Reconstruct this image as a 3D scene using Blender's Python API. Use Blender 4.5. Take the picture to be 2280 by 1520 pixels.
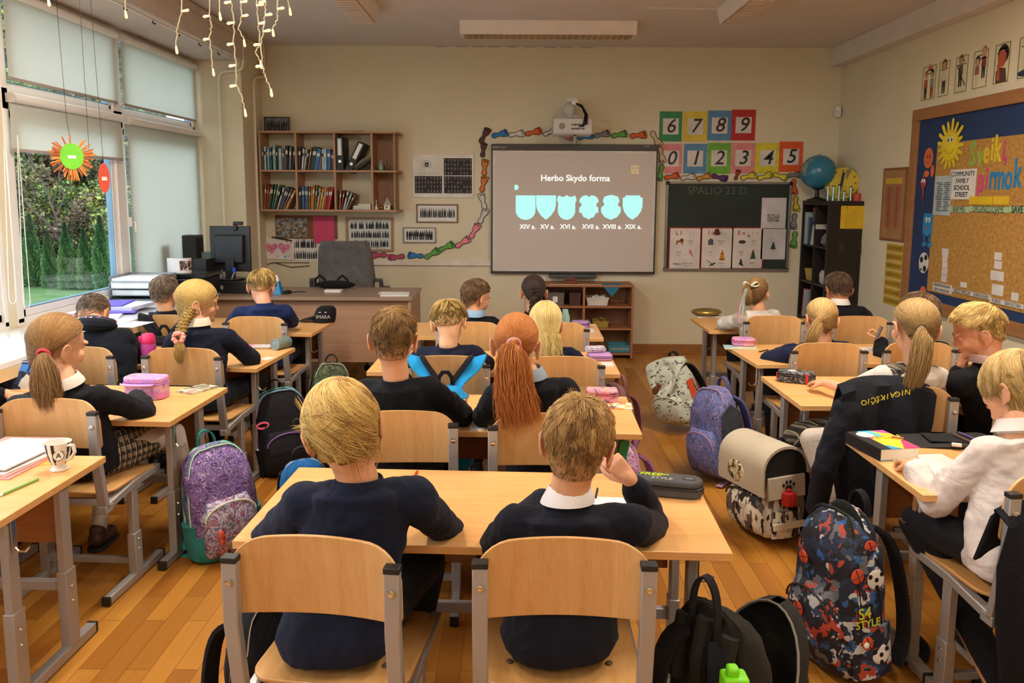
import bpy,bmesh,math,random
import numpy as np
from mathutils import Vector,Matrix,noise
random.seed(7);rng=np.random.default_rng(7)
for o in list(bpy.data.objects):bpy.data.objects.remove(o)
SC=bpy.context.scene;COL=SC.collection
R=math.radians;PI=math.pi
# ---------------------------------------------------------------- camera

FPX,CX,CY,PITCH,EYE,ROLL=1712.,1140.,650.,R(7.26),1.546,R(.3)
cam=bpy.data.objects.new('camera',bpy.data.cameras.new('camera'));COL.objects.link(cam)
cam.data.sensor_width=36;cam.data.lens=FPX/2280*36
cam.data.shift_y=-(760-CY)/2280
cam.location=(0,0,EYE)
cam.rotation_euler=(Matrix.Rotation(PI/2-PITCH,3,'X')@Matrix.Rotation(ROLL,3,'Z')).to_euler()
cam.data.clip_start=.05;SC.camera=cam
# ---------------------------------------------------------------- light and exposure

SC.view_settings.view_transform='Standard';SC.view_settings.look='None'
SC.view_settings.gamma=1;SC.view_settings.exposure=0.02
WORLD,LAMP=6.0,30
w=bpy.data.worlds.new('sky');SC.world=w;w.use_nodes=True
bg=w.node_tree.nodes['Background'];bg.inputs[0].default_value=(.74,.88,1,1);bg.inputs[1].default_value=WORLD
sun=bpy.data.objects.new('daylight_sun',bpy.data.lights.new('daylight_sun','SUN'));COL.objects.link(sun)
sun.data.energy=.5;sun.data.angle=R(60);sun.data.color=(1,.97,.92);sun.rotation_euler=(R(-12),R(-52),0)
def portal(y0,y1,z0,z1):
	l=bpy.data.lights.new('window_portal','AREA');l.shape='RECTANGLE';l.size=z1-z0;l.size_y=y1-y0
	l.cycles.is_portal=True
	o=bpy.data.objects.new('window_portal',l);COL.objects.link(o);o.location=(-2.93,(y0+y1)/2,(z0+z1)/2)
	o.rotation_euler=(0,R(-90),0)
for a,b in((4.37,6.85),(1.75,4.15),(-.85,1.55)):portal(a,b,.82,2.6)
# ---------------------------------------------------------------- helpers: pixel ray to a point at known depth

def ray(px,py):
	a=(px-CX)/FPX;b=-(py-CY)/FPX
	c,s=math.cos(ROLL),math.sin(ROLL);a,b=a*c-b*s,a*s+b*c
	return Vector((a,math.cos(PITCH)+b*math.sin(PITCH),-math.sin(PITCH)+b*math.cos(PITCH)))
EV=Vector((0,0,EYE))
def pY(px,py,Y):d=ray(px,py);return EV+d*(Y/d.y)
def pZ(px,py,Z):d=ray(px,py);return EV+d*((Z-EYE)/d.z)
def pX(px,py,X):d=ray(px,py);return EV+d*(X/d.x)
def lin(c):
	if isinstance(c,str):c=[int(c[i:i+2],16)/255 for i in(0,2,4)]
	return tuple(x/12.92 if x<=.04045 else((x+.055)/1.055)**2.4 for x in c[:3])+(1,)
	# ---------------------------------------------------------------- materials
MC={}
class NT:
	def __init__(s,name):
		s.m=bpy.data.materials.new(name);s.m.use_nodes=True;s.t=s.m.node_tree;s.p=s.t.nodes['Principled BSDF']
	def n(s,typ,**kw):
		x=s.t.nodes.new(typ)
		for k,v in kw.items():
			if k[0]=='_':setattr(x,k[1:],v)
			else:x.inputs[k.replace('__',' ')].default_value=v
		return x
	def l(s,a,b):s.t.links.new(a,b)
	def coord(s,scale=(1,1,1),rot=(0,0,0),kind='Object'):
		c=s.n('ShaderNodeTexCoord');m=s.n('ShaderNodeMapping');m.inputs['Scale'].default_value=scale;m.inputs['Rotation'].default_value=rot
		s.l(c.outputs[kind],m.inputs[0]);return m.outputs[0]
	def ramp(s,fac,stops,const=False):
		r=s.n('ShaderNodeValToRGB');e=r.color_ramp.elements
		if const:r.color_ramp.interpolation='CONSTANT'
		while len(e)<len(stops):e.new(.5)
		for i,(p,c)in enumerate(stops):e[i].position=p;e[i].color=lin(c)
		s.l(fac,r.inputs[0]);return r.outputs[0]
	def noise(s,vec,scale,detail=3,rough=.5,dist=0):
		x=s.n('ShaderNodeTexNoise',Scale=scale,Detail=detail,Roughness=rough,Distortion=dist);s.l(vec,x.inputs[0]);return x.outputs[0]
	def bump(s,h,st,dist=.01):
		b=s.n('ShaderNodeBump',Strength=st,Distance=dist);s.l(h,b.inputs['Height']);s.l(b.outputs[0],s.p.inputs['Normal'])
	def mix(s,f,a,b):
		x=s.n('ShaderNodeMix',_data_type='RGBA')
		if isinstance(f,float):x.inputs[0].default_value=f
		else:s.l(f,x.inputs[0])
		for i,v in((6,a),(7,b)):
			if isinstance(v,(str,tuple)):x.inputs[i].default_value=lin(v)
			else:s.l(v,x.inputs[i])
		return x.outputs[2]
def shade(c,k):
	c=[int(c[i:i+2],16)/255 for i in(0,2,4)]if isinstance(c,str)else c
	return tuple(min(1,max(0,x*k))for x in c[:3])
def M(col,rough=.6,metal=0,bump=0,bs=60,var=.06,vs=6,em=0,coat=0,sheen=0,trans=0):
	key=(str(col),rough,metal,bump,bs,var,vs,em,coat,sheen,trans)
	if key in MC:return MC[key]
	t=NT('surface');p=t.p;p.inputs['Roughness'].default_value=rough;p.inputs['Metallic'].default_value=metal
	v=t.coord()
	t.l(t.ramp(t.noise(v,vs,4),[(.3,shade(col,1-var)),(.7,shade(col,1+var))]),p.inputs['Base Color'])
	if bump:t.bump(t.noise(v,bs,4),bump)
	if coat:p.inputs['Coat Weight'].default_value=coat
	if sheen:p.inputs['Sheen Weight'].default_value=sheen;p.inputs['Sheen Roughness'].default_value=.5
	if em:p.inputs['Emission Color'].default_value=lin(col);p.inputs['Emission Strength'].default_value=em
	if trans:p.inputs['Transmission Weight'].default_value=trans
	MC[key]=t.m;return t.m
def mwood(c1,c2,axis=0,sc=1.,rough=.4,key=None,bands=12):
	key=('wood',c1,c2,axis,sc,rough,bands)
	if key in MC:return MC[key]
	t=NT('wood');s=[26*sc]*3;s[axis]=1.6*sc
	v=t.coord(s);f=t.noise(v,1.6,6,.6,.6);v2=t.coord([x*4 for x in s]);g=t.noise(v2,3,2)
	a=t.ramp(f,[(.32,c1),(.68,c2)]);a=t.mix(.25,a,t.ramp(g,[(.35,c1),(.65,c2)]))
	t.l(a,t.p.inputs['Base Color']);t.p.inputs['Roughness'].default_value=rough;t.bump(g,.05,.002)
	MC[key]=t.m;return t.m
def mfabric(col,scale=900,rough=.9,var=.08,wr=.5):
	key=('fab',str(col),scale,wr)
	if key in MC:return MC[key]
	t=NT('fabric');v=t.coord();p=t.p;p.inputs['Roughness'].default_value=rough
	p.inputs['Sheen Weight'].default_value=.03;p.inputs['Specular IOR Level'].default_value=.25
	t.l(t.ramp(t.noise(v,14,5),[(.3,shade(col,1-var)),(.7,shade(col,1+var))]),p.inputs['Base Color'])
	a=t.noise(v,scale,2);b=t.noise(v,9,3,.5,1.2)
	m=t.n('ShaderNodeMath',_operation='MULTIPLY');m.inputs[1].default_value=.06;t.l(a,m.inputs[0])
	ad=t.n('ShaderNodeMath',_operation='ADD');t.l(m.outputs[0],ad.inputs[0]);t.l(b,ad.inputs[1])
	t.bump(ad.outputs[0],wr,.03);MC[key]=t.m;return t.m
def mpattern(cols,scale=20,kind='voronoi',rough=.7,key=None,stretch=(1,1,1),dist=0,bump=.2):
	"""small scattered print: cells of flat colours"""
	k=('pat',str(cols),scale,kind,stretch,dist)
	if k in MC:return MC[k]
	t=NT('printed_fabric');v=t.coord(stretch)
	if kind=='voronoi':
		nz=t.n('ShaderNodeTexNoise',Scale=scale*.7);t.l(v,nz.inputs[0])
		mx=t.n('ShaderNodeMix',_data_type='RGBA');mx.inputs[0].default_value=.06+dist;t.l(v,mx.inputs[6]);t.l(nz.outputs[1],mx.inputs[7])
		x=t.n('ShaderNodeTexVoronoi',Scale=scale);t.l(mx.outputs[2],x.inputs[0])
		sp=t.n('ShaderNodeSeparateColor');t.l(x.outputs[1],sp.inputs[0]);f=sp.outputs[0]
	else:f=t.noise(v,scale,3,.6,dist)
	n=len(cols);lo,hi=(0,1)if kind=='voronoi' else(.32,.68)
	t.l(t.ramp(f,[(lo+(hi-lo)*i/n,c)for i,c in enumerate(cols)],kind!='smooth'),t.p.inputs['Base Color'])
	t.p.inputs['Roughness'].default_value=rough;t.bump(t.noise(v,30,3),bump,.01)
	MC[k]=t.m;return t.m
def mplaid(base,l1,l2,sc=22):
	k=('plaid',base,l1,l2,sc)
	if k in MC:return MC[k]
	t=NT('plaid');v=t.coord();sx=t.n('ShaderNodeSeparateXYZ');t.l(v,sx.inputs[0]);fs=[]
	def wave(o,s,th):
		m=t.n('ShaderNodeMath',_operation='MULTIPLY');m.inputs[1].default_value=s;t.l(o,m.inputs[0])
		q=t.n('ShaderNodeMath',_operation='FRACT');t.l(m.outputs[0],q.inputs[0])
		g=t.n('ShaderNodeMath',_operation='LESS_THAN');g.inputs[1].default_value=th;t.l(q.outputs[0],g.inputs[0]);return g.outputs[0]
	ad=t.n('ShaderNodeMath',_operation='ADD');t.l(sx.outputs[0],ad.inputs[0]);t.l(sx.outputs[1],ad.inputs[1])
	c=t.mix(wave(ad.outputs[0],sc,.45),base,shade(base,.55));c=t.mix(wave(sx.outputs[2],sc,.45),c,shade(base,.35))
	c=t.mix(wave(ad.outputs[0],sc*1.0,.1),c,l1);c=t.mix(wave(sx.outputs[2],sc,.1),c,l2)
	t.l(c,t.p.inputs['Base Color']);t.p.inputs['Roughness'].default_value=.9;MC[k]=t.m;return t.m
def mglass(tint=(1,1,1),gloss=.08,key='g',rough=0.):
	k=('glass',str(tint),gloss,rough)
	if k in MC:return MC[k]
	t=NT('glass');t.t.nodes.remove(t.p)
	tr=t.n('ShaderNodeBsdfTransparent');tr.inputs[0].default_value=(*tint,1)
	gl=t.n('ShaderNodeBsdfGlossy');gl.inputs['Roughness'].default_value=rough
	lw=t.n('ShaderNodeLayerWeight',Blend=.5);pw=t.n('ShaderNodeMath',_operation='POWER');pw.inputs[1].default_value=5;t.l(lw.outputs['Facing'],pw.inputs[0])
	mu=t.n('ShaderNodeMath',_operation='MULTIPLY_ADD');mu.inputs[1].default_value=.9;mu.inputs[2].default_value=gloss;t.l(pw.outputs[0],mu.inputs[0])
	mx=t.n('ShaderNodeMixShader');t.l(mu.outputs[0],mx.inputs[0]);t.l(tr.outputs[0],mx.inputs[1]);t.l(gl.outputs[0],mx.inputs[2])
	t.l(mx.outputs[0],t.t.nodes['Material Output'].inputs[0]);MC[k]=t.m;return t.m
	# ---------------------------------------------------------------- mesh building
def rotm(rx=0,ry=0,rz=0):return Matrix.Rotation(R(rz),3,'Z')@Matrix.Rotation(R(ry),3,'Y')@Matrix.Rotation(R(rx),3,'X')
class MB:
	def __init__(s):s.v=[];s.f=[];s.a=[]
	def add(s,vs,fs,a=None):
		n=len(s.v);s.v+=[tuple(x)for x in vs];s.f+=[[i+n for i in f]for f in fs]
		if a is not None:s.a+=[a]*len(vs)
		return s
	def box(s,c,sz,Rm=None):
		c=Vector(c);h=[x/2 for x in sz];vs=[]
		for z in(-1,1):
			for y in(-1,1):
				for x in(-1,1):
					q=Vector((x*h[0],y*h[1],z*h[2]));vs.append(c+(Rm@q if Rm else q))
		return s.add(vs,[(0,2,3,1),(4,5,7,6),(0,1,5,4),(2,6,7,3),(0,4,6,2),(1,3,7,5)])
	def loft(s,rings,caps=True,closed=False):
		n=len(rings[0]);vs=[p for r in rings for p in r];fs=[]
		m=len(rings);k=m if closed else m-1
		for i in range(k):
			for j in range(n):
				a,b=i*n+j,i*n+(j+1)%n;c,d=((i+1)%m)*n+(j+1)%n,((i+1)%m)*n+j
				fs.append((a,b,c,d))
		if caps and not closed:fs+=[tuple(range(n))[::-1],tuple(range((m-1)*n,m*n))]
		return s.add(vs,fs)
	def tube(s,pts,r,n=8,caps=True,up=None,closed=False,flat=1.):
		"""r scalar/list; flat = ratio of second radius"""
		pts=[Vector(p)for p in pts];m=len(pts);rings=[];prev=None
		for i,p in enumerate(pts):
			if closed:t=pts[(i+1)%m]-pts[i-1]
			else:t=pts[min(i+1,m-1)]-pts[max(i-1,0)]
			t=t.normalized()if t.length>1e-9 else Vector((0,0,1))
			if prev is None:
				u=Vector(up)if up else(Vector((0,0,1))if abs(t.z)<.9 else Vector((1,0,0)))
			else:u=Vector(up)if up else prev
			u=(u-t*u.dot(t));u=u.normalized()if u.length>1e-6 else t.orthogonal().normalized();prev=u
			w_=t.cross(u);rr=r[i]if isinstance(r,(list,tuple))else r
			rings.append([p+u*(rr*math.cos(2*PI*j/n))+w_*(rr*flat*math.sin(2*PI*j/n))for j in range(n)])
		return s.loft(rings,caps,closed)
	def strap(s,pts,w_,t=.003,wd=None):
		"""flat band along pts, width direction wd"""
		pts=[Vector(p)for p in pts];rings=[]
		for _ in range(2 if 3<len(pts)<14 else 0):
			q=[pts[0]]
			for a,b in zip(pts,pts[1:]):q+=[a.lerp(b,.25),a.lerp(b,.75)]
			pts=q+[pts[-1]]
		m=len(pts)
		for i,p in enumerate(pts):
			tg=(pts[min(i+1,m-1)]-pts[max(i-1,0)]).normalized()
			a=Vector(wd)if wd else tg.cross(Vector((0,0,1)))
			a=(a-tg*a.dot(tg)).normalized();b=tg.cross(a)
			rings.append([p+a*w_/2+b*t/2,p-a*w_/2+b*t/2,p-a*w_/2-b*t/2,p+a*w_/2-b*t/2])
		return s.loft(rings)
	def ell(s,c,r,Rm=None,nu=16,nv=10):
		c=Vector(c);vs=[c+(Rm@Vector((0,0,r[2]))if Rm else Vector((0,0,r[2])))];fs=[]
		for i in range(1,nv):
			th=PI*i/nv
			for j in range(nu):
				ph=2*PI*j/nu;q=Vector((r[0]*math.sin(th)*math.cos(ph),r[1]*math.sin(th)*math.sin(ph),r[2]*math.cos(th)))
				vs.append(c+(Rm@q if Rm else q))
		q=Vector((0,0,-r[2]));vs.append(c+(Rm@q if Rm else q));e=len(vs)-1
		for j in range(nu):
			fs.append((0,1+j,1+(j+1)%nu));fs.append((e,1+(nv-2)*nu+(j+1)%nu,1+(nv-2)*nu+j))
			for i in range(nv-2):
				a=1+i*nu+j;b=1+i*nu+(j+1)%nu;fs.append((a,a+nu,b+nu,b))
		return s.add(vs,fs)
	def caps_(s,a,b,ra,rb,n=12):
		"""tapered capsule"""
		a,b=Vector(a),Vector(b);d=(b-a);L=d.length;d=d/L if L>1e-6 else Vector((0,0,1));u=d.orthogonal().normalized();w_=d.cross(u);rings=[]
		prof=[(-ra*math.cos(x),ra*math.sin(x))for x in(.25,.7,1.2)]+[(0,ra)]+[(L,rb)]+[(L+rb*math.cos(x),rb*math.sin(x))for x in(1.2,.7,.25)]
		for h,rr in prof:rings.append([a+d*h+(u*math.cos(2*PI*j/n)+w_*math.sin(2*PI*j/n))*rr for j in range(n)])
		return s.loft(rings)
	def lathe(s,prof,c=(0,0,0),n=24,Rm=None,caps=True):
		c=Vector(c);rings=[]
		for r,z in prof:
			rings.append([c+((Rm@Vector((r*math.cos(2*PI*j/n),r*math.sin(2*PI*j/n),z)))if Rm else Vector((r*math.cos(2*PI*j/n),r*math.sin(2*PI*j/n),z)))for j in range(n)])
		return s.loft(rings,caps)
	def prism(s,poly,F,t0,t1):
		"""poly of 2-D points mapped by F(u,v,t)"""
		n=len(poly);vs=[F(u,v,t0)for u,v in poly]+[F(u,v,t1)for u,v in poly]
		fs=[tuple(range(n))[::-1],tuple(range(n,2*n))]+[(i,(i+1)%n,n+(i+1)%n,n+i)for i in range(n)]
		return s.add(vs,fs)
def rrect(w_,h,r,n=6,cx=0,cy=0,rb=None):
	pts=[];rb=r if rb is None else rb
	for(sx,sy,a0,rr)in((1,1,0,r),(-1,1,90,r),(-1,-1,180,rb),(1,-1,270,rb)):
		for k in range(n+1):
			a=R(a0+90*k/n);pts.append((cx+sx*(w_/2-rr)+rr*math.cos(a),cy+sy*(h/2-rr)+rr*math.sin(a)))
	return pts
def tag(o,label=None,cat=None,group=None,kind=None):
	for k,v in(('label',label),('category',cat),('group',group),('kind',kind)):
		if v:o[k]=v
	return o
WINV={}
def obj(name,mb,m,parent=None,bevel=0,sub=0,rem=0,smooth=35,disp=0,dsize=.08,local=False,label=None,seg=2,att=None):
	me=bpy.data.meshes.new(name);me.from_pydata([tuple(v)for v in mb.v],[],mb.f)
	bm=bmesh.new();bm.from_mesh(me);bmesh.ops.recalc_face_normals(bm,faces=bm.faces);bm.to_mesh(me);bm.free()
	me.materials.append(m);me.polygons.foreach_set('use_smooth',[bool(smooth or rem or sub)]*len(me.polygons))
	if smooth and not rem and not sub:me.set_sharp_from_angle(angle=R(smooth))
	o=bpy.data.objects.new(name,me);COL.objects.link(o)
	if parent is not None:
		o.parent=parent
		if parent.name in WINV and not local:o.matrix_parent_inverse=WINV[parent.name]
	elif not local and len(mb.v):
		xs=np.array([tuple(v)for v in mb.v]);c=(xs.min(0)+xs.max(0))/2;c[2]=xs[:,2].min()
		me.transform(Matrix.Translation(-Vector(c)));o.location=c;WINV[o.name]=Matrix.Translation(-Vector(c))
	if rem:
		md=o.modifiers.new('join','REMESH');md.mode='VOXEL';md.voxel_size=rem;md.use_smooth_shade=True
		sm=o.modifiers.new('soft','SMOOTH');sm.factor=.6;sm.iterations=6 if rem>.006 else 4
		if disp:
			tx=bpy.data.textures.new('folds','CLOUDS');tx.noise_scale=dsize;tx.noise_depth=2
			dm=o.modifiers.new('folds','DISPLACE');dm.texture=tx;dm.strength=disp;dm.mid_level=.5;dm.texture_coords='GLOBAL'
	if bevel:
		b=o.modifiers.new('bevel','BEVEL');b.width=bevel;b.segments=seg;b.limit_method='ANGLE';b.angle_limit=R(40)
	if sub:sm=o.modifiers.new('sub','SUBSURF');sm.levels=sub;sm.render_levels=sub
	if label:o['label']=label
	return o
def thing(name,label,cat,loc=(0,0,0),rz=0,group=None,world=False):
	"""world=True: the parts are given in world coordinates"""
	o=bpy.data.objects.new(name,None);COL.objects.link(o);o.location=loc;o.rotation_euler=(0,0,R(rz));o.empty_display_size=.05
	tag(o,label,cat,group)
	if world:WINV[o.name]=(Matrix.Translation(Vector(loc))@Matrix.Rotation(R(rz),4,'Z')).inverted()
	return o
def struct(name,mb,m,**k):o=obj(name,mb,m,**k);o['kind']='structure';return o
def dup(root,loc,rz=0,label=None,group=None,rot=None):
	r=root.copy();COL.objects.link(r);r.location=loc;r.rotation_euler=rot or(0,0,R(rz))
	if label:r['label']=label
	if group:r['group']=group
	for ch in list(root.children):
		c=ch.copy();COL.objects.link(c);c.parent=r
		for g in list(ch.children):d=g.copy();COL.objects.link(d);d.parent=c
	return r
def text(s,size,F,m,parent=None,name='lettering',depth=.0008,align='CENTER',shear=0,bold=0,local=False,sx=1.,world=True):
	cu=bpy.data.curves.new('t','FONT');cu.body=s;cu.size=size;cu.align_x=align;cu.align_y='CENTER';cu.shear=shear;cu.offset=0 if 'M' in s else max(-.02*size,min(bold,(.02 if size>.15 else .011)*size))
	cu.resolution_u=3
	to=bpy.data.objects.new('t',cu);COL.objects.link(to);dg=bpy.context.evaluated_depsgraph_get()
	me=bpy.data.meshes.new_from_object(to.evaluated_get(dg));bpy.data.objects.remove(to)
	vs=[v.co.copy()for v in me.vertices];fs=[list(p.vertices)for p in me.polygons];bpy.data.meshes.remove(me)
	mb=MB();n=len(vs)
	mb.add([F(v.x*sx,v.y,depth)for v in vs],fs)
	from collections import Counter
	ec=Counter();
	for f in fs:
		for i in range(len(f)):ec[frozenset((f[i],f[(i+1)%len(f)]))]+=1
	mb.v+=[tuple(F(v.x*sx,v.y,0))for v in vs]
	for e,k in ec.items():
		if k==1:a,b=tuple(e);mb.f.append([a,b,b+n,a+n])
	return obj(name,mb,m,parent,smooth=0,local=local)
YF,XR,XL,CEIL=7.45,3.10,-2.80,2.92
def FW(off=0):return lambda u,v,t:Vector((u,YF-off-t,v))
def RW(off=0):return lambda u,v,t:Vector((XR-off-t,u,v))
def RWt(y,z,off=0):return lambda u,v,t:Vector((XR-off-t,y-u,z+v))
def fw(px,py,off=0):p=pY(px,py,YF-off);return(p.x,p.z)
def rw(px,py,off=0):p=pX(px,py,XR-off);return(p.y,p.z)
# ================================================================= ROOM

m_wall=M('ddd3b8',.85,bump=.15,bs=120,var=.015,vs=2)
m_ceil=M('d9d2cf',.9,bump=.1,bs=90,var=.015,vs=2)
m_beam=M('ddd5d0',.85,var=.02)
m_pvc=M('e9e6e2',.35,var=.01)
m_white=M('ecebe6',.5,var=.02)
m_black=M('101012',.45,var=.05)
m_metal=M('a9a6a4',.35,metal=.55,var=.02)
m_screw=M('d8d8d8',.2,metal=1,var=0)
m_navy=mfabric('181e34')
def floor_mat():
	t=NT('laminate');v=t.coord((1,1,1),(0,0,R(90)))
	def brick(c1,c2,mort,off):
		b=t.n('ShaderNodeTexBrick');b.offset=.37;b.offset_frequency=2;b.squash=1;i=b.inputs
		i['Scale'].default_value=1;i['Brick Width'].default_value=.46;i['Row Height'].default_value=.078;i['Mortar Size'].default_value=.0012
		i['Color1'].default_value=lin(c1);i['Color2'].default_value=lin(c2);i['Mortar'].default_value=lin(mort);i['Bias'].default_value=off;t.l(v,b.inputs['Vector']);return b.outputs[0]
	b=brick('c48836','975c1e','744614',0.)
	g=t.noise(t.coord((40,2.2,1)),2.2,6,.6,.8);g2=t.noise(t.coord((9,1.2,1)),2,3)
	c=t.mix(t.ramp(g,[(.35,'000000'),(.75,'8c8c8c')]),b,'8a5418');c=t.mix(t.ramp(g2,[(.4,'000000'),(.8,'585858')]),c,'dca452')
	t.l(c,t.p.inputs['Base Color']);t.p.inputs['Roughness'].default_value=.33;t.bump(g,.03,.002);return t.m
Y0=-2.2
struct('floor',MB().box((.15,(Y0+YF)/2,-.05),(6.3,YF-Y0+.4,.1)),floor_mat())
struct('ceiling',MB().box((.15,(Y0+YF)/2,CEIL+.05),(6.3,YF-Y0+.4,.1)),m_ceil)
struct('wall_front',MB().box((.15,YF+.1,CEIL/2),(6.3,.2,CEIL)),m_wall)
struct('wall_right',MB().box((XR+.1,(Y0+YF)/2,CEIL/2),(.2,YF-Y0+.0,CEIL)),m_wall)
struct('wall_back',MB().box((.15,Y0-.1,CEIL/2),(6.3,.2,CEIL)),m_wall)
# window wall: parapet, lintel and piers between the windows

WIN=[(4.30,6.88),(1.70,4.22),(-.90,1.62)]
mb=MB().box((XL-.12,(Y0+YF)/2,.38),(.24,YF-Y0,.76)).box((XL-.12,(Y0+YF)/2,(2.66+CEIL)/2),(.24,YF-Y0,CEIL-2.66))
for a,b in((6.88,YF),(4.22,4.30),(1.62,1.70),(Y0,-.90)):mb.box((XL-.12,(a+b)/2,1.71),(.24,b-a,1.9))
struct('wall_left',mb,m_wall)
struct('trim_1',MB().box((-2.59,7.18,CEIL/2),(.42,.54,CEIL)),m_wall,bevel=.004)
mb=MB().box((-2.57,(Y0+6.91)/2,(2.685+CEIL)/2),(.46,6.91-Y0,CEIL-2.685)).box((-2.335,(Y0+6.91)/2,CEIL-.035),(.02,6.91-Y0,.05))
struct('trim_2',mb,M('cfc4ba',.8,var=.02),bevel=.003)
struct('trim_3',MB().box((3.045,(Y0+YF)/2,2.835),(.11,YF-Y0,.17)),m_beam,bevel=.004)
struct('baseboard_front',MB().box((.36,YF-.01,.045),(5.48,.02,.09)),mwood('8a5a2c','a87440',0),bevel=.002)
struct('baseboard_right',MB().box((XR-.01,(Y0+YF)/2,.045),(.02,YF-Y0,.09)),mwood('8a5a2c','a87440',1),bevel=.002)
# paint seam crack between wall and ceiling

mb=MB()
for i in range(9):x=-.75+i*.17+random.random()*.05;mb.tube([(x,YF-.002,CEIL-.004),(x+.06,YF-.002,CEIL-.006-.004*random.random()),(x+.11,YF-.002,CEIL-.004)],.0018,4)
struct('trim_4',mb,M('6e6a62',.9))
# window sill: wide boarded sill over the radiators

struct('trim_5',MB().box(((-2.80-2.285)/2,(Y0+6.9)/2,.765),(.515,6.9-Y0,.03)),M('dfe3e5',.22,var=.02,coat=.4),bevel=.003)
struct('trim_6',MB().box((-2.30,(Y0+6.9)/2,.722),(.03,6.9-Y0,.055)),mwood('cdb488','dcc59a',1),bevel=.002)
m_rad=M('e4e2da',.4,var=.02)
for k,(a,b)in enumerate(((4.6,6.5),(2.0,4.0))):
	t=thing('radiator',['white panel radiator under the far window sill','white panel radiator under the nearer window sill'][k],'radiator',(-2.7,(a+b)/2,.12),world=True)
	mb=MB().box((-2.7,(a+b)/2,.38),(.03,b-a,.5))
	for i in range(int((b-a)/.05)):mb.box((-2.675,a+.03+i*.05,.38),(.03,.028,.46))
	obj('panel',mb,m_rad,t,bevel=.003);obj('pipe',MB().tube([(-2.7,a-.04,.14),(-2.7,a-.04,.02)],.012).tube([(-2.7,a-.04,.14),(-2.7,a+.05,.14)],.012),m_rad,t)
def window(idx,y0,y1,full):
	ym=y0+(y1-y0)*(.485 if full else .5);z0,zt0,zt1,z1=.80,1.995,2.115,2.655;X=XL-.03
	root=thing('window_%d'%idx,None,None,(X,(y0+y1)/2,z0),world=True);root['kind']='structure'
	f=MB();dep=.07
	def bar(ya,yb,za,zb,d=dep,x=X):f.box((x,(ya+yb)/2,(za+zb)/2),(d,yb-ya,zb-za))
	bar(y0,y1,z0-.035,z0+.03);bar(y0,y1,z1-.03,z1+.03);bar(y0,y1,zt0,zt1);bar(y0,y0+.055,z0,z1);bar(y1-.035,y1,z0,z1);bar(ym-.06,ym+.06,z0,z1)
	obj('window_frame',f,m_pvc,root,bevel=.004)
	g=m_gl=mglass((.98,.99,.99),.04)
	for(a,b,c,d)in((y0+.05,ym-.06,zt1,z1-.03),(ym+.06,y1-.035,zt1,z1-.03),(y0+.05,ym-.06,z0+.03,zt0),(ym+.06,y1-.035,z0+.03,zt0)):
		s=MB();w_=.045 if d<2.2 else .03
		for q in((a,a+w_,c,d),(b-w_,b,c,d),(a,b,c,c+w_),(a,b,d-w_,d)):s.box((X-.005,(q[0]+q[1])/2,(q[2]+q[3])/2),(.05,q[1]-q[0],q[3]-q[2]))
		so=obj('sash',s,m_pvc,root,bevel=.004)
		gk=MB()
		for q in((a+w_,a+w_+.006,c+w_,d-w_),(b-w_-.006,b-w_,c+w_,d-w_),(a+w_,b-w_,c+w_,c+w_+.006),(a+w_,b-w_,d-w_-.006,d-w_)):gk.box((X-.005,(q[0]+q[1])/2,(q[2]+q[3])/2),(.04,q[1]-q[0],q[3]-q[2]))
		obj('gasket',gk,M('5f7f94',.4),so)
		obj('pane',MB().box((X-.012,(a+b)/2,(c+d)/2),(.006,b-a-.02,d-c-.02)),g,so,smooth=0)
	if full:
		obj('handle',MB().box((X+.045,ym+.085,1.33),(.02,.028,.07)).tube([(X+.05,ym+.085,1.33),(X+.075,ym+.085,1.33),(X+.078,ym+.085,1.25)],.009),m_pvc,root,bevel=.002)
		# two screws / latch covers
	return ym
def blind_mat():
	t=NT('blind_fabric');t.t.nodes.remove(t.p);d=t.n('ShaderNodeBsdfDiffuse');d.inputs[0].default_value=lin('dfe3dc');tr=t.n('ShaderNodeBsdfTranslucent')
	tr.inputs[0].default_value=lin('e6e6e0');mx=t.n('ShaderNodeMixShader');mx.inputs[0].default_value=.5
	b=t.n('ShaderNodeBump',Strength=.12,Distance=.01);t.l(t.noise(t.coord((1,14,.6)),3,3),b.inputs['Height']);t.l(b.outputs[0],d.inputs['Normal'])
	t.l(d.outputs[0],mx.inputs[1]);t.l(tr.outputs[0],mx.inputs[2]);t.l(mx.outputs[0],t.t.nodes['Material Output'].inputs[0]);return t.m
m_blind=blind_mat()
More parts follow.
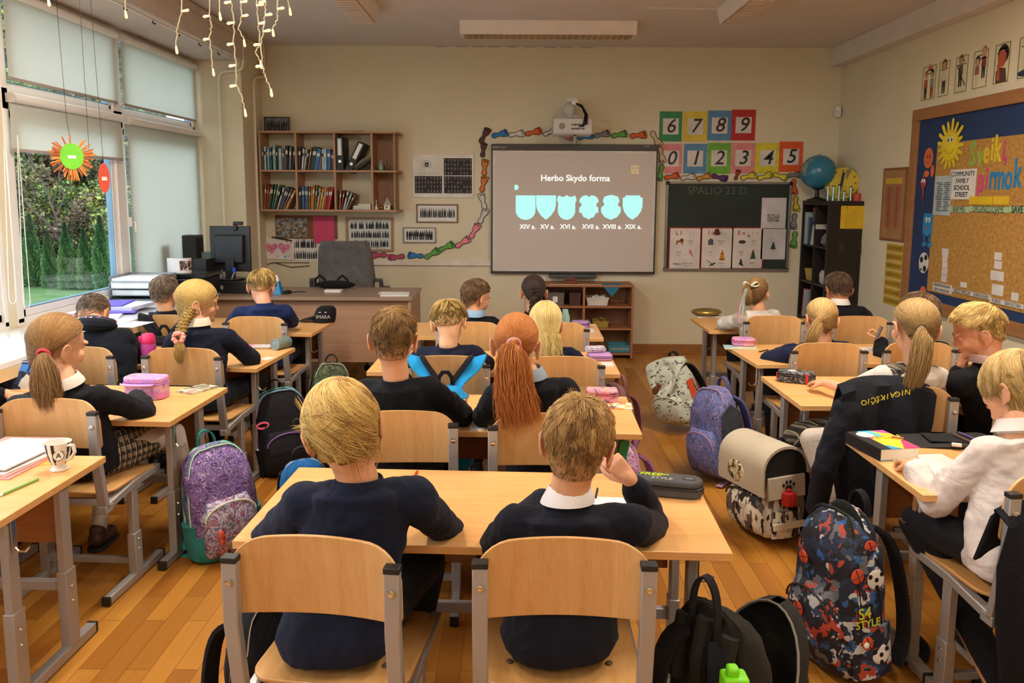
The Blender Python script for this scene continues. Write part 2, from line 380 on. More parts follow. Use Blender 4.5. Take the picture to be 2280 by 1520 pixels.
def blind(y0,y1,ztop,zbot,label,chain=None):
	t=thing('roller_blind',label,'blind',(XL+.03,(y0+y1)/2,zbot),group='roller blinds on the windows',world=True)
	yc=(y0+y1)/2;prof=[(math.cos(R(a))*.026,math.sin(R(a))*.026)for a in range(0,360,20)]
	obj('cassette',MB().loft([[(XL+.04+u,y,ztop+v)for u,v in prof]for y in(y0,y1)]).box((XL+.018,yc,ztop),(.03,y1-y0,.05)),m_pvc,t,bevel=.002)
	[obj('end_cap',MB().lathe([(.028,0),(.028,.008)],(XL+.04,q,ztop),20,rotm(-90)),M('d7cdc6',.4),t)for q in(y0-.006,y1-.002)]
	obj('fabric',MB().box((XL+.03,yc,(ztop+zbot)/2),(.0015,y1-y0+.012,ztop-zbot)),m_blind,t,smooth=0)
	obj('bottom_bar',MB().box((XL+.03,yc,zbot),(.01,y1-y0+.012,.018)),M('a79e98',.5),t,bevel=.003)
	if chain:
		yk,zb=chain;pts=[(XL+.06,yk,ztop)]+[(XL+.065,yk+.003*math.sin(i),ztop-(ztop-zb)*i/10)for i in range(1,10)]
		pts+=[(XL+.07,yk+.02+.035*(1-math.cos(R(a))),zb-.03*math.sin(R(a)))for a in range(0,190,30)]
		pts+=[(XL+.065,yk+.085-.006*i,zb+(ztop-zb)*i/10)for i in range(1,11)]
		obj('pull_chain',MB().tube(pts,.0022,5),m_pvc,t)
for i,(a,b)in enumerate(WIN):ym=window(i+1,a,b,i==0)
a,b=WIN[0];ym=a+(b-a)*.485
blind(a+.04,ym-.05,2.625,2.165,'cream roller blind of the small upper window nearest the camera, left of the mullion')
blind(ym+.05,b-.03,2.625,2.165,'cream roller blind of the upper right window beside the corner pier')
blind(a+.03,ym-.02,2.06,1.775,'half raised cream roller blind above the garden view')
blind(ym+.08,b-.02,2.055,.845,'fully lowered cream roller blind behind the black loudspeakers')
for j in(1,2):
	a,b=WIN[j];m_=(a+b)/2
	for(p,q)in((a+.04,m_-.05),(m_+.05,b-.04)):
		blind(p,q,2.625,2.165,'roller blind in the row outside the picture on the left wall');blind(p,q,2.06,1.775,'roller blind in the row outside the picture on the left wall')
		# blind chains seen on the near post of the first window
for k,(px,py0,py1,X_)in enumerate(((6,240,690,XL+.1),(38,300,700,XL+.09))):
	p0=pX(px,py0,X_);p1=pX(px+(14 if k==0 else 14),py1-30,X_);mbt=[]
	q=[p0.lerp(p1,i/8)for i in range(9)];q+=[p1+Vector((0,.03*(1-math.cos(R(s))),-.045*math.sin(R(s))))for s in range(20,181,20)]
	q+=[(p1+Vector((0,.06,0))).lerp(p0+Vector((0,.005,0)),i/8)for i in range(1,9)]
	o=obj('blind_chain',MB().tube(q,.0022,5),m_pvc);tag(o,['white bead chain loop of the blind at the left picture edge','white bead chain loop hanging in front of the garden view'][k],'blind chain')
	# ---- heating pipes in the corner
def pipe(pts,r=.013):
	out=[Vector(pts[0])]
	for i in range(1,len(pts)-1):
		a,b,c=Vector(pts[i-1]),Vector(pts[i]),Vector(pts[i+1]);k=.06;p=b+(a-b).normalized()*k;q=b+(c-b).normalized()*k
		out+=[(p*(1-s)**2+b*2*s*(1-s)+q*s*s)for s in(0,.25,.5,.75,1)]
	return MB().tube(out+[Vector(pts[-1])],r,10)
p1=pY(487,160,6.88);p2=pY(566,140,6.88)
mp=M('e5dfcc',.4,var=.01)
tag(obj('heating_pipe',pipe([(p1.x,6.87,.78),(p1.x,6.87,p1.z),(-2.345,6.87,p1.z+.015),(-2.345,6.87,CEIL)]),mp),'cream heating pipe bent across the corner pier beside the window','pipe')
p1=pY(553,170,7.1)
tag(obj('heating_pipe',pipe([(p1.x+.01,7.2,0.0),(p1.x+.01,7.2,p1.z),(-2.33,7.4,p1.z+.04),(-2.33,7.4,CEIL)]),mp),'cream heating pipe standing between the pier and the wall shelf','pipe')
tag(obj('cable',MB().tube([fwp for fwp in[Vector((fw(592,160)[0],YF-.006,fw(592,160)[1])),Vector((fw(600,590)[0],YF-.006,fw(600,590)[1]))]],.0025,6),mp),'thin cable running straight down the wall left of the shelf','cable')
# ---- ceiling lamps

m_lampbody=M('e9e2dc',.5,var=.02)
m_louver=M('9a7a4e',.45,var=.15,vs=3)
def lamp(loc,rz,label,on=False,L=1.3,W=.17):
	t=thing('ceiling_lamp',label,'ceiling lamp',loc,rz,group='fluorescent ceiling lamps')
	sec=[(-W/2-.03,0),(W/2+.03,0),(W/2,-.105),(-W/2,-.105)]
	obj('housing',MB().loft([[(x,y,z)for y,z in sec]for x in(-L/2,L/2)]),m_lampbody,t,local=True,bevel=.003)
	obj('diffuser',MB().box((0,0,-.107),(L-.06,W-.02,.01)),M('fff0d8',.4,em=3,var=0)if on else m_louver,t,local=True,bevel=.002)
	mb=MB()
	for i in range(27):mb.box((-L/2+.05+i*(L-.1)/26,0,-.112),(.003,W-.02,.01))
	obj('louvre',mb,m_lampbody,t,local=True)
	if on:
		al=bpy.data.lights.new('lamp_light','AREA');al.shape='RECTANGLE';al.size=L-.06;al.size_y=W;al.energy=on;al.color=(1,.88,.74)
		ao=bpy.data.objects.new('lamp_light',al);COL.objects.link(ao);ao.parent=t;ao.location=(0,0,-.125)
	return t
p=pZ(1220,80,2.82);lamp((p.x,p.y,CEIL),0,'long ceiling lamp lying crosswise in front of the board wall',L=1.42)
p=pZ(850,50,2.82);lamp((p.x-.12,p.y-.65,CEIL),90,'ceiling lamp running lengthwise at the top left of the room',L=1.3)
p=pZ(1592,52,2.82);lamp((p.x+.12,p.y-.65,CEIL),90,'ceiling lamp running lengthwise at the top right of the room',L=1.3)
for i,x in enumerate((-1.3,1.6)):  # unseen lamps; the pair nearest the board is added to brighten the front
	for j,y in enumerate((-1.0,1.3,3.4)):
		lamp((x,y,CEIL),90,'unseen lit ceiling lamp above the rows, outside the top of the picture',on=LAMP*(.8,.9,2.0)[j],L=1.3)
tag(obj('cable',MB().tube([(1.0,5.9,CEIL-.004),(1.75,5.95,CEIL-.004)],.004,6),m_white),'white cable channel on the ceiling between two lamps','cable')
# ---- motion sensor in the right corner

c=pX(1865,247,XR)
t=thing('motion_sensor','small white motion sensor high in the right corner','sensor',(3.06,7.38,c.z-.05),world=True)
obj('body',MB().box((3.06,7.40,2.33),(.05,.06,.10)),m_white,t,bevel=.015,seg=4);obj('lens',MB().ell((3.04,7.37,2.315),(.018,.01,.025)),M('d8d8d4',.3),t)
# ================================================================= GARDEN OUTSIDE

def grass_mat():
	t=NT('lawn');v=t.coord();t.l(t.ramp(t.noise(v,3,6,.7),[(.3,'2c4a16'),(.6,'44622a'),(.8,'5c6c30')]),t.p.inputs['Base Color']);t.p.inputs['Roughness'].default_value=.9;t.bump(t.noise(v,60,3),.6,.03);return t.m
ZG=-.62
mb=MB();nx,ny=40,40
HB=pZ(150,642,ZG);HN=Vector((HB.x,HB.y,0)).normalized()
def gh(x,y):
	d=min(y-HB.y-1.0,Vector((x,y,0)).dot(HN)-HB.length-.2)if x>-25 else 5
	h=ZG+(max(0,d)**1.15)*.52+.25*noise.noise(Vector((x*.3,y*.3,0)))*min(1,max(0,d))
	return min(h,9.5)
vs=[(-60+56.9*i/nx,-6+70*j/ny,gh(-60+56.9*i/nx,-6+70*j/ny))for j in range(ny+1)for i in range(nx+1)]
fs=[(j*(nx+1)+i,j*(nx+1)+i+1,(j+1)*(nx+1)+i+1,(j+1)*(nx+1)+i)for j in range(ny)for i in range(nx)]
mb.add(vs,fs);g=obj('lawn',mb,grass_mat(),smooth=0);tag(g,'green lawn and hillside outside the window','ground',kind='structure')
tag(obj('path',MB().box((-6.2,6,ZG+.02),(2.6,16,.04)),M('9fa3a8',.8,bump=.2)),'grey paved path outside along the building','ground',kind='structure')
def leafmat(cols,tr=.35):
	t=NT('foliage');oi=t.n('ShaderNodeAttribute');oi.attribute_name='var'
	c=t.ramp(oi.outputs['Fac'],[(i/max(1,len(cols)-1),c)for i,c in enumerate(cols)])
	t.l(c,t.p.inputs['Base Color']);t.p.inputs['Roughness'].default_value=.6;t.p.inputs['Subsurface Weight'].default_value=0;return t.m
def quads(P,U,V,var,name,m,parent=None,local=False):
	"""many small leaves as one mesh; P centres, U V half axes"""
	n=len(P);vs=np.stack([P-U-V,P+U-V*.3,P+U*.2+V,P-U+V*.4],1).reshape(-1,3)
	me=bpy.data.meshes.new(name);me.vertices.add(4*n);me.vertices.foreach_set('co',vs.ravel());me.loops.add(4*n);me.polygons.add(n)
	me.loops.foreach_set('vertex_index',np.arange(4*n));me.polygons.foreach_set('loop_start',np.arange(n)*4);me.update(calc_edges=True);me.validate()
	at=me.attributes.new('var','FLOAT','POINT');at.data.foreach_set('value',np.repeat(var,4).astype(np.float32));me.materials.append(m)
	o=bpy.data.objects.new(name,me);COL.objects.link(o)
	if parent:o.parent=parent
	return o
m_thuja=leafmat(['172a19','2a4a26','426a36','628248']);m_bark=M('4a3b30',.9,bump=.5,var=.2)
def thuja_proto():
	root=thing('thuja','slim green thuja in the hedge row behind the lawn','tree',(0,0,0));n=9000
	z=rng.random(n)**.8;a=rng.random(n)*2*PI;rr=(np.sin(np.minimum(1,(1-z)*1.25)*PI/2)*.36+.02)*(.55+.5*rng.random(n))*(.85+.15*np.sin(a*5+z*20))
	P=np.stack([rr*np.cos(a),rr*np.sin(a),z*2.0+.03],1);out=np.stack([np.cos(a),np.sin(a),.9+0*a],1);out/=np.linalg.norm(out,axis=1)[:,None]
	U=np.cross(out,rng.normal(size=(n,3)));U/=np.linalg.norm(U,axis=1)[:,None]
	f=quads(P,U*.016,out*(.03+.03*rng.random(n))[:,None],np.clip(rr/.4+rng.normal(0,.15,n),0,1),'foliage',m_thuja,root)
	obj('trunk',MB().tube([(0,0,-.1),(0,0,1.5)],[.03,.008],8),m_bark,root,local=True);return root
tp=thuja_proto();tl=['far left, behind the window post','left of the garden view','second clear of the window post','in the middle of the garden view','small one right of the middle','tall one left of the window mullion','half hidden by the window mullion']
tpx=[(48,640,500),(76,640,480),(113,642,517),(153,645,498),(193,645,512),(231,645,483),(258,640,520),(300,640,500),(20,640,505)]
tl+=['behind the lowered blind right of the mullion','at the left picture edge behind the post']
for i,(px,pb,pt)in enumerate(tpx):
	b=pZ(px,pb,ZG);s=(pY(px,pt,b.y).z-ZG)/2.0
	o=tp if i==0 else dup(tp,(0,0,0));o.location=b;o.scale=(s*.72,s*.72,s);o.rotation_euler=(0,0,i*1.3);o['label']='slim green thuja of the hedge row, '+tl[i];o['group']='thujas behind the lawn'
G1=['1c260f','3a4a1c','66742a','98923c'];G2=['24261a','464a30','66603c','8a7a44'];G3=['16240f','2f4a1c','567430','a09a34'];G4=['2a2018','4e3c2c','6e5a40','8a7a56']
th=thing('hillside_thicket','thicket of autumn bushes covering the hillside behind the thuja row','bushes',(HB.x,HB.y+3,ZG));th['kind']='stuff';WINV[th.name]=Matrix.Translation(-th.location)
LV={0:[],1:[],2:[],3:[]};stm=MB();k=0
for row,(off,s,sz,n)in enumerate(((1.9,.95,.022,15000),(4.4,1.3,.034,14000),(7.5,1.9,.055,11000),(12,2.9,.11,7000))):
	for i in range(6):
		base=pZ(-10+i*72+(row%2)*36,640,ZG);dv=Vector((base.x,base.y,0)).normalized();p=base+dv*off+Vector((dv.y,-dv.x,0))*(i-2.5)*.15*row;p.z=gh(p.x,p.y)-.15
		g=np.random.default_rng(11+k);rx,rz_=s*(1+.2*math.sin(k*2)),s*(1.2+.2*math.cos(k));d=g.normal(size=(n,3));d/=np.linalg.norm(d,axis=1)[:,None]
		P=d*((.4+.65*g.random(n)**.6)*(1+.3*np.sin(d[:,0]*6+k)*np.cos(d[:,2]*5+k*2)))[:,None]*np.array([rx,rx,rz_])+np.array([0,0,rz_*.95])
		LV[(i+row)%4].append((P+np.array(tuple(p)),g.normal(size=(n,3))*sz,g.normal(size=(n,3))*sz,g.random(n)*.85+.15*(P[:,2]/(2*rz_))))
		for q in range(8):a_=q*.8+k;e=Vector((rx*.8*math.cos(a_),rx*.8*math.sin(a_),rz_*(1.2+.5*math.sin(q*2.3))));stm.tube([p,p+e*.4+Vector((.1*math.sin(q),0,.1)),p+e],[.05,.03,.008],6)
		k+=1
for q,cols in enumerate((G1,G2,G3,G4)):
	o=quads(*[np.concatenate([x[j]for x in LV[q]])for j in range(4)],'leaves',leafmat(cols),th);o.matrix_parent_inverse=WINV[th.name]
obj('stems',stm,m_bark,th)
# bare tree leaning among the bushes

t=thing('bare_tree','bare dark branching tree among the bushes outside','tree',tuple(pZ(205,640,ZG)+Vector((-.6,.7,0))),world=False)
mb=MB()
def branch(p,d,L,r,dep):
	pts=[p];q=p.copy()
	for i in range(4):d=(d+Vector((random.uniform(-.25,.25),random.uniform(-.25,.25),random.uniform(-.05,.15)))).normalized();q=q+d*L/4;pts.append(q.copy())
	mb.tube(pts,[r*(1-.12*i)for i in range(5)],6)
	if dep:[branch(pts[random.choice((2,3,4))],(d+Vector((random.uniform(-.9,.9),random.uniform(-.9,.9),random.uniform(-.1,.5)))).normalized(),L*.7,r*.55,dep-1)for _ in range(3)]
branch(Vector((0,0,0)),Vector((-.35,0,1)),1.6,.06,4);obj('branches',mb,m_bark,t,local=True)
# ================================================================= SCHOOL FURNITURE

m_beech=mwood('d99f5e','e8b679',0,.8,.32)
m_beech_edge=mwood('c98a4c','dba468',0,1,.45)
m_ply=mwood('c9955a','dcb078',2,.7,.35)
m_seat=mwood('c08a4e','d3a468',1,.7,.35)
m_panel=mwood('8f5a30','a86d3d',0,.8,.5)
m_steel=M('a7a3a1',.38,metal=.35,var=.02)
m_cap=M('1c1b1b',.5,var=.03)
def make_desk():
	t=thing('school_desk','x','desk');W,D,H_=1.30,.55,.64
	obj('desktop',MB().box((0,0,H_-.0115),(W,D,.023)),m_beech,t,local=True,bevel=.002)
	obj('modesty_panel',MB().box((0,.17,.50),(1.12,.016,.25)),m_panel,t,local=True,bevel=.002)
	for s in(-1,1):
		x=s*.575
		for y in(-.13,.13):
			leg=obj('leg',MB().box((x,y,.45),(.026,.046,.345)).box((x,y,.165),(.034,.055,.27)),m_steel,t,local=True,bevel=.003)
			obj('screw',MB().lathe([(.006,0),(.005,.004)],(x+s*.017,y,.24),10,rotm(0,90*s)).lathe([(.006,0),(.005,.004)],(x+s*.017,y,.19),10,rotm(0,90*s)),m_screw,leg,local=True)
		ft=obj('foot_rail',MB().box((x,.0,.022),(.034,.50,.034)),m_steel,t,local=True,bevel=.003)
		[obj('end_cap',MB().box((x,q,.022),(.036,.012,.036)),m_cap,ft,local=True,bevel=.002)for q in(-.254,.254)]
		obj('bag_hook',MB().box((x+s*.018,-.13,.55),(.004,.02,.12)).tube([(x+s*.02,-.13,.50),(x+s*.03,-.13,.488),(x+s*.05,-.13,.488),(x+s*.062,-.13,.502)],.0035,6),m_screw,t,local=True)
	obj('top_rail',MB().box((-.575,0,.62),(.03,.42,.025)).box((.575,0,.62),(.03,.42,.025)),m_steel,t,local=True)
	obj('crossbar',MB().box((0,.13,.245),(1.12,.022,.035)),m_steel,t,local=True,bevel=.003)
	return t
def make_chair():
	t=thing('school_chair','x','chair');n=18
	# backrest: curved plywood, top corners very round; local y=0 is the rear of the backrest, z relative to floor
	W,zb,zt=.40,.60,.79;out=rrect(W,zt-zb,.078,8,0,(zt+zb)/2,rb=.03);pts=[]
	P=[]
	def bend(x,z):return .055*(1-(x/(W/2))**2)*1.0*(1-.25*(z-zb)/(zt-zb))-.012*(z-zb)/.19
	# grid inside outline for smooth bending
	rings=[];N=24
	def zlim(x):
		ax=abs(x);top=zt;bot=zb-.018*(1-(x/.2)**2)+.010
		if ax>W/2-.085:k=(ax-(W/2-.085))/.085;top=zt-.085*(1-math.sqrt(max(0,1-k*k)))
		if ax>W/2-.02:k=(ax-(W/2-.02))/.02;bot+=.02*(1-math.sqrt(max(0,1-k*k)))
		return bot,top-.004*(x/.2)**2
	for i in range(N+1):
		x=-W/2+W*(.5-.5*math.cos(PI*i/N))if i not in(0,N)else(-W/2+.0005 if i==0 else W/2-.0005)
		b,tp_=zlim(x);K=8;col=[(x,bend(x,b+(tp_-b)*k/K)-.005,b+(tp_-b)*k/K)for k in range(K+1)]
		col+=[(x,bend(x,b+(tp_-b)*k/K)+.005,b+(tp_-b)*k/K)for k in range(K,-1,-1)];rings.append(col)
	obj('backrest',MB().loft(rings),m_ply,t,local=True,bevel=.0025)
	s=MB().prism(rrect(.38,.37,.06,6,0,.225),lambda u,v,q:Vector((u,v,.415+q+.02*max(0,(v-.34)/.07)*-1)),0,.011)
	obj('seat',s,m_seat,t,local=True,bevel=.003)
	obj('seat_bolt',MB().lathe([(.009,0),(.006,.003)],(-.12,.13,.426),12).lathe([(.009,0),(.006,.003)],(.12,.13,.426),12).lathe([(.009,0),(.006,.003)],(.12,.32,.426),12).lathe([(.009,0),(.006,.003)],(-.12,.32,.426),12),M('5d4a36',.4),t,local=True)
	for s_ in(-1,1):
		x=s_*.183
		p=obj('back_post',MB().loft([[(x+u,y+v,z)for u,v in((-.017,-.011),(.017,-.011),(.017,.013),(-.017,.013))]for y,z in((-.022,.745),(-.022,.60),(.012,.375))]).box((x,.02,.372),(.034,.05,.03)),m_steel,t,local=True,bevel=.003)
		obj('post_cap',MB().box((x,-.021,.749),(.036,.027,.014)),m_cap,p,local=True,bevel=.002)
		obj('bolt',MB().lathe([(.0085,0),(.0085,.003),(.004,.004),(.0035,.001)],(x,-.034,.70),14,rotm(90)),m_screw,p,local=True)
		obj('seat_rail',MB().loft([[(x+u,y,z+v)for u,v in((-.015,-.014),(.015,-.014),(.015,.014),(-.015,.014))]for y,z in((.0,.375),(.20,.398),(.40,.400))]),m_steel,t,local=True,bevel=.003)
		l=obj('leg',MB().box((x,.20,.29),(.026,.04,.21)).box((x,.20,.115),(.034,.05,.17)),m_steel,t,local=True,bevel=.003)
		obj('screw',MB().lathe([(.005,0),(.004,.003)],(x+s_*.018,.2,.17),10,rotm(0,90*s_)).lathe([(.005,0),(.004,.003)],(x+s_*.018,.2,.13),10,rotm(0,90*s_)),m_screw,l,local=True)
		ft=obj('foot_rail',MB().box((x,.19,.02),(.03,.40,.03)),m_steel,t,local=True,bevel=.003)
		[obj('end_cap',MB().box((x,q,.02),(.032,.01,.032)),m_cap,ft,local=True)for q in(-.012,.392)]
	for q in((.2,.08),(.30,.39),(.06,.38)):obj('stretcher',MB().box((0,*q),(.36,.02,.025)),m_steel,t,local=True,bevel=.002)
	return t
DK=make_desk();CH=make_chair()
DESKS={'C1':(-.07,2.165,-2.5,'front desk of the middle column, nearest the camera, with the dark grey pencil case'), 'C2':(-.14,3.14,-2,'second desk of the middle column, with the pink box pencil case'),'C3':(-.09,4.12,-1,'third desk of the middle column, with the silver pouch'), 'C4':(-.06,5.10,-1,'foremost desk of the middle column near the teacher, with the lilac case'), 'L1':(-2.06,2.31,-1.5,'desk at the lower left picture edge carrying the striped mug'),'L2':(-1.995,3.28,-3,'desk of the window column with the open pink pencil case'), 'L3':(-1.95,4.245,-5,'desk of the window column with the pink bottle and round speaker'),'L4':(-1.93,5.24,-4,'desk of the window column nearest the board, with the black cap'), 'R1':(1.91,2.53,0,'desk of the right column carrying the thick colourful book'),'R2':(1.91,3.53,0,'desk of the right column with the black patterned pencil case'), 'R3':(1.96,4.38,3,'desk of the right column with the pink and lilac pencil case'),'R4':(1.98,5.38,0,'desk of the right column nearest the board, with the gold pouch')}
first=True
for k,(x,y,rz,lab)in DESKS.items():
	o=DK if first else dup(DK,(0,0,0));first=False
	o.location=(x,y,0);o.rotation_euler=(0,0,R(rz));o['label']='school '+lab;o['group']='two seat school desks'
CHAIRS={'C1a':(-.432,1.60,-7,'under the blond mop haired boy in front'),'C1b':(.117,1.60,-1,'under the boy who rests his cheek on his hand'), 'C2a':(-.385,2.60,2,'behind the short haired boy of the second middle row'),'C2b':(.12,2.58,0,'behind the red haired girl'), 'C3a':(-.30,3.53,0,'with the bright blue backpack hung on it'),'C3b':(.235,3.53,0,'behind the girl with loose white blond hair'), 'C4a':(-.25,4.50,0,'behind the boy with the light blue collar'),'C4b':(.26,4.50,0,'behind the girl with the dark braid'), 'L2a':(-1.70,2.74,-3,'behind the ponytail girl near the striped mug'),'L2b':(-2.26,2.78,-3,'at the left picture edge by the sill'), 'L3b':(-1.60,3.68,-4,'behind the girl with the long blond braid'),'L3a':(-2.13,3.70,-4,'beside the bent over boy in the hooded top'), 'L4b':(-1.57,4.66,-3,'behind the navy dressed boy at the black cap desk'),'L4a':(-2.12,4.70,-3,'carrying the black backpack by the window sill'), 'R3a':(1.63,3.90,2,'behind the girl with the short blond ponytail'),'R3b':(2.12,3.93,2,'partly hidden behind the plaid vest girl'), 'R4a':(1.66,4.80,0,'behind the girl with the hair ribbon'),'R4b':(2.20,4.80,0,'behind the dark haired boy by the black cabinet'), 'R2a':(1.57,3.0,-4,'draped with the navy sweater lettered in yellow'),'R2b':(2.12,2.98,0,'under the blond boy seen in profile'), 'R1a':(1.535,2.02,4,'at the right picture edge under the boy in the white shirt')}
first=True
for k,(x,y,rz,lab)in CHAIRS.items():
	o=CH if first else dup(CH,(0,0,0));first=False
	o.location=(x,y,0);o.rotation_euler=(0,0,R(rz));o['label']='plywood school chair '+lab;o['group']='plywood school chairs'
	# ---------------------------------------------------------------- teacher's desk
m_tdesk=mwood('a07a5e','b48d70',0,.7,.45);m_tdesk2=mwood('8c7460','9e8672',0,.8,.35)
t=thing('teacher_desk','long brown laminate desk in front of the grey office chair','desk',(-1.65,6.1,0),world=True)
xr=pZ(915,664,.76).x;ydf=5.80
obj('desktop',MB().box(((-2.36+xr+.0)/2,6.12,.747),(xr+2.36,.64,.026)),m_tdesk2,t,bevel=.002)
obj('front_panel',MB().box(((-2.33+xr-.01)/2,5.86,.49),(xr+2.30,.018,.49)),m_tdesk,t,bevel=.002)
obj('side_panel',MB().box((xr-.02,6.12,.367),(.022,.6,.733)),m_tdesk,t,bevel=.002);obj('side_panel',MB().box((-2.33,6.12,.367),(.022,.6,.733)),m_tdesk,t,bevel=.002)
obj('drawer_unit',MB().box((xr-.22,6.14,.5),(.36,.5,.44)),m_tdesk,t,bevel=.003)
# ---------------------------------------------------------------- office chair

m_oc=mfabric('605d5c',500);cxo=pY(765,600,6.55).x
t=thing('office_chair','grey padded swivel office chair behind the teacher desk','chair',(cxo,6.75,0),180,world=True)
bk=[]
for i in range(13):
	z=.52+.62*i/12;wv=.25*(1-.10*abs(i/12-.5)*2);wv*=(1 if i<11 else(.96 if i==11 else .86));y=6.62+.05*math.sin(i/12*PI)-.06*(i/12)
	bk.append([(cxo+wv*math.copysign(abs(math.cos(2*PI*j/28))**.35,math.cos(2*PI*j/28)),y+.035*math.copysign(abs(math.sin(2*PI*j/28))**.8,math.sin(2*PI*j/28))+.03*math.cos(2*PI*j/28)**2,z)for j in range(28)])
obj('backrest',MB().loft(bk),m_oc,t,bevel=.006)
obj('seat',MB().prism(rrect(.50,.48,.08,6,cxo,6.88),lambda u,v,q:Vector((u,v,.44+q)),0,.075),m_oc,t,bevel=.02,seg=3)
for s in(-1,1):
	obj('armrest',MB().tube([(cxo+s*.24,6.84,.46),(cxo+s*.30,6.84,.50),(cxo+s*.31,6.80,.68)],.016,8).box((cxo+s*.305,6.80,.70),(.06,.26,.03)).tube([(cxo+s*.31,6.68,.69),(cxo+s*.30,6.64,.80),(cxo+s*.26,6.62,.80)],.02,8),M('4a4745',.6),t,bevel=.005)
obj('gas_lift',MB().tube([(cxo,6.86,.10),(cxo,6.86,.44)],.03,12),m_black,t)
m_chr=M('c9c6c2',.15,metal=1)
st=MB();cs=[]
for i in range(5):
	a=R(18+72*i);e=Vector((cxo+.30*math.cos(a),6.86+.30*math.sin(a),.075));st.tube([(cxo,6.86,.13),e.lerp(Vector((cxo,6.86,.13)),.4)+Vector((0,0,.02)),e],[.024,.018,.014],8);cs.append(e)
obj('star_base',st,m_chr,t)
for e in cs:obj('caster',MB().lathe([(.028,-.02),(.03,-.005),(.03,.005),(.028,.02)],(e.x,e.y,.03),14,rotm(90)),m_black,t)
# bag lying on the seat of the office chair

t=thing('handbag','black bag with loop handles behind the teacher desk','bag',(cxo,6.44,.76),world=True)
b0=pY(743,636,6.36);obj('body',MB().ell((b0.x+.02,6.33,.795),(.17,.06,.035)),mfabric('0f0f12'),t)
for s,px in((-1,715),(1,765)):q=pY(px,625,6.33);obj('handle',MB().tube([q+Vector((-.05,0,-.05)),q+Vector((-.045,0,.015)),q+Vector((-.01,0,.045)),q+Vector((.03,0,.01)),q+Vector((.05,0,-.05))],.010,8),mfabric('0f0f12'),t)
# ---------------------------------------------------------------- wall shelf and its contents

m_sh=mwood('a67c5c','b98f6c',0,.8,.5);m_shin=mwood('93694a','a67c5a',2,.8,.5)
XS0,ZS1=fw(574,293,.27);_,ZS0=fw(600,468,.27);ZSM=fw(600,380,.27)[1];XS1=fw(868,380,.27)[0];XE=fw(888,380,.27)[0]
D=.27;yb=YF-D
t=thing('wall_shelf','beech wall shelf of eight compartments with rounded open end','shelf',((XS0+XS1)/2,YF-.13,ZS0),world=True)
DV=[XS0,fw(657,380,.27)[0],fw(743,380,.27)[0],fw(826,380,.27)[0]]
for z in(ZS0,ZSM,ZS1):
	poly=[(XS0,yb),(XS1-.05,yb),(XE-.03,yb+.03),(XE,yb+.1),(XE,YF),(XS0,YF)]
	obj('shelf_board',MB().prism(poly,lambda u,v,q:Vector((u,v,z-.009+q)),0,.018),m_sh,t,bevel=.001)
for x in DV:obj('divider',MB().box((x+.009,YF-D/2,(ZS0+ZS1)/2),(.018,D-.004,ZS1-ZS0-.02)),m_sh,t,bevel=.001)
obj('end_panel',MB().box((XS1+.03,YF-.1,(ZS0+ZS1)/2),(.016,.2,ZS1-ZS0-.02)),m_shin,t)
obj('back_panel',MB().box(((DV[3]+XS1)/2,YF-.006,(ZS0+ZS1)/2),(XS1-DV[3],.008,ZS1-ZS0-.02)),m_shin,t)
ORD=['first','second','third','fourth','fifth','sixth','seventh','eighth','ninth','tenth','eleventh','twelfth','thirteenth','fourteenth','fifteenth','sixteenth','seventeenth','eighteenth','nineteenth','twentieth']
CN={'d8d8d0':'white','2f6f72':'teal','3b5f86':'blue','22262b':'black','7fa59b':'pale green','8d5c3a':'brown','c9c2b0':'cream','1e3b2a':'dark green','5a3e66':'violet','d06f2a':'orange','c33a35':'red','d3a62c':'yellow','2e6aa8':'bright blue','8a2a2e':'dark red','4c7a44':'green','8fb6cf':'light blue','6a6a6e':'grey','b48f5c':'tan'}
def book(x,y,z,th,h,d,col,lean,label,group,flat=False):
	"""x = left lower corner, spine towards the room (-y)"""
	root=thing('book',label,'book',(x,y,z),group=group);m=M(col,.55,var=.1,vs=20)
	Rm=rotm(0,lean,0)
	def F(v):q=Rm@Vector((v[0],0,v[2]));return Vector((q.x,v[1],q.z))
	if flat:Rm=Matrix.Identity(3)
	c=MB()
	for(cx_,sx)in((.001,.002),(th-.001,.002)):c.box((cx_,d/2,h/2),(sx,d,h))
	c.box((th/2,.001,h/2),(th,.002,h));pg=MB().box((th/2,d/2+.001,h/2),(max(.002,th-.004),d-.006,h-.006))
	lb=MB().box((th/2,-.0006,h*.72),(th*.7,.0012,h*.16))
	for b in(c,pg,lb):b.v=[tuple(F(v))for v in b.v]
	obj('cover',c,m,root,local=True);obj('pages',pg,M('d9d3c2',.9),root,local=True)
	if th>.008:obj('spine_label',lb,M('d9d5c8',.7)if col not in('d8d8d0','c9c2b0')else M('44505c',.7),root,local=True)
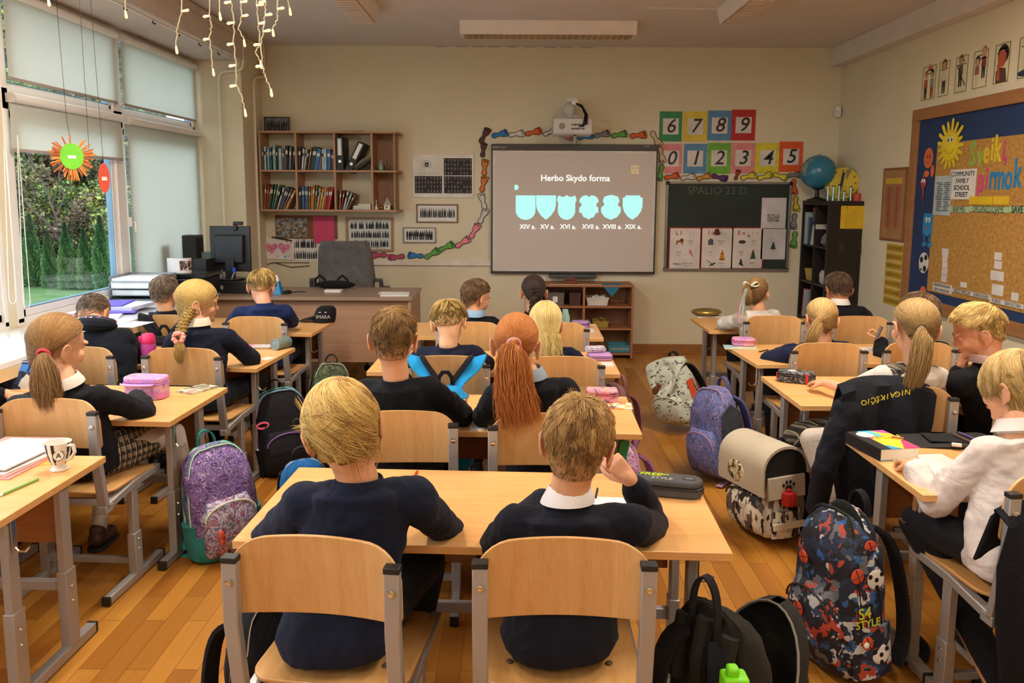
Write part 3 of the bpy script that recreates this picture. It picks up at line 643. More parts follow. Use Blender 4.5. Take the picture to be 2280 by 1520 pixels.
def row(x0,x1,z,spec,rowname):
	"""spec: (colour, thickness, height, lean deg)"""
	x=x0;le=spec[-1];k=max(1,min(1.75,(x1-x0-le[2]*math.sin(R(le[3]))*.9-.0012*len(spec))/sum(q[1]/math.cos(R(q[3]))for q in spec)));spec=[(c,th*k,h*1.06,ln)for c,th,h,ln in spec]
	for i,(c,th,h,ln)in enumerate(spec):
		w_=th/max(.3,math.cos(R(abs(ln))))
		if x+w_+h*math.sin(R(abs(ln)))*(ln>0)>x1+.002 and ln>0:ln=math.degrees(math.asin(max(0,min(.9,(x1-x-w_)/h))))
		if ln>=0:book(x,yb+.03+.01*((i*7)%3),z,th,h,.19,c,ln,'%s %s, %s from the left in the %s'%(CN[c],'folder' if th<.008 else 'book',ORD[min(i,19)],rowname),'books on the wall shelf')
		else:
			xx=x+h*math.sin(R(-ln));book(xx,yb+.03,z+0.001,th,h,.19,c,ln,'%s book, %s from the left in the %s'%(CN[c],ORD[min(i,19)],rowname),'books on the wall shelf')
		x+=w_+.0012
	return x
zt_,zl_=ZSM+.010,ZS0+.010
S=lambda s:[tuple(q)for q in s]
A='d8d8d0 2f6f72 3b5f86 22262b 7fa59b 8d5c3a c9c2b0 1e3b2a 5a3e66 d06f2a c33a35 d3a62c 2e6aa8 8a2a2e 4c7a44 8fb6cf 6a6a6e b48f5c'.split()
row(DV[0]+.021,DV[1]-.002,zt_,[(A[1],.012,.19,0),(A[0],.014,.20,0),(A[2],.012,.19,0),(A[15],.013,.195,0),(A[1],.014,.19,0),(A[3],.010,.2,0),(A[4],.022,.215,0),(A[7],.012,.19,0),(A[0],.008,.18,0),(A[15],.022,.185,0),(A[5],.014,.18,0),(A[6],.008,.21,0),(A[3],.02,.21,2),(A[16],.02,.2,4),(A[3],.016,.2,8)],'upper left compartment')
row(DV[1]+.021,DV[2]-.002,zt_,[(A[3],.014,.2,2),(A[0],.010,.185,5),(A[6],.010,.185,7),(A[3],.010,.18,8),(A[5],.010,.2,9),(A[7],.024,.21,10),(A[12],.02,.19,11),(A[16],.018,.18,0),(A[0],.012,.18,0),(A[15],.016,.18,0),(A[2],.02,.18,0),(A[8],.014,.16,0)],'upper second compartment')
row(DV[0]+.021,DV[1]-.002,zl_,[(A[5],.010,.22,4),(A[10],.006,.21,6),(A[11],.006,.20,8),(A[7],.012,.22,9),(A[14],.008,.215,11),(A[4],.008,.22,13),(A[3],.010,.2,15),(A[6],.009,.2,18),(A[8],.010,.21,21),(A[2],.007,.2,23),(A[5],.009,.2,25),(A[17],.014,.19,27)],'lower left compartment')
row(DV[1]+.021,DV[2]-.002,zl_,[(A[3],.012,.19,0),(A[2],.014,.2,0),(A[12],.010,.2,0),(A[16],.008,.195,1),(A[5],.010,.19,2),(A[11],.007,.2,3),(A[9],.010,.215,5),(A[14],.009,.2,7),(A[6],.008,.19,9),(A[9],.006,.19,10),(A[11],.009,.185,11),(A[6],.007,.185,11),(A[11],.007,.19,12),(A[10],.009,.2,12),(A[13],.012,.2,12),(A[10],.010,.2,12)],'lower second compartment')
row(DV[2]+.03,DV[3]-.09,zl_,[(A[5],.010,.17,5),(A[13],.008,.17,9),(A[6],.010,.165,14),(A[4],.010,.16,22),(A[5],.008,.15,27)],'lower third compartment')
for i,(c,w_,h,n)in enumerate((('6a6a6e',.17,.016,'dark grey book lying at the bottom of the flat pile'),('c9c2b0',.165,.02,'cream book lying in the middle of the flat pile'),('d8d8d0',.12,.016,'small white book on top of the flat pile'))):
	z=zl_+[0,.0165,.0375][i];root=thing('book',n+' on the wall shelf','book',(DV[3]-.012-w_,yb+.02,z),group='books on the wall shelf')
	obj('cover',MB().box((w_/2,.09,.001),(w_,.18,.002)).box((w_/2,.09,h-.001),(w_,.18,.002)).box((.001,.09,h/2),(.002,.18,h)),M(c,.6),root,local=True);obj('pages',MB().box((w_/2+.001,.09,h/2),(w_-.006,.172,h-.0045)),M('ddd8c8',.9),root,local=True)
def binder(x,lean,lab):
	root=thing('ring_binder',lab,'binder',(x,yb+.012,zt_),group='black ring binders')
	Rm=rotm(0,lean,0);c=MB().box((.033,.13,.15),(.066,.25,.30));l=MB().box((.033,.0035,.21),(.034,.002,.15));rg=MB().lathe([(.011,0),(.014,.002),(.014,.003),(.008,.003)],(.033,.004,.08),18,rotm(90))
	for b in(c,l,rg):b.v=[tuple(Rm@Vector(v))for v in b.v]
	obj('cover',c,M('15151a',.5),root,local=True,bevel=.003);obj('spine_label',l,m_white,root,local=True);obj('finger_ring',rg,m_screw,root,local=True)
binder(DV[2]+.022,0,'upright black ring binder with white spine label on the wall shelf')
binder(DV[2]+.095,27,'leaning black ring binder with white spine label on the wall shelf')
for i in range(5):
	x0=DV[2]+.13;pts=[(x0+.004*i,0,zt_+.004+.005*i),(x0+.07,0,zt_+.006+.010*i),(x0+.13-.004*i,0,zt_+.05+.012*i),(DV[3]-.008-.003*i,0,zt_+.11+.004*i)]
	tag(obj('paper_file',MB().strap([Vector(p)+Vector((0,yb+.14,0))for p in pts],.19,.003,(0,1,0)),M(['8d8f92','3c3f44','b7b19a','9aa0a3','c7b98a'][i],.7)),'%s curved paper file, %s of the pile under the leaning binder'%(['grey','charcoal','beige','pale grey','tan'][i],['lowest','second','middle','fourth','uppermost'][i]),'file','curved files under the leaning binder')
q=fw(847,378,.2)[0]
t=thing('vase','small pale green vase in the upper rounded end of the wall shelf','vase',(q,YF-.17,zt_));obj('body',MB().lathe([(.018,0),(.024,.012),(.024,.035),(.010,.062),(.009,.085),(.011,.092)],n=20),M('86b3a4',.3),t,local=True)
t=thing('figurine','tiny dark twig figurine beside the pale green vase','figurine',(q+.055,YF-.16,zt_));obj('body',MB().tube([(0,0,0),(0,0,.09)],[.006,.003],6).ell((0,0,.012),(.014,.01,.012)),M('5c3b28',.6),t,local=True)
q=fw(838,463,.2)[0]
t=thing('figurine','white slim bell figurine on the bottom of the wall shelf end','figurine',(q,YF-.2,zl_));obj('body',MB().lathe([(.018,0),(.016,.02),(.006,.04),(.004,.075),(.008,.085),(.001,.095)],n=14),M('e0dcd2',.4),t,local=True)
t=thing('ornament','round brass ball ornament on the bottom of the wall shelf end','ornament',(q+.045,YF-.2,zl_));obj('ball',MB().ell((0,0,.018),(.022,.022,.018)),M('b58a3e',.25,metal=.9),t,local=True)
t=thing('model_house','small white toy house with pointed roof on the wall shelf end','ornament',(q+.10,YF-.18,zl_))
obj('walls',MB().box((0,0,.022),(.055,.04,.044)),M('ddd8cc',.6),t,local=True);obj('roof',MB().lathe([(.042,.044),(.03,.06),(.012,.09),(.002,.115)],n=4),M('b8b2a6',.6),t,local=True);obj('window',MB().box((-.003,-.021,.022),(.014,.002,.02)),M('6a4a2c',.6),t,local=True)
def people_row(mb,F,x0,x1,z,h,n,seed=0,t=.0012):
	g=random.Random(seed)
	for i in range(n):
		x=x0+(x1-x0)*(i+.5)/n+g.uniform(-.2,.2)*(x1-x0)/n;w_=(x1-x0)/n*g.uniform(.55,.95);hh=h*g.uniform(.85,1.08)
		mb.prism([(x-w_/2,z),(x-w_/2,z+hh*.55),(x-w_*.38,z+hh*.72),(x-w_*.2,z+hh*.78),(x-w_*.22,z+hh*.93),(x,z+hh),(x+w_*.22,z+hh*.93),(x+w_*.2,z+hh*.78),(x+w_*.38,z+hh*.72),(x+w_/2,z+hh*.55),(x+w_/2,z),(x+w_*.06,z),(x,z+hh*.3),(x-w_*.06,z)],F,0,t)
m_fig=M('24222c',.6,var=.3,vs=60);m_frame=mwood('6f4a2c','8a5f3a',0,1.2,.5);m_paper=M('e2dfd8',.7,var=.01)
def picture(x0,x1,z0,z1,label,frame,fw_=.018,rows=((.2,.6,12),),back=m_paper,off=0.,cap=True,tilt=0,name='framed_photo'):
	cx_,cz_=(x0+x1)/2,(z0+z1)/2;ct,st_=math.cos(R(tilt)),math.sin(R(tilt));w_,h_=x1-x0,z1-z0
	F=lambda u,v,q:Vector((cx_+u*ct-v*st_,YF-off-q,cz_+u*st_+v*ct))
	t=thing(name,label,'picture',(cx_,YF-off,z0),world=True)
	rc=lambda a,b,c,d:[(a,c),(b,c),(b,d),(a,d)]
	if frame:
		mb=MB()
		for r_ in(rc(-w_/2,w_/2,h_/2-fw_,h_/2),rc(-w_/2,w_/2,-h_/2,-h_/2+fw_),rc(-w_/2,-w_/2+fw_,-h_/2+fw_,h_/2-fw_),rc(w_/2-fw_,w_/2,-h_/2+fw_,h_/2-fw_)):mb.prism(r_,F,0,.016)
		obj('frame',mb,frame,t,bevel=.0015)
	fi=fw_ if frame else 0;obj('photo',MB().prism(rc(-w_/2+fi,w_/2-fi,-h_/2+fi,h_/2-fi),F,0,.004),back,t)
	mb=MB();iw=w_-2*fi
	for i,(zr,hr,n)in enumerate(rows):people_row(mb,lambda u,v,q:F(u,v,q+.004),-iw*.44*(1-.0),iw*.44,-h_/2+h_*zr,h_*hr,n,seed=i+int(abs(x0)*100))
	obj('people',mb,m_fig,t)
	if cap:obj('caption',MB().prism(rc(-iw*.25,iw*.25,-h_/2+fi+h_*.05,-h_/2+fi+h_*.062),lambda u,v,q:F(u,v,q+.004),0,.0008),M('7a7a78',.8),t)
	return t
c0=fw(595,291);c1=fw(650,258)
picture(c0[0],c1[0],ZS1+.011,ZS1+.011+c1[1]-c0[1],'small group photo in a dark frame on top of the wall shelf',M('2b241f',.4),.01,((.1,.45,12),(.35,.45,12)),back=M('6c6468',.6,var=.3,vs=50),off=.08,cap=False)
tag(obj('tablet',MB().box((fw(795,288)[0],YF-.13,ZS1+.014),(.2,.14,.008)),m_black,bevel=.002),'thin black tray lying on top of the wall shelf','tray')
# class picture board

x0,z1=fw(919,344);x1,z0=fw(1055,440)
t=thing('class_photo_board','white board of small class portraits with a round crest','poster',((x0+x1)/2,YF,z0),world=True)
obj('sheet',MB().box(((x0+x1)/2,YF-.006,(z0+z1)/2),(x1-x0,.012,z1-z0)),M('dedad0',.6),t,bevel=.001)
W_,H_=x1-x0,z1-z0
m_ph=M('17151c',.6,var=.35,vs=40);
for(u0,u1,v0,v1)in((.51,.97,.52,.92),(.03,.48,.10,.50),(.51,.97,.10,.50)):
	b=obj('portrait_grid',MB().box((x0+W_*(u0+u1)/2,YF-.0125,z0+H_*(v0+v1)/2),(W_*(u1-u0),.001,H_*(v1-v0))),m_ph,t)
	f=MB();c_=MB()
	for i in range(9):
		for j in range(4):
			if random.random()<.1:continue
			x=x0+W_*(u0+(u1-u0)*(i+.5)/9);z=z0+H_*(v0+(v1-v0)*(j+.55)/4);f.ell((x,YF-.0135,z+.004),(.0045,.001,.006),nu=8,nv=5)
			c_.box((x,YF-.0135,z-.009),(.014,.001,.008))
	obj('faces',f,M('b99a86',.7,var=.2,vs=90),b,local=True);obj('bodies',c_,mpattern(['4a5a78','8f8f98','2a2f3c','9a6a5c'],60),b,local=True)
cx_,cz_=x0+W_*.23,z0+H_*.76
obj('crest',MB().tube([(cx_+.042*math.cos(R(a)),YF-.0128,cz_+.042*math.sin(R(a)))for a in range(-60,241,15)],.0016,5).box((cx_,YF-.0128,cz_+.002),(.038,.001,.044)),M('1d1d20',.6),t);obj('crest_shield',MB().box((cx_,YF-.0136,cz_-.002),(.018,.001,.024)),M('7d8a92',.6),t)
def cap_line(parent,x0_,x1_,z_,y_,th=.003,m=None,n=4,name='caption'):
	mb=MB();x=x0_;g=random.Random(int(z_*1e4))
	while x<x1_:w_=g.uniform(.006,.018);mb.box((x+w_/2,y_,z_),(min(w_,x1_-x),.0006,th));x+=w_+.004
	return obj(name,mb,m or M('55534f',.8),parent)
cap_line(t,x0+W_*.08,x0+W_*.42,z0+H_*.56,YF-.0126)
m_lf=mwood('9a7350','ad855e',0,1,.5)
for(a,b,lab,fr,rows)in(((927,454),(1020,496),'wide group photo in a brown frame under the portrait board',m_frame,((.28,.5,22),)),((897,505),(971,541),'group photo in a silver frame above the green footprints',M('8f8c84',.4,metal=.4),((.2,.42,13),(.42,.42,12)))):
	p,q=fw(*a),fw(*b);picture(p[0],q[0],q[1],p[1],lab,fr,.012,rows)
p,q=fw(770,483),fw(877,560);picture(p[0],q[0],q[1],p[1],'large three row group photo in a light wooden frame behind the office chair',m_lf,.022,((.14,.2,16),(.4,.2,16),(.66,.2,11)),back=M('c9ccc4',.35))
p,q=fw(613,479),fw(752,532)
t=thing('pinboard','brown pinboard under the shelf holding a photo and a pink sheet','pinboard',((p[0]+q[0])/2,YF,q[1]),world=True)
obj('board',MB().box(((p[0]+q[0])/2,YF-.006,(p[1]+q[1])/2),(q[0]-p[0],.012,p[1]-q[1])),M('7d5231',.7,bump=.2),t,bevel=.002)
a,b=fw(615,485),fw(686,528);o=tag(obj('group_photo',MB().box(((a[0]+b[0])/2,YF-.0135,(a[1]+b[1])/2),(b[0]-a[0],.002,a[1]-b[1])),mpattern(['55602e','7d8a8a','8a6a58','9aa3b4','5a4a44','b49a88'],55)),'faded colour group photo pinned on the brown pinboard','photo')
a,b=fw(698,481),fw(746,541);o=tag(obj('note_sheet',MB().box(((a[0]+b[0])/2,YF-.0155,(a[1]+b[1])/2),(b[0]-a[0],.0015,a[1]-b[1])),M('d3486f',.7)),'bright pink sheet hanging from the pinboard','paper sheet')
a,b=fw(650,528),fw(710,580);picture(a[0],b[0],b[1],a[1],'white sheet with two rows of group photos beside the heart drawing',None,0,((.08,.36,11),(.55,.36,11)),cap=False,name='photo_sheet')
a,b=fw(588,529),fw(657,577);cx_,cz_=(a[0]+b[0])/2,(a[1]+b[1])/2
t=thing('drawing','child drawing of two pink hearts on white paper','drawing',(cx_,YF,b[1]),world=True)
Fd=lambda u,v,q:Vector((cx_+u*.998-v*-.06,YF-.012-q,cz_+v*.998-u*.06));w_,h_=(b[0]-a[0]),a[1]-b[1]
obj('paper',MB().prism([(-w_/2,-h_/2),(w_/2,-h_/2),(w_/2,h_/2),(-w_/2,h_/2)],Fd,-.004,0),M('e6dfdc',.7),t)
def heart(cx0,cy0,s,rot=0):
	pts=[]
	for i in range(28):a_=2*PI*i/28;x=.0625*16*math.sin(a_)**3;y=.0625*(13*math.cos(a_)-5*math.cos(2*a_)-2*math.cos(3*a_)-math.cos(4*a_));pts.append((cx0+s*(x*math.cos(rot)-y*math.sin(rot)),cy0+s*(x*math.sin(rot)+y*math.cos(rot))))
	return pts
m_h=M('e07f9c',.8,var=.25,vs=60)
obj('heart',MB().prism(heart(-.075,-.0,.06,.1),Fd,0,.0008),m_h,t);obj('heart',MB().prism(heart(.045,.008,.06,-.15),Fd,0,.0012),m_h,t)
for(u,v,s,c)in((.07,.075,.014,'e07f9c'),(.11,.065,.010,'e07f9c'),(-.01,-.075,.010,'d66a86'),(.06,-.075,.014,'69b6d8'),(.095,-.07,.009,'e79ab2')):obj('heart',MB().prism(heart(u,v,s),Fd,0,.001),M(c,.8),t)
a,b=fw(607,527),fw(652,535);tag(obj('pointer',MB().tube([(a[0],YF-.03,a[1]),(b[0],YF-.03,b[1])],.006,8),m_black),'black rod above the heart drawing','rod')
a=fw(592,600);b=fw(610,584);c=fw(690,592)
tag(obj('cable',MB().tube([(a[0],YF-.01,a[1]-.05),(a[0]+.01,YF-.01,b[1]-.02),(b[0],YF-.01,b[1]),((b[0]+c[0])/2,YF-.01,b[1]-.045),(c[0],YF-.01,b[1]-.03)],.005,6).tube([(b[0],YF-.01,b[1]+.0),(c[0],YF-.01,b[1]+.0)],.004,6),M('6e6558',.6)),'black cables sagging on the wall behind the monitor','cable')
a=fw(820,581);b=fw(1096,590);struct('trim_7',MB().box(((a[0]+b[0])/2,YF-.012,(a[1]+b[1])/2),(b[0]-a[0],.024,.045)),M('dcd3c9',.5),bevel=.003)
# ---------------------------------------------------------------- whiteboard with the projected slide

a,b=fw(1094,321),fw(1455,609);bx,bz,bw,bh=(a[0]+b[0])/2,(a[1]+b[1])/2,b[0]-a[0],a[1]-b[1]
t=thing('interactive_whiteboard','large interactive whiteboard showing a slide about shield shapes','whiteboard',(bx,YF,b[1]),world=True)
fr=M('3c3835',.45)
obj('frame',MB().box((bx,YF-.045,a[1]-.03),(bw,.05,.06)).box((bx-bw/2+.008,YF-.04,bz),(.016,.04,bh)).box((bx+bw/2-.008,YF-.04,bz),(.016,.04,bh)).box((bx,YF-.04,b[1]+.012),(bw,.04,.024)).box((bx,YF-.015,bz),(bw*.6,.03,bh*.6)),fr,t,bevel=.003)
def screen_mat():
	tt=NT('projected_surface');tt.p.inputs['Base Color'].default_value=lin('b5aca6');tt.p.inputs['Roughness'].default_value=.45;return tt.m
pb=M('d8d0cc',.3)
obj('panel_border',MB().box((bx,YF-.052,bz-.02),(bw-.03,.012,bh-.075)),pb,t)
scr=obj('screen',MB().box((bx,YF-.0585,bz-.022),(bw-.075,.002,bh-.115)),M('d3c8c0',.45,var=0),t)
BF=lambda u,v,q:Vector((u,YF-.060-q,v))
def bp(px,py):return fw(px,py,.06)
m_cy=M('a8f4f0',.6,em=.72,var=0);m_tx=M('f4fbfb',.6,em=.75,var=0)
def shield(kind,cx0,zt0,w,h):
	hw=w/2;P=[]
	if kind==0:P=[(-hw,0),(hw,0),(hw,-h*.62)]+[(hw*math.cos(R(q)),-h*.62-h*.38*math.sin(R(q)))for q in range(10,171,10)]+[(-hw,-h*.62)]
	if kind==1:P=[(-hw,0),(hw,0),(hw,-h*.4),(hw*.88,-h*.6),(hw*.5,-h*.83),(0,-h),(-hw*.5,-h*.83),(-hw*.88,-h*.6),(-hw,-h*.4)]
	if kind==2:P=[(-hw*.85,0),(-hw*.5,-h*.06),(-hw*.2,-h*.05),(0,h*.02),(hw*.2,-h*.05),(hw*.5,-h*.06),(hw*.85,0),(hw,-h*.2),(hw*.86,-h*.3),(hw*.88,-h*.62)]+[(hw*.88*math.cos(R(q)),-h*.62-h*.38*math.sin(R(q)))for q in range(10,171,10)]+[(-hw*.88,-h*.62),(-hw*.86,-h*.3),(-hw,-h*.2)]
	if kind==3:P=[(0,-h*.08),(hw*.2,0),(hw*.6,-h*.02),(hw*.9,-h*.13),(hw,-h*.28),(hw*.8,-h*.3),(hw*.72,-h*.42),(hw*.95,-h*.5),(hw*.97,-h*.7),(hw*.72,-h*.72),(hw*.5,-h*.9),(hw*.2,-h*.92),(0,-h),(-hw*.2,-h*.92),(-hw*.5,-h*.9),(-hw*.72,-h*.72),(-hw*.97,-h*.7),(-hw*.95,-h*.5),(-hw*.72,-h*.42),(-hw*.8,-h*.3),(-hw,-h*.28),(-hw*.9,-h*.13),(-hw*.6,-h*.02),(-hw*.2,0)]
	if kind==4:P=[(0,h*.02),(hw*.3,0),(hw*.7,-h*.06),(hw*.85,-h*.25),(hw*.68,-h*.34),(hw*.72,-h*.42),(hw,-h*.5),(hw*.98,-h*.7),(hw*.6,-h*.9),(0,-h),(-hw*.6,-h*.9),(-hw*.98,-h*.7),(-hw,-h*.5),(-hw*.72,-h*.42),(-hw*.68,-h*.34),(-hw*.85,-h*.25),(-hw*.7,-h*.06),(-hw*.3,0)]
	if kind==5:P=[(-hw*.72,0),(hw*.72,0),(hw*.78,-h*.08),(hw,-h*.1),(hw,-h*.45),(hw*.85,-h*.66),(hw*.5,-h*.86),(0,-h),(-hw*.5,-h*.86),(-hw*.85,-h*.66),(-hw,-h*.45),(-hw,-h*.1),(-hw*.78,-h*.08)]
	return[(cx0+x,zt0+y)for x,y in P]
ctr=[1170.5,1216,1262,1311.5,1361,1409];cap=['XIV a.','XV a.','XVI a.','XVII a.','XVIII a.','XIX a.'];capx=[1175,1219,1265,1315.5,1363.5,1410]
for i,px in enumerate(ctr):
	p=bp(px,435);q=bp(px,489);obj('projected_shield',MB().prism(shield(i,p[0],p[1],(43.5)/231,p[1]-q[1]),BF,0,.0008),m_cy,t)
	p=bp(capx[i],505);text(cap[i],.062,lambda u,v,q,p=p:BF(p[0]+u,p[1]+v,q),m_tx,t,'projected_text',bold=.001)
p=bp(1281,397);text('Herbo Skydo forma',.082,lambda u,v,q:BF(p[0]+u,p[1]+v,q),m_tx,t,'projected_text',bold=.0012)
p=bp(1150,417);obj('projected_mark',MB().prism([(p[0]-.018,p[1]-.022),(p[0]+.002,p[1]-.024),(p[0]+.016,p[1]-.014),(p[0]+.02,p[1]),(p[0]+.016,p[1]+.014),(p[0]+.002,p[1]+.024),(p[0]-.018,p[1]+.022)],BF,0,.0008),m_cy,t)
p=bp(1414,378);m_g=M('e2c98c',.6,em=.35,var=0)
lg=MB()
for(u0,v0,u1,v1)in((-.03,-.03,-.03,.03),(.03,-.03,.03,.03),(-.03,-.034,-.008,-.034),(.008,-.034,.03,-.034),(-.03,.034,.03,.034),(0,.034,0,.0),(-.014,.0,.014,.0),(-.014,.0,-.014,-.034),(.014,.0,.014,-.034)):lg.prism([(p[0]+u0-.004,p[1]+min(v0,v1)-.002),(p[0]+u1+.004,p[1]+min(v0,v1)-.002),(p[0]+u1+.004,p[1]+max(v0,v1)+.004),(p[0]+u0-.004,p[1]+max(v0,v1)+.004)],BF,0,.0008)
obj('projected_emblem',lg,m_g,t)
lg=MB()
for i in range(19):a_=R(-190+i*200/18);lg.box((p[0]+.072*math.cos(a_),YF-.0605,p[1]-.01+.062*math.sin(a_)),(.008,.001,.006),rotm(0,-math.degrees(a_)))
obj('projected_emblem',lg,M('cbb98e',.6,em=.15,var=0),t)
p=bp(1107,328);text('SMART Board',.022,lambda u,v,q:Vector((p[0]+u+.02,YF-.0705-q,p[1]+v)),M('c9c5c0',.5),t,'maker_lettering');p2_=bp(1448,326);text('SMART',.016,lambda u,v,q:Vector((p2_[0]+u-.03,YF-.0705-q,p2_[1]+v)),M('c9c5c0',.5),t,'maker_lettering')
a,b=fw(1222,609,.05),fw(1327,617,.05);obj('pen_tray',MB().box(((a[0]+b[0])/2,YF-.06,(a[1]+b[1])/2-.005),(b[0]-a[0],.09,.035)),M('4a4c50',.5),t,bevel=.01,seg=3)
# ---------------------------------------------------------------- projector on a wall arm

py_=7.0;a=pY(1232,262,py_);b=pY(1320,300,py_);pcx,pcz=(a.x+b.x)/2,(a.z+b.z)/2
t=thing('projector','white wall projector on a short arm above the whiteboard','projector',(pcx,YF-.3,b.z),world=True)
m_pj=M('c9c6c2',.4)
obj('body',MB().box((pcx,py_+.12,pcz),(b.x-a.x,.26,a.z-b.z)),m_pj,t,bevel=.018,seg=4)
obj('top_bracket',MB().box((pcx,py_+.16,pcz+.09),(.14,.16,.012)).tube([(pcx+.01,py_+.16,pcz+.09),(pcx+.01,py_+.16,pcz+.17)],[.05,.04],12),m_pj,t,bevel=.003)
obj('hood',MB().ell((pcx-.02,py_+.16,pcz+.15),(.065,.08,.085)),M('dcdcd6',.35,trans=.3),t)
obj('arm',MB().box((pcx+.02,(py_+YF)/2+.08,pcz+.22),(.06,YF-py_-.16+.1,.045)).box((pcx+.02,YF-.015,pcz+.2),(.10,.03,.2)),m_white,t,bevel=.004)
obj('speaker_grille',MB().lathe([(.028,0),(.028,.003)],(pcx-.10,py_-.010,pcz),20,rotm(90)),M('8e8b88',.5),t)
pt=MB();g=random.Random(3)
for i in range(16):pt.box((pcx-.02+.015*(i%8)+.01,py_-.012,pcz-.022+.035*(i//8)),(.010,.004,g.uniform(.008,.02)))
obj('sockets',pt,m_black,t)
for i in range(3):obj('cable',MB().tube([(pcx+.02,py_+.13,pcz+.22),(pcx+.08,py_+.05,pcz+.19-.01*i),(pcx+.125-.01*i,py_-.01,pcz+.10),(pcx+.12-.015*i,py_-.03,pcz+.02),(pcx+.05+.02*i,py_-.02,pcz-.005)],.006,6),m_black,t)
obj('foot',MB().box((pcx-.14,py_+.06,pcz+.055),(.016,.016,.022)).box((pcx+.14,py_+.06,pcz+.055),(.016,.016,.022)).box((pcx+.02,py_+.05,pcz-.065),(.03,.03,.03)),m_black,t)
a=fw(1280,302,.01);obj('cable_duct',MB().box((a[0],YF-.008,(a[1]+2.03)/2),(.016,.016,a[1]-2.01)),m_white,t)
# ---------------------------------------------------------------- chalkboard

a,b=fw(1483,404),fw(1752,603);bx,bz,bw,bh=(a[0]+b[0])/2,(a[1]+b[1])/2,b[0]-a[0],a[1]-b[1]
t=thing('chalkboard','green chalkboard with the date in chalk and posters below','chalkboard',(bx,YF,b[1]),world=True)
obj('board',MB().box((bx,YF-.012,bz),(bw-.02,.02,bh-.02)),M('22302a',.7,var=.12,vs=3),t)
obj('frame',MB().box((bx,YF-.016,a[1]-.011),(bw,.032,.022)).box((bx,YF-.02,b[1]+.011),(bw,.04,.022)).box((a[0]+.011,YF-.016,bz),(.022,.032,bh)).box((b[0]-.011,YF-.016,bz),(.022,.032,bh)),M('8d8a84',.35,metal=.6),t,bevel=.003)
obj('corner',MB().box((a[0]+.014,YF-.02,a[1]-.014),(.034,.034,.034)).box((b[0]-.014,YF-.02,a[1]-.014),(.034,.034,.034)).box((a[0]+.014,YF-.02,b[1]+.014),(.034,.034,.034)).box((b[0]-.014,YF-.02,b[1]+.014),(.034,.034,.034)),m_black,t,bevel=.006)
p=fw(1599,425,.02);text('SPALIO 23 D.',.105,lambda u,v,q:Vector((p[0]+u*1.0,YF-.0222-q,p[1]+v)),M('6e746c',.9),t,'chalk_writing',depth=.0003,bold=-.0018,sx=1.0)
RC=lambda a,b,c,d:[(a,c),(b,c),(b,d),(a,d)]
def card(pa,pb,label,paper,off,name='poster',cat='poster',border=None,bwid=.012):
	a,b=fw(*pa),fw(*pb);cx_,cz_=(a[0]+b[0])/2,(a[1]+b[1])/2;t=thing(name,label,cat,(cx_,YF-off,b[1]),world=True)
	if border:obj('border',MB().box((cx_,YF-off-.001,cz_),(b[0]-a[0],.0015,a[1]-b[1])),border,t)
	k=bwid*2 if border else 0;obj('paper',MB().prism(rrect(b[0]-a[0]-k,a[1]-b[1]-k,.008 if border else .0005,3,cx_,cz_),FW(off),.0018 if border else 0,.003),paper,t)
	return t,cx_,cz_,b[0]-a[0],a[1]-b[1]
red=M('8e2626',.6);pp=M('ddd3cb',.7);dk=M('55524e',.8)
LP={'L l':(1489,505,1558,600),'I i':(1560,505,1628,599),'E e':(1629,505,1696,599)}
def blob(t,pts,m,cx_,cz_,y,name='drawing'):obj(name,MB().prism([(cx_+u,cz_+v)for u,v in pts],FW(y),0,.0008),m,t)
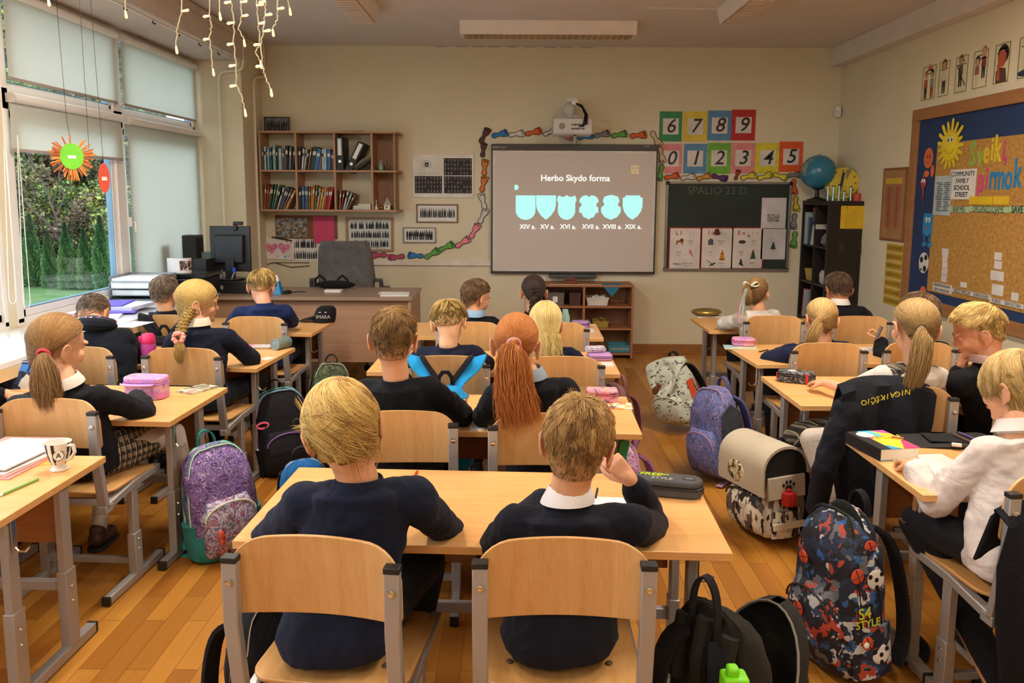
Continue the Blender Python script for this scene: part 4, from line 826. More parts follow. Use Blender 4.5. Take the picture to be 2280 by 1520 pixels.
for k,(L_,q)in enumerate(LP.items()):
	t,cx_,cz_,w_,h_=card(q[:2],q[2:],'letter poster "%s" in a red border at the foot of the chalkboard'%L_,pp,.024,border=red,name='letter_poster')
	F2=lambda u,v,q_:Vector((cx_+u,YF-.0275-q_,cz_+v));y=.0275
	text(L_,.058,lambda u,v,q_:F2(u-.065,v+h_*.36,q_),M('a8342c',.7),t,'letters',bold=.0015);text(L_,.05,lambda u,v,q_:F2(u+.06,v+h_*.36,q_),M('8b8480',.7),t,'script_letters',shear=.35,bold=-.001)
	words=[['LIŪTAS','LEDAI','LĖKTUVAS'],['INKILAS','IEVA','IRKLAI'],['EŽYS','EGLĖ','ERELIS']][k];wx=[[.05,-.06,.03],[.04,-.06,.05],[.06,-.06,.05]][k]
	for j,wd in enumerate(words):
		zz=h_*(.17-.26*j)+(.0);text(wd,.019,lambda u,v,q_,zz=zz,j=j:F2(u+wx[j],v+zz,q_),dk,t,'words');text(wd.lower(),.017,lambda u,v,q_,zz=zz,j=j:F2(u+wx[j],v+zz-.024,q_),M('8b8680',.8),t,'words',shear=.35)
	el=lambda cx0,cy0,rx,ry,n=14:[(cx0+rx*math.cos(2*PI*i/n),cy0+ry*math.sin(2*PI*i/n))for i in range(n)]
	if k==0:
		blob(t,[(-.035,-.03),(-.03,.0),(-.03,.012),(.005,.014),(.02,.03),(.035,.02),(.035,0),(.03,-.03),(.022,-.03),(.02,-.008),(-.015,-.008),(-.02,-.03)],M('9a6a34',.8),cx_-.055,cz_+h_*.16,y);blob(t,el(.022,.012,.018,.02),M('6e4420',.8),cx_-.055,cz_+h_*.16,y+.0008)
		blob(t,[(-.012,.03),(.012,.034),(.02,.01),(.035,-.045),(-.008,.0)],M('c98a86',.8),cx_+.05,cz_-h_*.11,y);blob(t,[(-.05,-.0),(-.03,.008),(.035,0),(.05,.004),(.035,-.008),(-.03,-.008)],M('8b8b88',.8),cx_-.07,cz_-h_*.36,y)
	if k==1:
		blob(t,[(-.025,-.03),(-.025,.015),(0,.035),(.025,.02),(.025,-.03)],M('5b5a76',.8),cx_-.06,cz_+h_*.15,y);blob(t,el(0,0,.007,.007),dk,cx_-.06,cz_+h_*.15,y+.0008)
		for r_,z_ in((.03,-.035),(.025,-.008),(.018,.018),(.008,.042)):blob(t,el(0,z_,r_,.014),M(['c98a1e','a8701c','d9a82e','e0bb50'][int(z_*100)%4],.8),cx_+.055,cz_-h_*.17,y)
		blob(t,[(-.05,.03),(-.045,.035),(.02,-.01),(.03,-.03),(.015,-.025)],M('8d8a82',.8),cx_-.05,cz_-h_*.35,y);blob(t,[(-.02,-.03),(-.028,-.022),(.02,.005),(.04,.0)],M('23252c',.8),cx_-.04,cz_-h_*.35,y)
		tag(obj('figurine',MB().ell((cx_-.01,YF-.05,cz_+h_*.42),(.022,.012,.02)).ell((cx_-.01,YF-.05,cz_+h_*.36),(.035,.014,.016)),M('5e2a22',.6)),'small dark red magnet bow on the middle letter poster','magnet')
	if k==2:
		blob(t,el(0,0,.036,.018),M('453a2c',.8),cx_-.055,cz_+h_*.15,y)
		for i in range(4):blob(t,[(-.034+.007*i,-.012),(.034-.007*i,-.012),(0,.022)],M('2c5434',.8),cx_+.055,cz_-h_*.17-.02+i*.02,y+.0003*i)
		blob(t,[(-.01,.035),(.012,.02),(.012,-.01),(.03,-.04),(.0,-.03),(-.02,-.02),(-.008,.01)],M('2b2320',.8),cx_-.06,cz_-h_*.33,y)
		tag(obj('magnet',MB().lathe([(.011,0),(.009,.008)],(cx_+.005,YF-.028,cz_+h_*.29),14,rotm(90)),M('7c6f9c',.4)),'lilac round magnet on the right letter poster','magnet')
for k,(q,lab)in enumerate((((1695,440,1746,508),'upper white text sheet with a grey picture on the chalkboard'),((1694,509,1745,577),'lower white sheet with a small fir tree on the chalkboard'))):
	t,cx_,cz_,w_,h_=card(q[:2],q[2:],lab,M('cdc8c8',.7),.024,name='text_sheet',cat='paper sheet')
	for j in range(6 if k==0 else 4):cap_line(t,cx_-w_*.28,cx_+w_*(.26 if k==0 else .05),cz_+h_*(.27-.045*j)-(0 if k==0 else .02),YF-.0274,.0025,M('8a8784',.8))
	if k==0:obj('print',MB().box((cx_,YF-.0274,cz_-h_*.16),(w_*.5,.0006,h_*.26)),mpattern(['9b9890','76736c','b5b1a8'],60,rough=.8),t)
	else:
		for i in range(3):blob(t,[(-.032+.008*i,-.012),(.032-.008*i,-.012),(0,.025)],M('2c4434',.8),cx_,cz_-h_*.12+i*.018,.0275+.0003*i)
		blob(t,[(-.006,-.02),(.006,-.02),(.006,-.008),(-.006,-.008)],M('4a3528',.8),cx_,cz_-h_*.14,.0273)
		# ---------------------------------------------------------------- number cards
NUM=[('6',1469,248,1517,315,'3d8a58','green'),('7',1522,248,1573,315,'d9c24a','yellow'),('8',1577,246,1627,313,'5a8ab5','blue'),('9',1630,244,1680,313,'b92f33','red'), ('0',1471,320,1517,386,'dd8d8d','pink'),('1',1523,320,1572,386,'5a8ab5','blue'),('2',1576,318,1625,387,'6fae3c','bright green'),('3',1629,318,1679,386,'d98a8a','pink'),('4',1683,318,1734,386,'d8cc36','yellow'),('5',1736,315,1785,383,'dd5a28','orange')]
for i,(d,x0,y0,x1,y1,c,cn)in enumerate(NUM):
	t,cx_,cz_,w_,h_=card((x0,y0),(x1,y1),'%s number card with the digit %s, %s of the %s row'%(cn,d,ORD[i if i<4 else i-4],'upper' if i<4 else 'lower'),M(c,.7,var=.07,vs=14),.002+.0008*(i%2),name='number_card',cat='number card')
	s=.15;obj('inset',MB().box((cx_,YF-.0066,cz_+.0),(s,.0012,s)),M('d6d0cb',.7),t)
	text(d,.185,lambda u,v,q:Vector((cx_+u,YF-.0072-q,cz_+v+.0)),M('1e1c1e',.5),t,'digit',shear=.22,bold=.0015)
	# ---------------------------------------------------------------- paper footprints
def foot_poly(L,left):
	sole=[(0,0),(.06,-.10),(.16,-.13),(.26,-.10),(.36,-.055),(.48,-.06),(.60,-.11),(.70,-.15),(.78,-.14),(.82,-.05),(.83,.05),(.80,.14),(.72,.19),(.60,.17),(.48,.10),(.38,.08),(.28,.11),(.16,.13),(.06,.10)]
	toes=[(.88,-.095,.075,.062),(.915,-.005,.05,.036),(.90,.065,.045,.034),(.875,.128,.04,.032),(.835,.185,.036,.03)]
	s=1 if left else-1;P=[(x*L-L/2,y*L*s*1.02)for x,y in sole]
	# smooth the sole (Chaikin)
	for _ in range(2):
		Q=[]
		for i in range(len(P)):
			a,b=P[i],P[(i+1)%len(P)];Q+=[(a[0]*.75+b[0]*.25,a[1]*.75+b[1]*.25),(a[0]*.25+b[0]*.75,a[1]*.25+b[1]*.75)]
		P=Q
	T=[[(x*L-L/2+rx*L*math.cos(2*PI*k/12),(y*1.15*L+ry*L*math.sin(2*PI*k/12))*s)for k in range(12)]for x,y,rx,ry in toes]
	return P,T
m_out=M('14110f',.7)
def footprint(pa,pb,col,left,label,off=.002):
	"""heel pixel pa, toe pixel pb on the front wall"""
	a,b=fw(*pa),fw(*pb);cx_,cz_=(a[0]+b[0])/2,(a[1]+b[1])/2;dx,dz=b[0]-a[0],b[1]-a[1];L=math.hypot(dx,dz);ca,sa=dx/L,dz/L
	P,T=foot_poly(L,left);t=thing('paper_footprint',label,'paper footprint',(cx_,YF-off,cz_-L/4),group='coloured paper footprints',world=True)
	def Fm(q0):return lambda u,v,q:Vector((cx_+u*ca-v*sa,YF-off-q0-q,cz_+u*sa+v*ca))
	def grow(Q,k):
		mx=sum(p[0]for p in Q)/len(Q);my=sum(p[1]for p in Q)/len(Q);out=[]
		for i in range(len(Q)):
			a_,b_=Q[i-1],Q[(i+1)%len(Q)];tx,ty=b_[0]-a_[0],b_[1]-a_[1];l=math.hypot(tx,ty)or 1;nx_,ny_=ty/l,-tx/l
			if nx_*(Q[i][0]-mx)+ny_*(Q[i][1]-my)<0 and len(Q)<14:nx_,ny_=-nx_,-ny_
			out.append((Q[i][0]+nx_*k*(1 if left else-1)if len(Q)>14 else Q[i][0]+nx_*k,Q[i][1]+ny_*k*(1 if left else-1)if len(Q)>14 else Q[i][1]+ny_*k))
		return out
	ol=MB().prism(grow(P,.006),Fm(0),0,.001);[ol.prism(grow(q,.005),Fm(0),0,.001)for q in T];obj('outline',ol,m_out,t)
	m=M(col,.7,var=.05,vs=20);obj('sole',MB().prism(P,Fm(.001),0,.0008),m,t)
	for q in T:obj('toe',MB().prism(q,Fm(.0012),0,.0008),m,t)
Bn,Or,Wh,Pk,Gn,Bl,Mg,Rd,Gy,Yl,Tn='54382c','d27a2c','d3cdc8','e58a94','5fa34a','2f7ec0','b4476a','d8602c','8b8690','d8cc38','cdb894'
FT=[((1069,318),(1090,285),Bn,'brown',1,'at the upper left corner of the footprint frame'),((1074,350),(1077,316),Bn,'brown',0,'second down the left side of the whiteboard'), ((1078,391),(1079,353),Or,'orange',0,'upper orange one left of the whiteboard'),((1072,427),(1082,391),Or,'orange',1,'lower orange one left of the whiteboard'), ((1080,465),(1069,429),Wh,'white',0,'upper white one left of the whiteboard'),((1067,497),(1085,464),Wh,'white',1,'lower white one left of the whiteboard'), ((1047,530),(1068,497),Pk,'pink',1,'upper pink one on the curve toward the teacher'),((1015,549),(1048,530),Pk,'pink',1,'lower pink one on the curve'), ((977,557),(1013,543),Gn,'green',1,'right one of the curve pair'),((946,574),(980,556),Gn,'green',1,'left one of the curve pair'), ((943,570),(907,569),Bl,'blue',0,'bottom of the curve beside the green pair'),((901,570),(863,573),Mg,'raspberry',1,'right one of the raspberry pair'),((861,567),(822,570),Mg,'raspberry',0,'left one of the raspberry pair beside the office chair'), ((1095,303),(1132,296),Bl,'blue',1,'first along the top row'),((1133,301),(1169,297),Wh,'white',1,'second along the top row'),((1170,299),(1207,291),Rd,'orange red',1,'third along the top row'),((1210,300),(1240,290),Wh,'white',1,'half hidden by the projector'), ((1240,297),(1276,308),Pk,'pink',1,'under the projector'),((1286,307),(1322,302),Bl,'blue',1,'right below the projector'),((1323,303),(1359,297),Gy,'grey violet',1,'right of the projector'),((1361,303),(1398,298),Gn,'green',1,'in the top row right of the grey one'),((1402,303),(1441,301),Rd,'orange red',1,'last along the top row'), ((1450,293),(1472,326),Tn,'beige',0,'upper beige one right of the whiteboard'),((1468,327),(1478,364),Tn,'beige',0,'lower beige one right of the whiteboard'),((1474,366),(1467,404),Gn,'green',0,'beside the top left corner of the chalkboard'), ((1479,396),(1513,391),Rd,'orange',1,'first along the chalkboard top'),((1515,397),(1550,393),Wh,'white',1,'second along the chalkboard top'),((1551,399),(1584,390),'d0912c','ochre',1,'third along the chalkboard top'),((1584,391),(1621,398),'5b2d70','purple',0,'fourth along the chalkboard top'),((1636,400),(1646,378),'9c3a24','dark red',1,'upright one under card 3'), ((1649,397),(1685,389),Yl,'yellow',1,'first of three yellow ones'),((1686,398),(1720,386),Yl,'yellow',0,'second of three yellow ones'),((1721,388),(1755,396),Yl,'yellow',0,'third of three yellow ones'),((1752,391),(1786,389),'7d7c74','grey',1,'last along the chalkboard top beside the globe'), ((1766,398),(1770,434),Rd,'orange',0,'first down the right side of the chalkboard'),((1770,436),(1774,472),'c9b62e','yellow',0,'second down the right side of the chalkboard'),((1769,475),(1766,512),Gy,'grey violet',0,'third down the right side of the chalkboard'),((1770,515),(1766,553),Gn,'green',0,'lowest on the right side of the chalkboard')]
for i,(a,b,c,n,lf,lab)in enumerate(FT):footprint(a,b,c,bool(lf),'%s paper footprint %s'%(n,lab),.0075+.0022*(i%2))
# ---------------------------------------------------------------- low shelf under the whiteboard

m_ls=mwood('9a6440','ad7650',0,.8,.5)
ly=YF-.32;a=fw(1225,637,.32);b=fw(1411,782,.0)
x0=pY(1225,640,ly).x-.12;x1=pY(1412,640,ly).x;zt=pY(1412,637,ly).z
t=thing('low_shelf','low brown shelf unit standing under the whiteboard','shelf',((x0+x1)/2,YF-.17,0),world=True)
xm=pY(1300,700,ly).x
obj('top_board',MB().box(((x0+x1)/2,YF-.165,zt),(x1-x0,.32,.02)),m_ls,t,bevel=.001)
for z in(pY(1350,684,ly).z,pY(1350,733,ly).z,.05):obj('shelf_board',MB().box(((x0+x1)/2,YF-.165,z),(x1-x0-.03,.30,.018)),m_ls,t,bevel=.001)
for x in(x0+.01,xm,x1-.01):obj('side_panel',MB().box((x,YF-.165,zt/2),(.02,.31,zt-.02)),m_ls,t,bevel=.001)
obj('back_panel',MB().box(((x0+x1)/2,YF-.008,zt/2),(x1-x0-.02,.008,zt-.03)),m_shin,t)
z1_=pY(1350,684,ly).z+.009;z2_=pY(1350,733,ly).z+.009
def bin_(name,lab,cat,x,y,z,w_,d_,h_,mat_,taper=.85,fill=None,rim=True):
	t=thing(name,lab,cat,(x,y,z));ring=lambda k,zz:[(sx*w_/2*k,sy*d_/2*k,zz)for sx,sy in((-1,-1),(1,-1),(1,1),(-1,1))]
	obj('box',MB().loft([ring(taper,0),ring(1,h_),ring(.93,h_),ring(taper*.93,.006)]),mat_,t,local=True,bevel=.002)
	if rim:obj('rim',MB().loft([ring(1.03,h_-.008),ring(1.03,h_+.002),ring(.92,h_+.002),ring(.92,h_-.008)],closed=True),mat_,t,local=True)
	if fill:fill(t,w_,d_,h_)
	return t
def bits(cols,n,s=.02):
	def f(t,w_,d_,h_):
		for c in cols:
			mb=MB()
			for i in range(n):mb.box((random.uniform(-.38,.38)*w_,random.uniform(-.38,.38)*d_,h_*random.uniform(.5,1.0)),(s*random.uniform(.6,3),s,s*.6),rotm(random.uniform(-30,30),random.uniform(-30,30),random.uniform(0,180)))
			o=obj('contents',mb,M(c,.6),t,local=True);o['kind']='stuff'
	return f
x_=lambda px,py=700:pY(px,py,ly).x
t=bin_('storage_box','clear grey storage box with a white label in the low shelf','box',x_(1236),ly+.13,z1_,.17,.2,.12,M('6d6460',.3),.95,bits(['8a5a4c','5c5a66'],6))
obj('label',MB().box((0,-.102,.06),(.045,.003,.055)),m_white,t,local=True)
bin_('storage_box','dark brown translucent box in the low shelf left of the divider','box',x_(1281),ly+.13,z1_,.11,.18,.12,M('4a3430',.35),.95,bits(['8e3a30'],5))
bin_('basket','white plastic basket with papers on the upper low shelf','basket',x_(1331),ly+.13,z1_,.21,.2,.075,M('d3cdc6',.5),.88,bits(['e0dcd6','bdb8b0'],8,.03))
bin_('basket','yellow basket of small things on the lower low shelf','basket',x_(1338,740),ly+.13,z2_,.15,.2,.06,M('9c8536',.5),.9,bits(['b8963c','7a4a34'],8))
tag(obj('game_box',MB().box((x_(1305,740),ly+.12,z2_+.03),(.09,.18,.06)),mpattern(['8a8f86','55687a','b0a48c'],30)),'small patterned box beside the yellow basket','box')
t=bin_('storage_box','turquoise box standing on the floor shelf at the right','box',x_(1382,765),ly+.12,.06,.22,.18,.07,M('3a7d93',.5),.98)
text('MATEMATIKA',.028,lambda u,v,q:Vector((u,-.094-q,.036+v)),M('d9c27a',.6),t,'lettering',local=True)
t=thing('cleaning_caddy','red handled carrier on top of the low shelf','carrier',(pY(1273,634,ly).x,ly+.16,zt+.01));obj('body',MB().box((0,0,.012),(.12,.1,.024)),M('7a3422',.5),t,local=True,bevel=.004);obj('handle',MB().tube([(-.05,0,.02),(-.035,0,.045),(.035,0,.045),(.05,0,.02)],.007,8),M('8e3c26',.5),t,local=True)
mb=MB()
for i in range(36):mb.box((x_(1222,636)+i*.0135,ly+.008,zt+.012),(.007,.005,.004))
tag(obj('ruler',MB().box((x_(1222,636)+.25,ly+.012,zt+.0115),(.5,.016,.003)),M('cfc5a0',.5)),'long wooden ruler along the front edge of the low shelf','ruler')
t=thing('cloth','blue cloth hanging over the corner of the low shelf','cloth',(x_(1368,640),ly,zt-.06),world=True)
c=MB();x0c,x1c=x_(1340,636),x_(1385,636)
c.add([(x0c,ly+.12,zt+.012),(x1c+.01,ly+.12,zt+.012),(x1c,ly-.004,zt+.013),(x0c,ly-.004,zt+.013),(x_(1362,650),ly-.008,zt-.10)],[(0,1,2,3),(3,2,4)]);obj('fabric',c,mfabric('2f7590'),t,smooth=0)
# ---------------------------------------------------------------- black cabinet in the right corner

m_bk=M('1d1611',.45,var=.12,vs=4);m_bk2=M('241d18',.5,var=.1)
cx0,cx1=2.79,3.095;cy0,cy1=6.82,7.44;cz=1.50
t=thing('cabinet','tall black shelf cabinet in the right corner','cabinet',(2.95,7.13,0),world=True)
obj('end_panel',MB().box(((cx0+cx1)/2,cy0+.012,cz/2),(cx1-cx0,.024,cz)),m_bk,t,bevel=.002)
obj('end_panel',MB().box(((cx0+cx1)/2,cy1-.012,cz/2),(cx1-cx0,.024,cz)),m_bk,t,bevel=.002)
obj('top_panel',MB().box(((cx0+cx1)/2,(cy0+cy1)/2,cz-.02),(cx1-cx0+.004,cy1-cy0+.004,.04)),m_bk,t,bevel=.002)
obj('back_panel',MB().box((cx1-.006,(cy0+cy1)/2,cz/2),(.008,cy1-cy0-.02,cz-.02)),m_bk2,t)
obj('divider',MB().box(((cx0+cx1)/2,(cy0+cy1)/2,cz/2),(cx1-cx0-.01,.018,cz-.03)),m_bk2,t)
CZS=[1.08,.735,.385,.03]
for z in CZS:obj('shelf_board',MB().box(((cx0+cx1)/2,(cy0+cy1)/2,z),(cx1-cx0-.01,cy1-cy0-.04,.018)),m_bk2,t)
p=pY(1873,458,cy0);q=pY(1928,509,cy0)
t=thing('notice_sheet','yellow printed notice on the side of the black cabinet','notice',((p.x+q.x)/2,cy0,q.z),world=True)
obj('paper',MB().box(((p.x+q.x)/2,cy0-.0015,(p.z+q.z)/2),(q.x-p.x,.002,p.z-q.z)),M('d3ac1a',.7),t)
for j in range(15):cap_line(t,p.x+.04,q.x-.03,p.z-.045-j*.0115,cy0-.0028,.0022,M('94792a',.8))
obj('emblem',MB().prism([(p.x+.055,p.z-.012),(p.x+.068,p.z-.028),(p.x+.042,p.z-.016)],lambda u,v,q_:Vector((u,cy0-.0027-q_,v)),0,.0006),M('5a3a20',.7),t)
for(a_,b_,l)in(((1868,540),(1880,560),'left'),((1913,545),(1928,565),'right')):
	p=pY(*a_,cy0);q=pY(*b_,cy0);tag(obj('sticker',MB().box(((p.x+q.x)/2,cy0-.001,(p.z+q.z)/2),(q.x-p.x,.0015,p.z-q.z)),mpattern(['3a2014','4c2a18','2a1a10'],60)),'faint worn sticker on the cabinet side, %s of the pair'%l,'sticker')
	# things in the cabinet (front face at x = 2.79)
def cb(y,z,w_,h_,d_,col,lab,lean=0,name='folder'):
	c=MB().box((0,0,h_/2),(d_,w_,h_));Rm=rotm(lean,0,0);c.v=[tuple(Rm@Vector(v)+Vector((cx0+d_/2+.01,y,z)))for v in c.v];tag(obj(name,c,M(col,.5),bevel=.001),lab,'folder','things in the black cabinet')
zA=CZS[0]+.01
for i,(c_,h_,l)in enumerate((('8fa6a8',.30,'pale blue folder, leftmost in the black cabinet'),('b9bcae',.28,'cream folder beside the pale blue one in the cabinet'),('7d9aa2',.27,'grey blue folder in the middle of the cabinet row'),('2c4a6e',.25,'dark blue folder in the cabinet row'))):cb(7.38-i*.035,zA,.028,h_,.24,c_,l)
cb(7.22,zA,.02,.19,.2,'c9d0b6','pale green leaning booklet in the cabinet',14)
cb(7.17,zA,.012,.20,.2,'d8d4c8','white leaning booklet in the cabinet',16)
t=thing('document_box','clear document box with red lid in the cabinet','box',(cx0+.13,7.20,zA+.22));obj('body',MB().box((0,0,.05),(.2,.10,.11)),M('5c5556',.4),t,local=True,bevel=.004);obj('lid',MB().box((0,0,.115),(.205,.11,.022)),M('8e1f26',.5),t,local=True,bevel=.004)
t=thing('plastic_bag','clear plastic bag in the upper right cabinet compartment','bag',(cx0+.1,6.96,zA));obj('film',MB().loft([[(.07*k*math.cos(2*PI*j/14)*(1+.2*math.sin(j*2.3)),.085*k*math.sin(2*PI*j/14)*(1+.2*math.cos(j*3.1)),z)for j in range(14)]for k,z in((.7,0),(1.1,.03),(1,.08),(.55,.13),(.7,.17),(.9,.19))]),M('9a9c9c',.15,trans=.5),t,local=True)
t=thing('basket','small yellow wicker basket in the cabinet','basket',(cx0+.1,7.27,CZS[2]+.355));z=CZS[1]+.01;t.location=(cx0+.11,7.29,z)
zb_=CZS[2]+.01;t.location=(cx0+.11,7.29,CZS[1]+.01)
obj('body',MB().loft([[(sx*.08*k,sy*.1*k,zz)for sx,sy in((-1,-1),(1,-1),(1,1),(-1,1))]for k,zz in((.8,0),(1,.11),(.92,.11),(.74,.008))]),mwood('a98a44','c7a85c',2,2,.7),t,local=True)
t=thing('jar','white textured jar with red lid in the cabinet','jar',(cx0+.09,6.97,CZS[1]+.01));obj('body',MB().lathe([(.06,0),(.075,.02),(.078,.09),(.066,.12),(.06,.125)],n=24),M('b9b4b4',.4,bump=.6,bs=120),t,local=True);obj('lid',MB().lathe([(.04,.125),(.04,.145)],n=24),M('7a2020',.5),t,local=True)
cb(7.33,CZS[2]+.01,.02,.26,.22,'a8a8ae','white folder standing in the third row of the cabinet',6);cb(7.36,CZS[2]+.01,.012,.27,.23,'9c3a38','red edged folder leaning in the third row of the cabinet',8)
# ---- on top of the cabinet

g0=pY(1822,383,7.2);gr=37/1712*7.25
t=thing('globe','blue school globe on a dark stand on the black cabinet','globe',(g0.x,7.2,cz))
def globe_mat():
	tt=NT('globe_map');v=tt.coord();tt.l(tt.ramp(tt.noise(v,5,5,.55),[(.0,'2c7391'),(.57,'2f7a9a'),(.6,'9a8f6c'),(.64,'7f9a78'),(1,'b49a74')]),tt.p.inputs['Base Color']);tt.p.inputs['Roughness'].default_value=.25;return tt.m
gz=g0.z-cz
obj('ball',MB().ell((0,0,gz),(gr,gr,gr),None,36,24),globe_mat(),t,local=True,smooth=180)
obj('stand',MB().lathe([(.09,0),(.092,.012),(.05,.022),(.02,.035),(.016,gz-gr)],n=24).lathe([(.045,gz-gr+.004),(.03,gz-gr-.004)],n=20),m_bk,t,local=True);obj('pin',MB().tube([(0,0,gz+gr-.004),(0,0,gz+gr+.006)],.006,8),m_bk,t,local=True)
c0_=pY(1881,398,7.0);t=thing('teaching_clock','yellow toy teaching clock standing on the black cabinet','clock',(c0_.x,7.05,cz),-38)
zc=.155;Rk=rotm(78)
disc=MB().lathe([(.145,-.012),(.15,0),(.145,.012),(.0,.013)],(0,0,zc),36,Rk);obj('face',disc,M('c9ae1c',.45),t,local=True)
nb=MB();
for i in range(12):a_=R(30*i);nb.box(Vector((0,0,zc))+Rk@Vector((.118*math.sin(a_),.118*math.cos(a_),.0145)),(.014,.02,.002),Rk)
obj('numbers',nb,M('9c4a20',.6),t,local=True)
hd=MB()
for a_,L_,w_ in((4,.10,.022),(190,.07,.024)):
	a_=R(a_);hd.box(Vector((0,0,zc))+Rk@Vector((L_/2*math.sin(a_),L_/2*math.cos(a_),.018)),(w_,L_,.003),Rk@Matrix.Rotation(-a_,3,'Z'))
obj('hand',hd,m_black,t,local=True);obj('foot',MB().box((0,.03,.01),(.12,.09,.02)),M('c9ae1c',.45),t,local=True,bevel=.004)
t=thing('protractor','large clear protractor leaning on the wall above the cabinet','protractor',(3.02,7.0,cz),world=True)
pr=MB();A_=[pY(px,py,7.0)for px,py in((1913,440),(1945,441),(1944,410),(1935,385),(1922,375),(1912,378))]
pr.loft([[(v.x-.10,7.02,v.z)for v in A_],[(v.x-.10,7.024,v.z)for v in A_]]);obj('plate',pr,M('b9b6a4',.2,trans=.6),t,smooth=0)
t=thing('plastic_tub','red plastic tub on top of the black cabinet','tub',(pY(1912,434,6.9).x,6.93,cz));obj('tub',MB().lathe([(.045,0),(.048,.04),(.04,.065),(.03,.07)],n=20),M('b5452c',.5),t,local=True)
m_tube=mglass((.85,.93,.93),.12)
for i,(px,h_,yy,lb)in enumerate(((1843,.13,6.95,'leftmost'),(1855,.125,6.93,'second'),(1868,.135,6.95,'third'),(1879,.08,6.90,'shortest'),(1894,.12,6.92,'rightmost'))):
	p=pY(px,438,yy);t=thing('glass_tube','clear glass tube with cork on the black cabinet, %s of the five'%lb,'glass tube',(p.x,yy,cz),group='glass tubes on the cabinet')
	obj('tube',MB().lathe([(.013,0),(.013,h_),(.0115,h_),(.0115,.003)],n=14),m_tube,t,local=True);obj('fill',MB().lathe([(.011,.004),(.011,h_*.35)],n=12),M('c9d6ae',.6),t,local=True);obj('cork',MB().lathe([(.0135,h_),(.0135,h_+.012)],n=12),M('6a5a44',.7)if i!=2 else m_black,t,local=True)
tag(obj('storage_box',MB().box((2.70,6.55,.25),(.14,.3,.5)),M('a9a4ae',.15,trans=.5),bevel=.01),'clear plastic crate standing left of the black cabinet','crate')
# ================================================================= RIGHT WALL

NSH=0
def rfl(label,name,cat,px0,px1,mat_,off=.0,th=.003,tilt=None):
	"""rectangular sheet on the right wall from two opposite pixel corners"""
	global NSH;NSH+=1;th=th+.0003*(NSH%7)
	a,b=rw(*px0,off),rw(*px1,off);y0,y1=sorted((a[0],b[0]));z0,z1=sorted((a[1],b[1]))
	t=thing(name,label,cat,(XR-off,(y0+y1)/2,z0),world=True)
	obj('sheet',MB().prism([(y0,z0),(y1,z0),(y1,z1),(y0,z1)],RW(off),0,th),mat_,t)
	return t,y0,y1,z0,z1
a=rw(2041,246);zt=a[1];zb=.70;yfar=a[0];ynear=2.2;fw_=.085
t=thing('cork_board','large cork pinboard with wooden frame and blue border on the right wall','pinboard',(XR,(yfar+ynear)/2,zb),world=True)
m_bf=mwood('94653c','a87648',1,.8,.5)
obj('frame',MB().prism([(ynear,zt-fw_),(yfar,zt-fw_),(yfar,zt),(ynear,zt)],RW(),0,.03).prism([(ynear,zb),(yfar,zb),(yfar,zb+fw_),(ynear,zb+fw_)],RW(),0,.03).prism([(yfar-fw_,zb+fw_),(yfar,zb+fw_),(yfar,zt-fw_),(yfar-fw_,zt-fw_)],RW(),0,.03),m_bf,t,bevel=.002)
m_blue=M('1c3560',.8,var=.06,vs=3)
obj('blue_border',MB().prism([(ynear,zb+fw_),(yfar-fw_,zb+fw_),(yfar-fw_,zt-fw_),(ynear,zt-fw_)],RW(),0,.010),m_blue,t)
def cork_mat():
	tt=NT('cork');v=tt.coord();tt.l(tt.ramp(tt.noise(v,45,6,.7),[(.3,'8f6630'),(.5,'b1833f'),(.7,'c99a52')]),tt.p.inputs['Base Color']);tt.p.inputs['Roughness'].default_value=.9;tt.bump(tt.noise(v,120,3),.3,.004);return tt.m
yc1=rw(2075,500,.01)[0];zc0=rw(2078,650,.01)[1];zc1=rw(2150,300,.01)[1];zc1=rw(2266,300,.01)[1]
obj('cork',MB().prism([(ynear,zc0-.0),(yc1,zc0),(yc1,zc1),(ynear,zc1)],RW(),.010,.013),cork_mat(),t)
TH=.0135
def rblob(t,pts,m,off,th=.001,name='piece'):return obj(name,MB().prism(pts,RW(off),0,th),m,t)
def relp(cy,cz_,ry,rz_,n=24,sq=1.):return[(cy+ry*math.copysign(abs(math.cos(2*PI*i/n))**sq,math.cos(2*PI*i/n)),cz_+rz_*math.copysign(abs(math.sin(2*PI*i/n))**sq,math.sin(2*PI*i/n)))for i in range(n)]
# sun

c=rw(2117,325,TH);Rr=.098
t=thing('paper_sun','smiling yellow paper sun at the top of the cork board','paper sun',(XR-TH,c[0],c[1]-.2),world=True)
P=[];nr=17
for i in range(nr):
	a0=2*PI*i/nr;L_=Rr*(1.0+(.62 if i%2==0 else .48)+(.25 if math.sin(a0)>.5 else 0))
	for da,rr in((-.5,1.10),(-.36,1.14),(-.2,0),(0,.0),(.2,0),(.36,1.14)):
		q=a0+da*2*PI/nr;r_=Rr*rr if rr else(L_ if da else L_+.012);P.append((c[0]-r_*math.cos(q),c[1]+r_*math.sin(q)))
m_y=M('d9c12a',.7);m_y2=M('cdb022',.7)
obj('rays',MB().prism(P,RW(TH+.004),0,.002),m_y,t);rblob(t,relp(c[0],c[1],Rr*1.07,Rr*1.07,36),M('8f7a1a',.7),TH+.006);rblob(t,relp(c[0],c[1],Rr*1.04,Rr*1.04,36),m_y,TH+.007,.0012,'face')
for s in(-1,1):rblob(t,relp(c[0]+s*.022+.0,c[1]+.045,.015,.022),m_white,TH+.0082,.0006,'eye');rblob(t,relp(c[0]+s*.022,c[1]+.042,.009,.015),M('20505c',.5),TH+.0088,.0006,'eye')
obj('mouth',MB().tube([(XR-TH-.0088,c[0]-.055*math.cos(R(q)),c[1]-.005-.05*math.sin(R(q)))for q in range(15,166,15)],.0015,5),M('7a6412',.7),t)
# orange round figure, blue square figure, red devil like squiggle -> plain paper figures

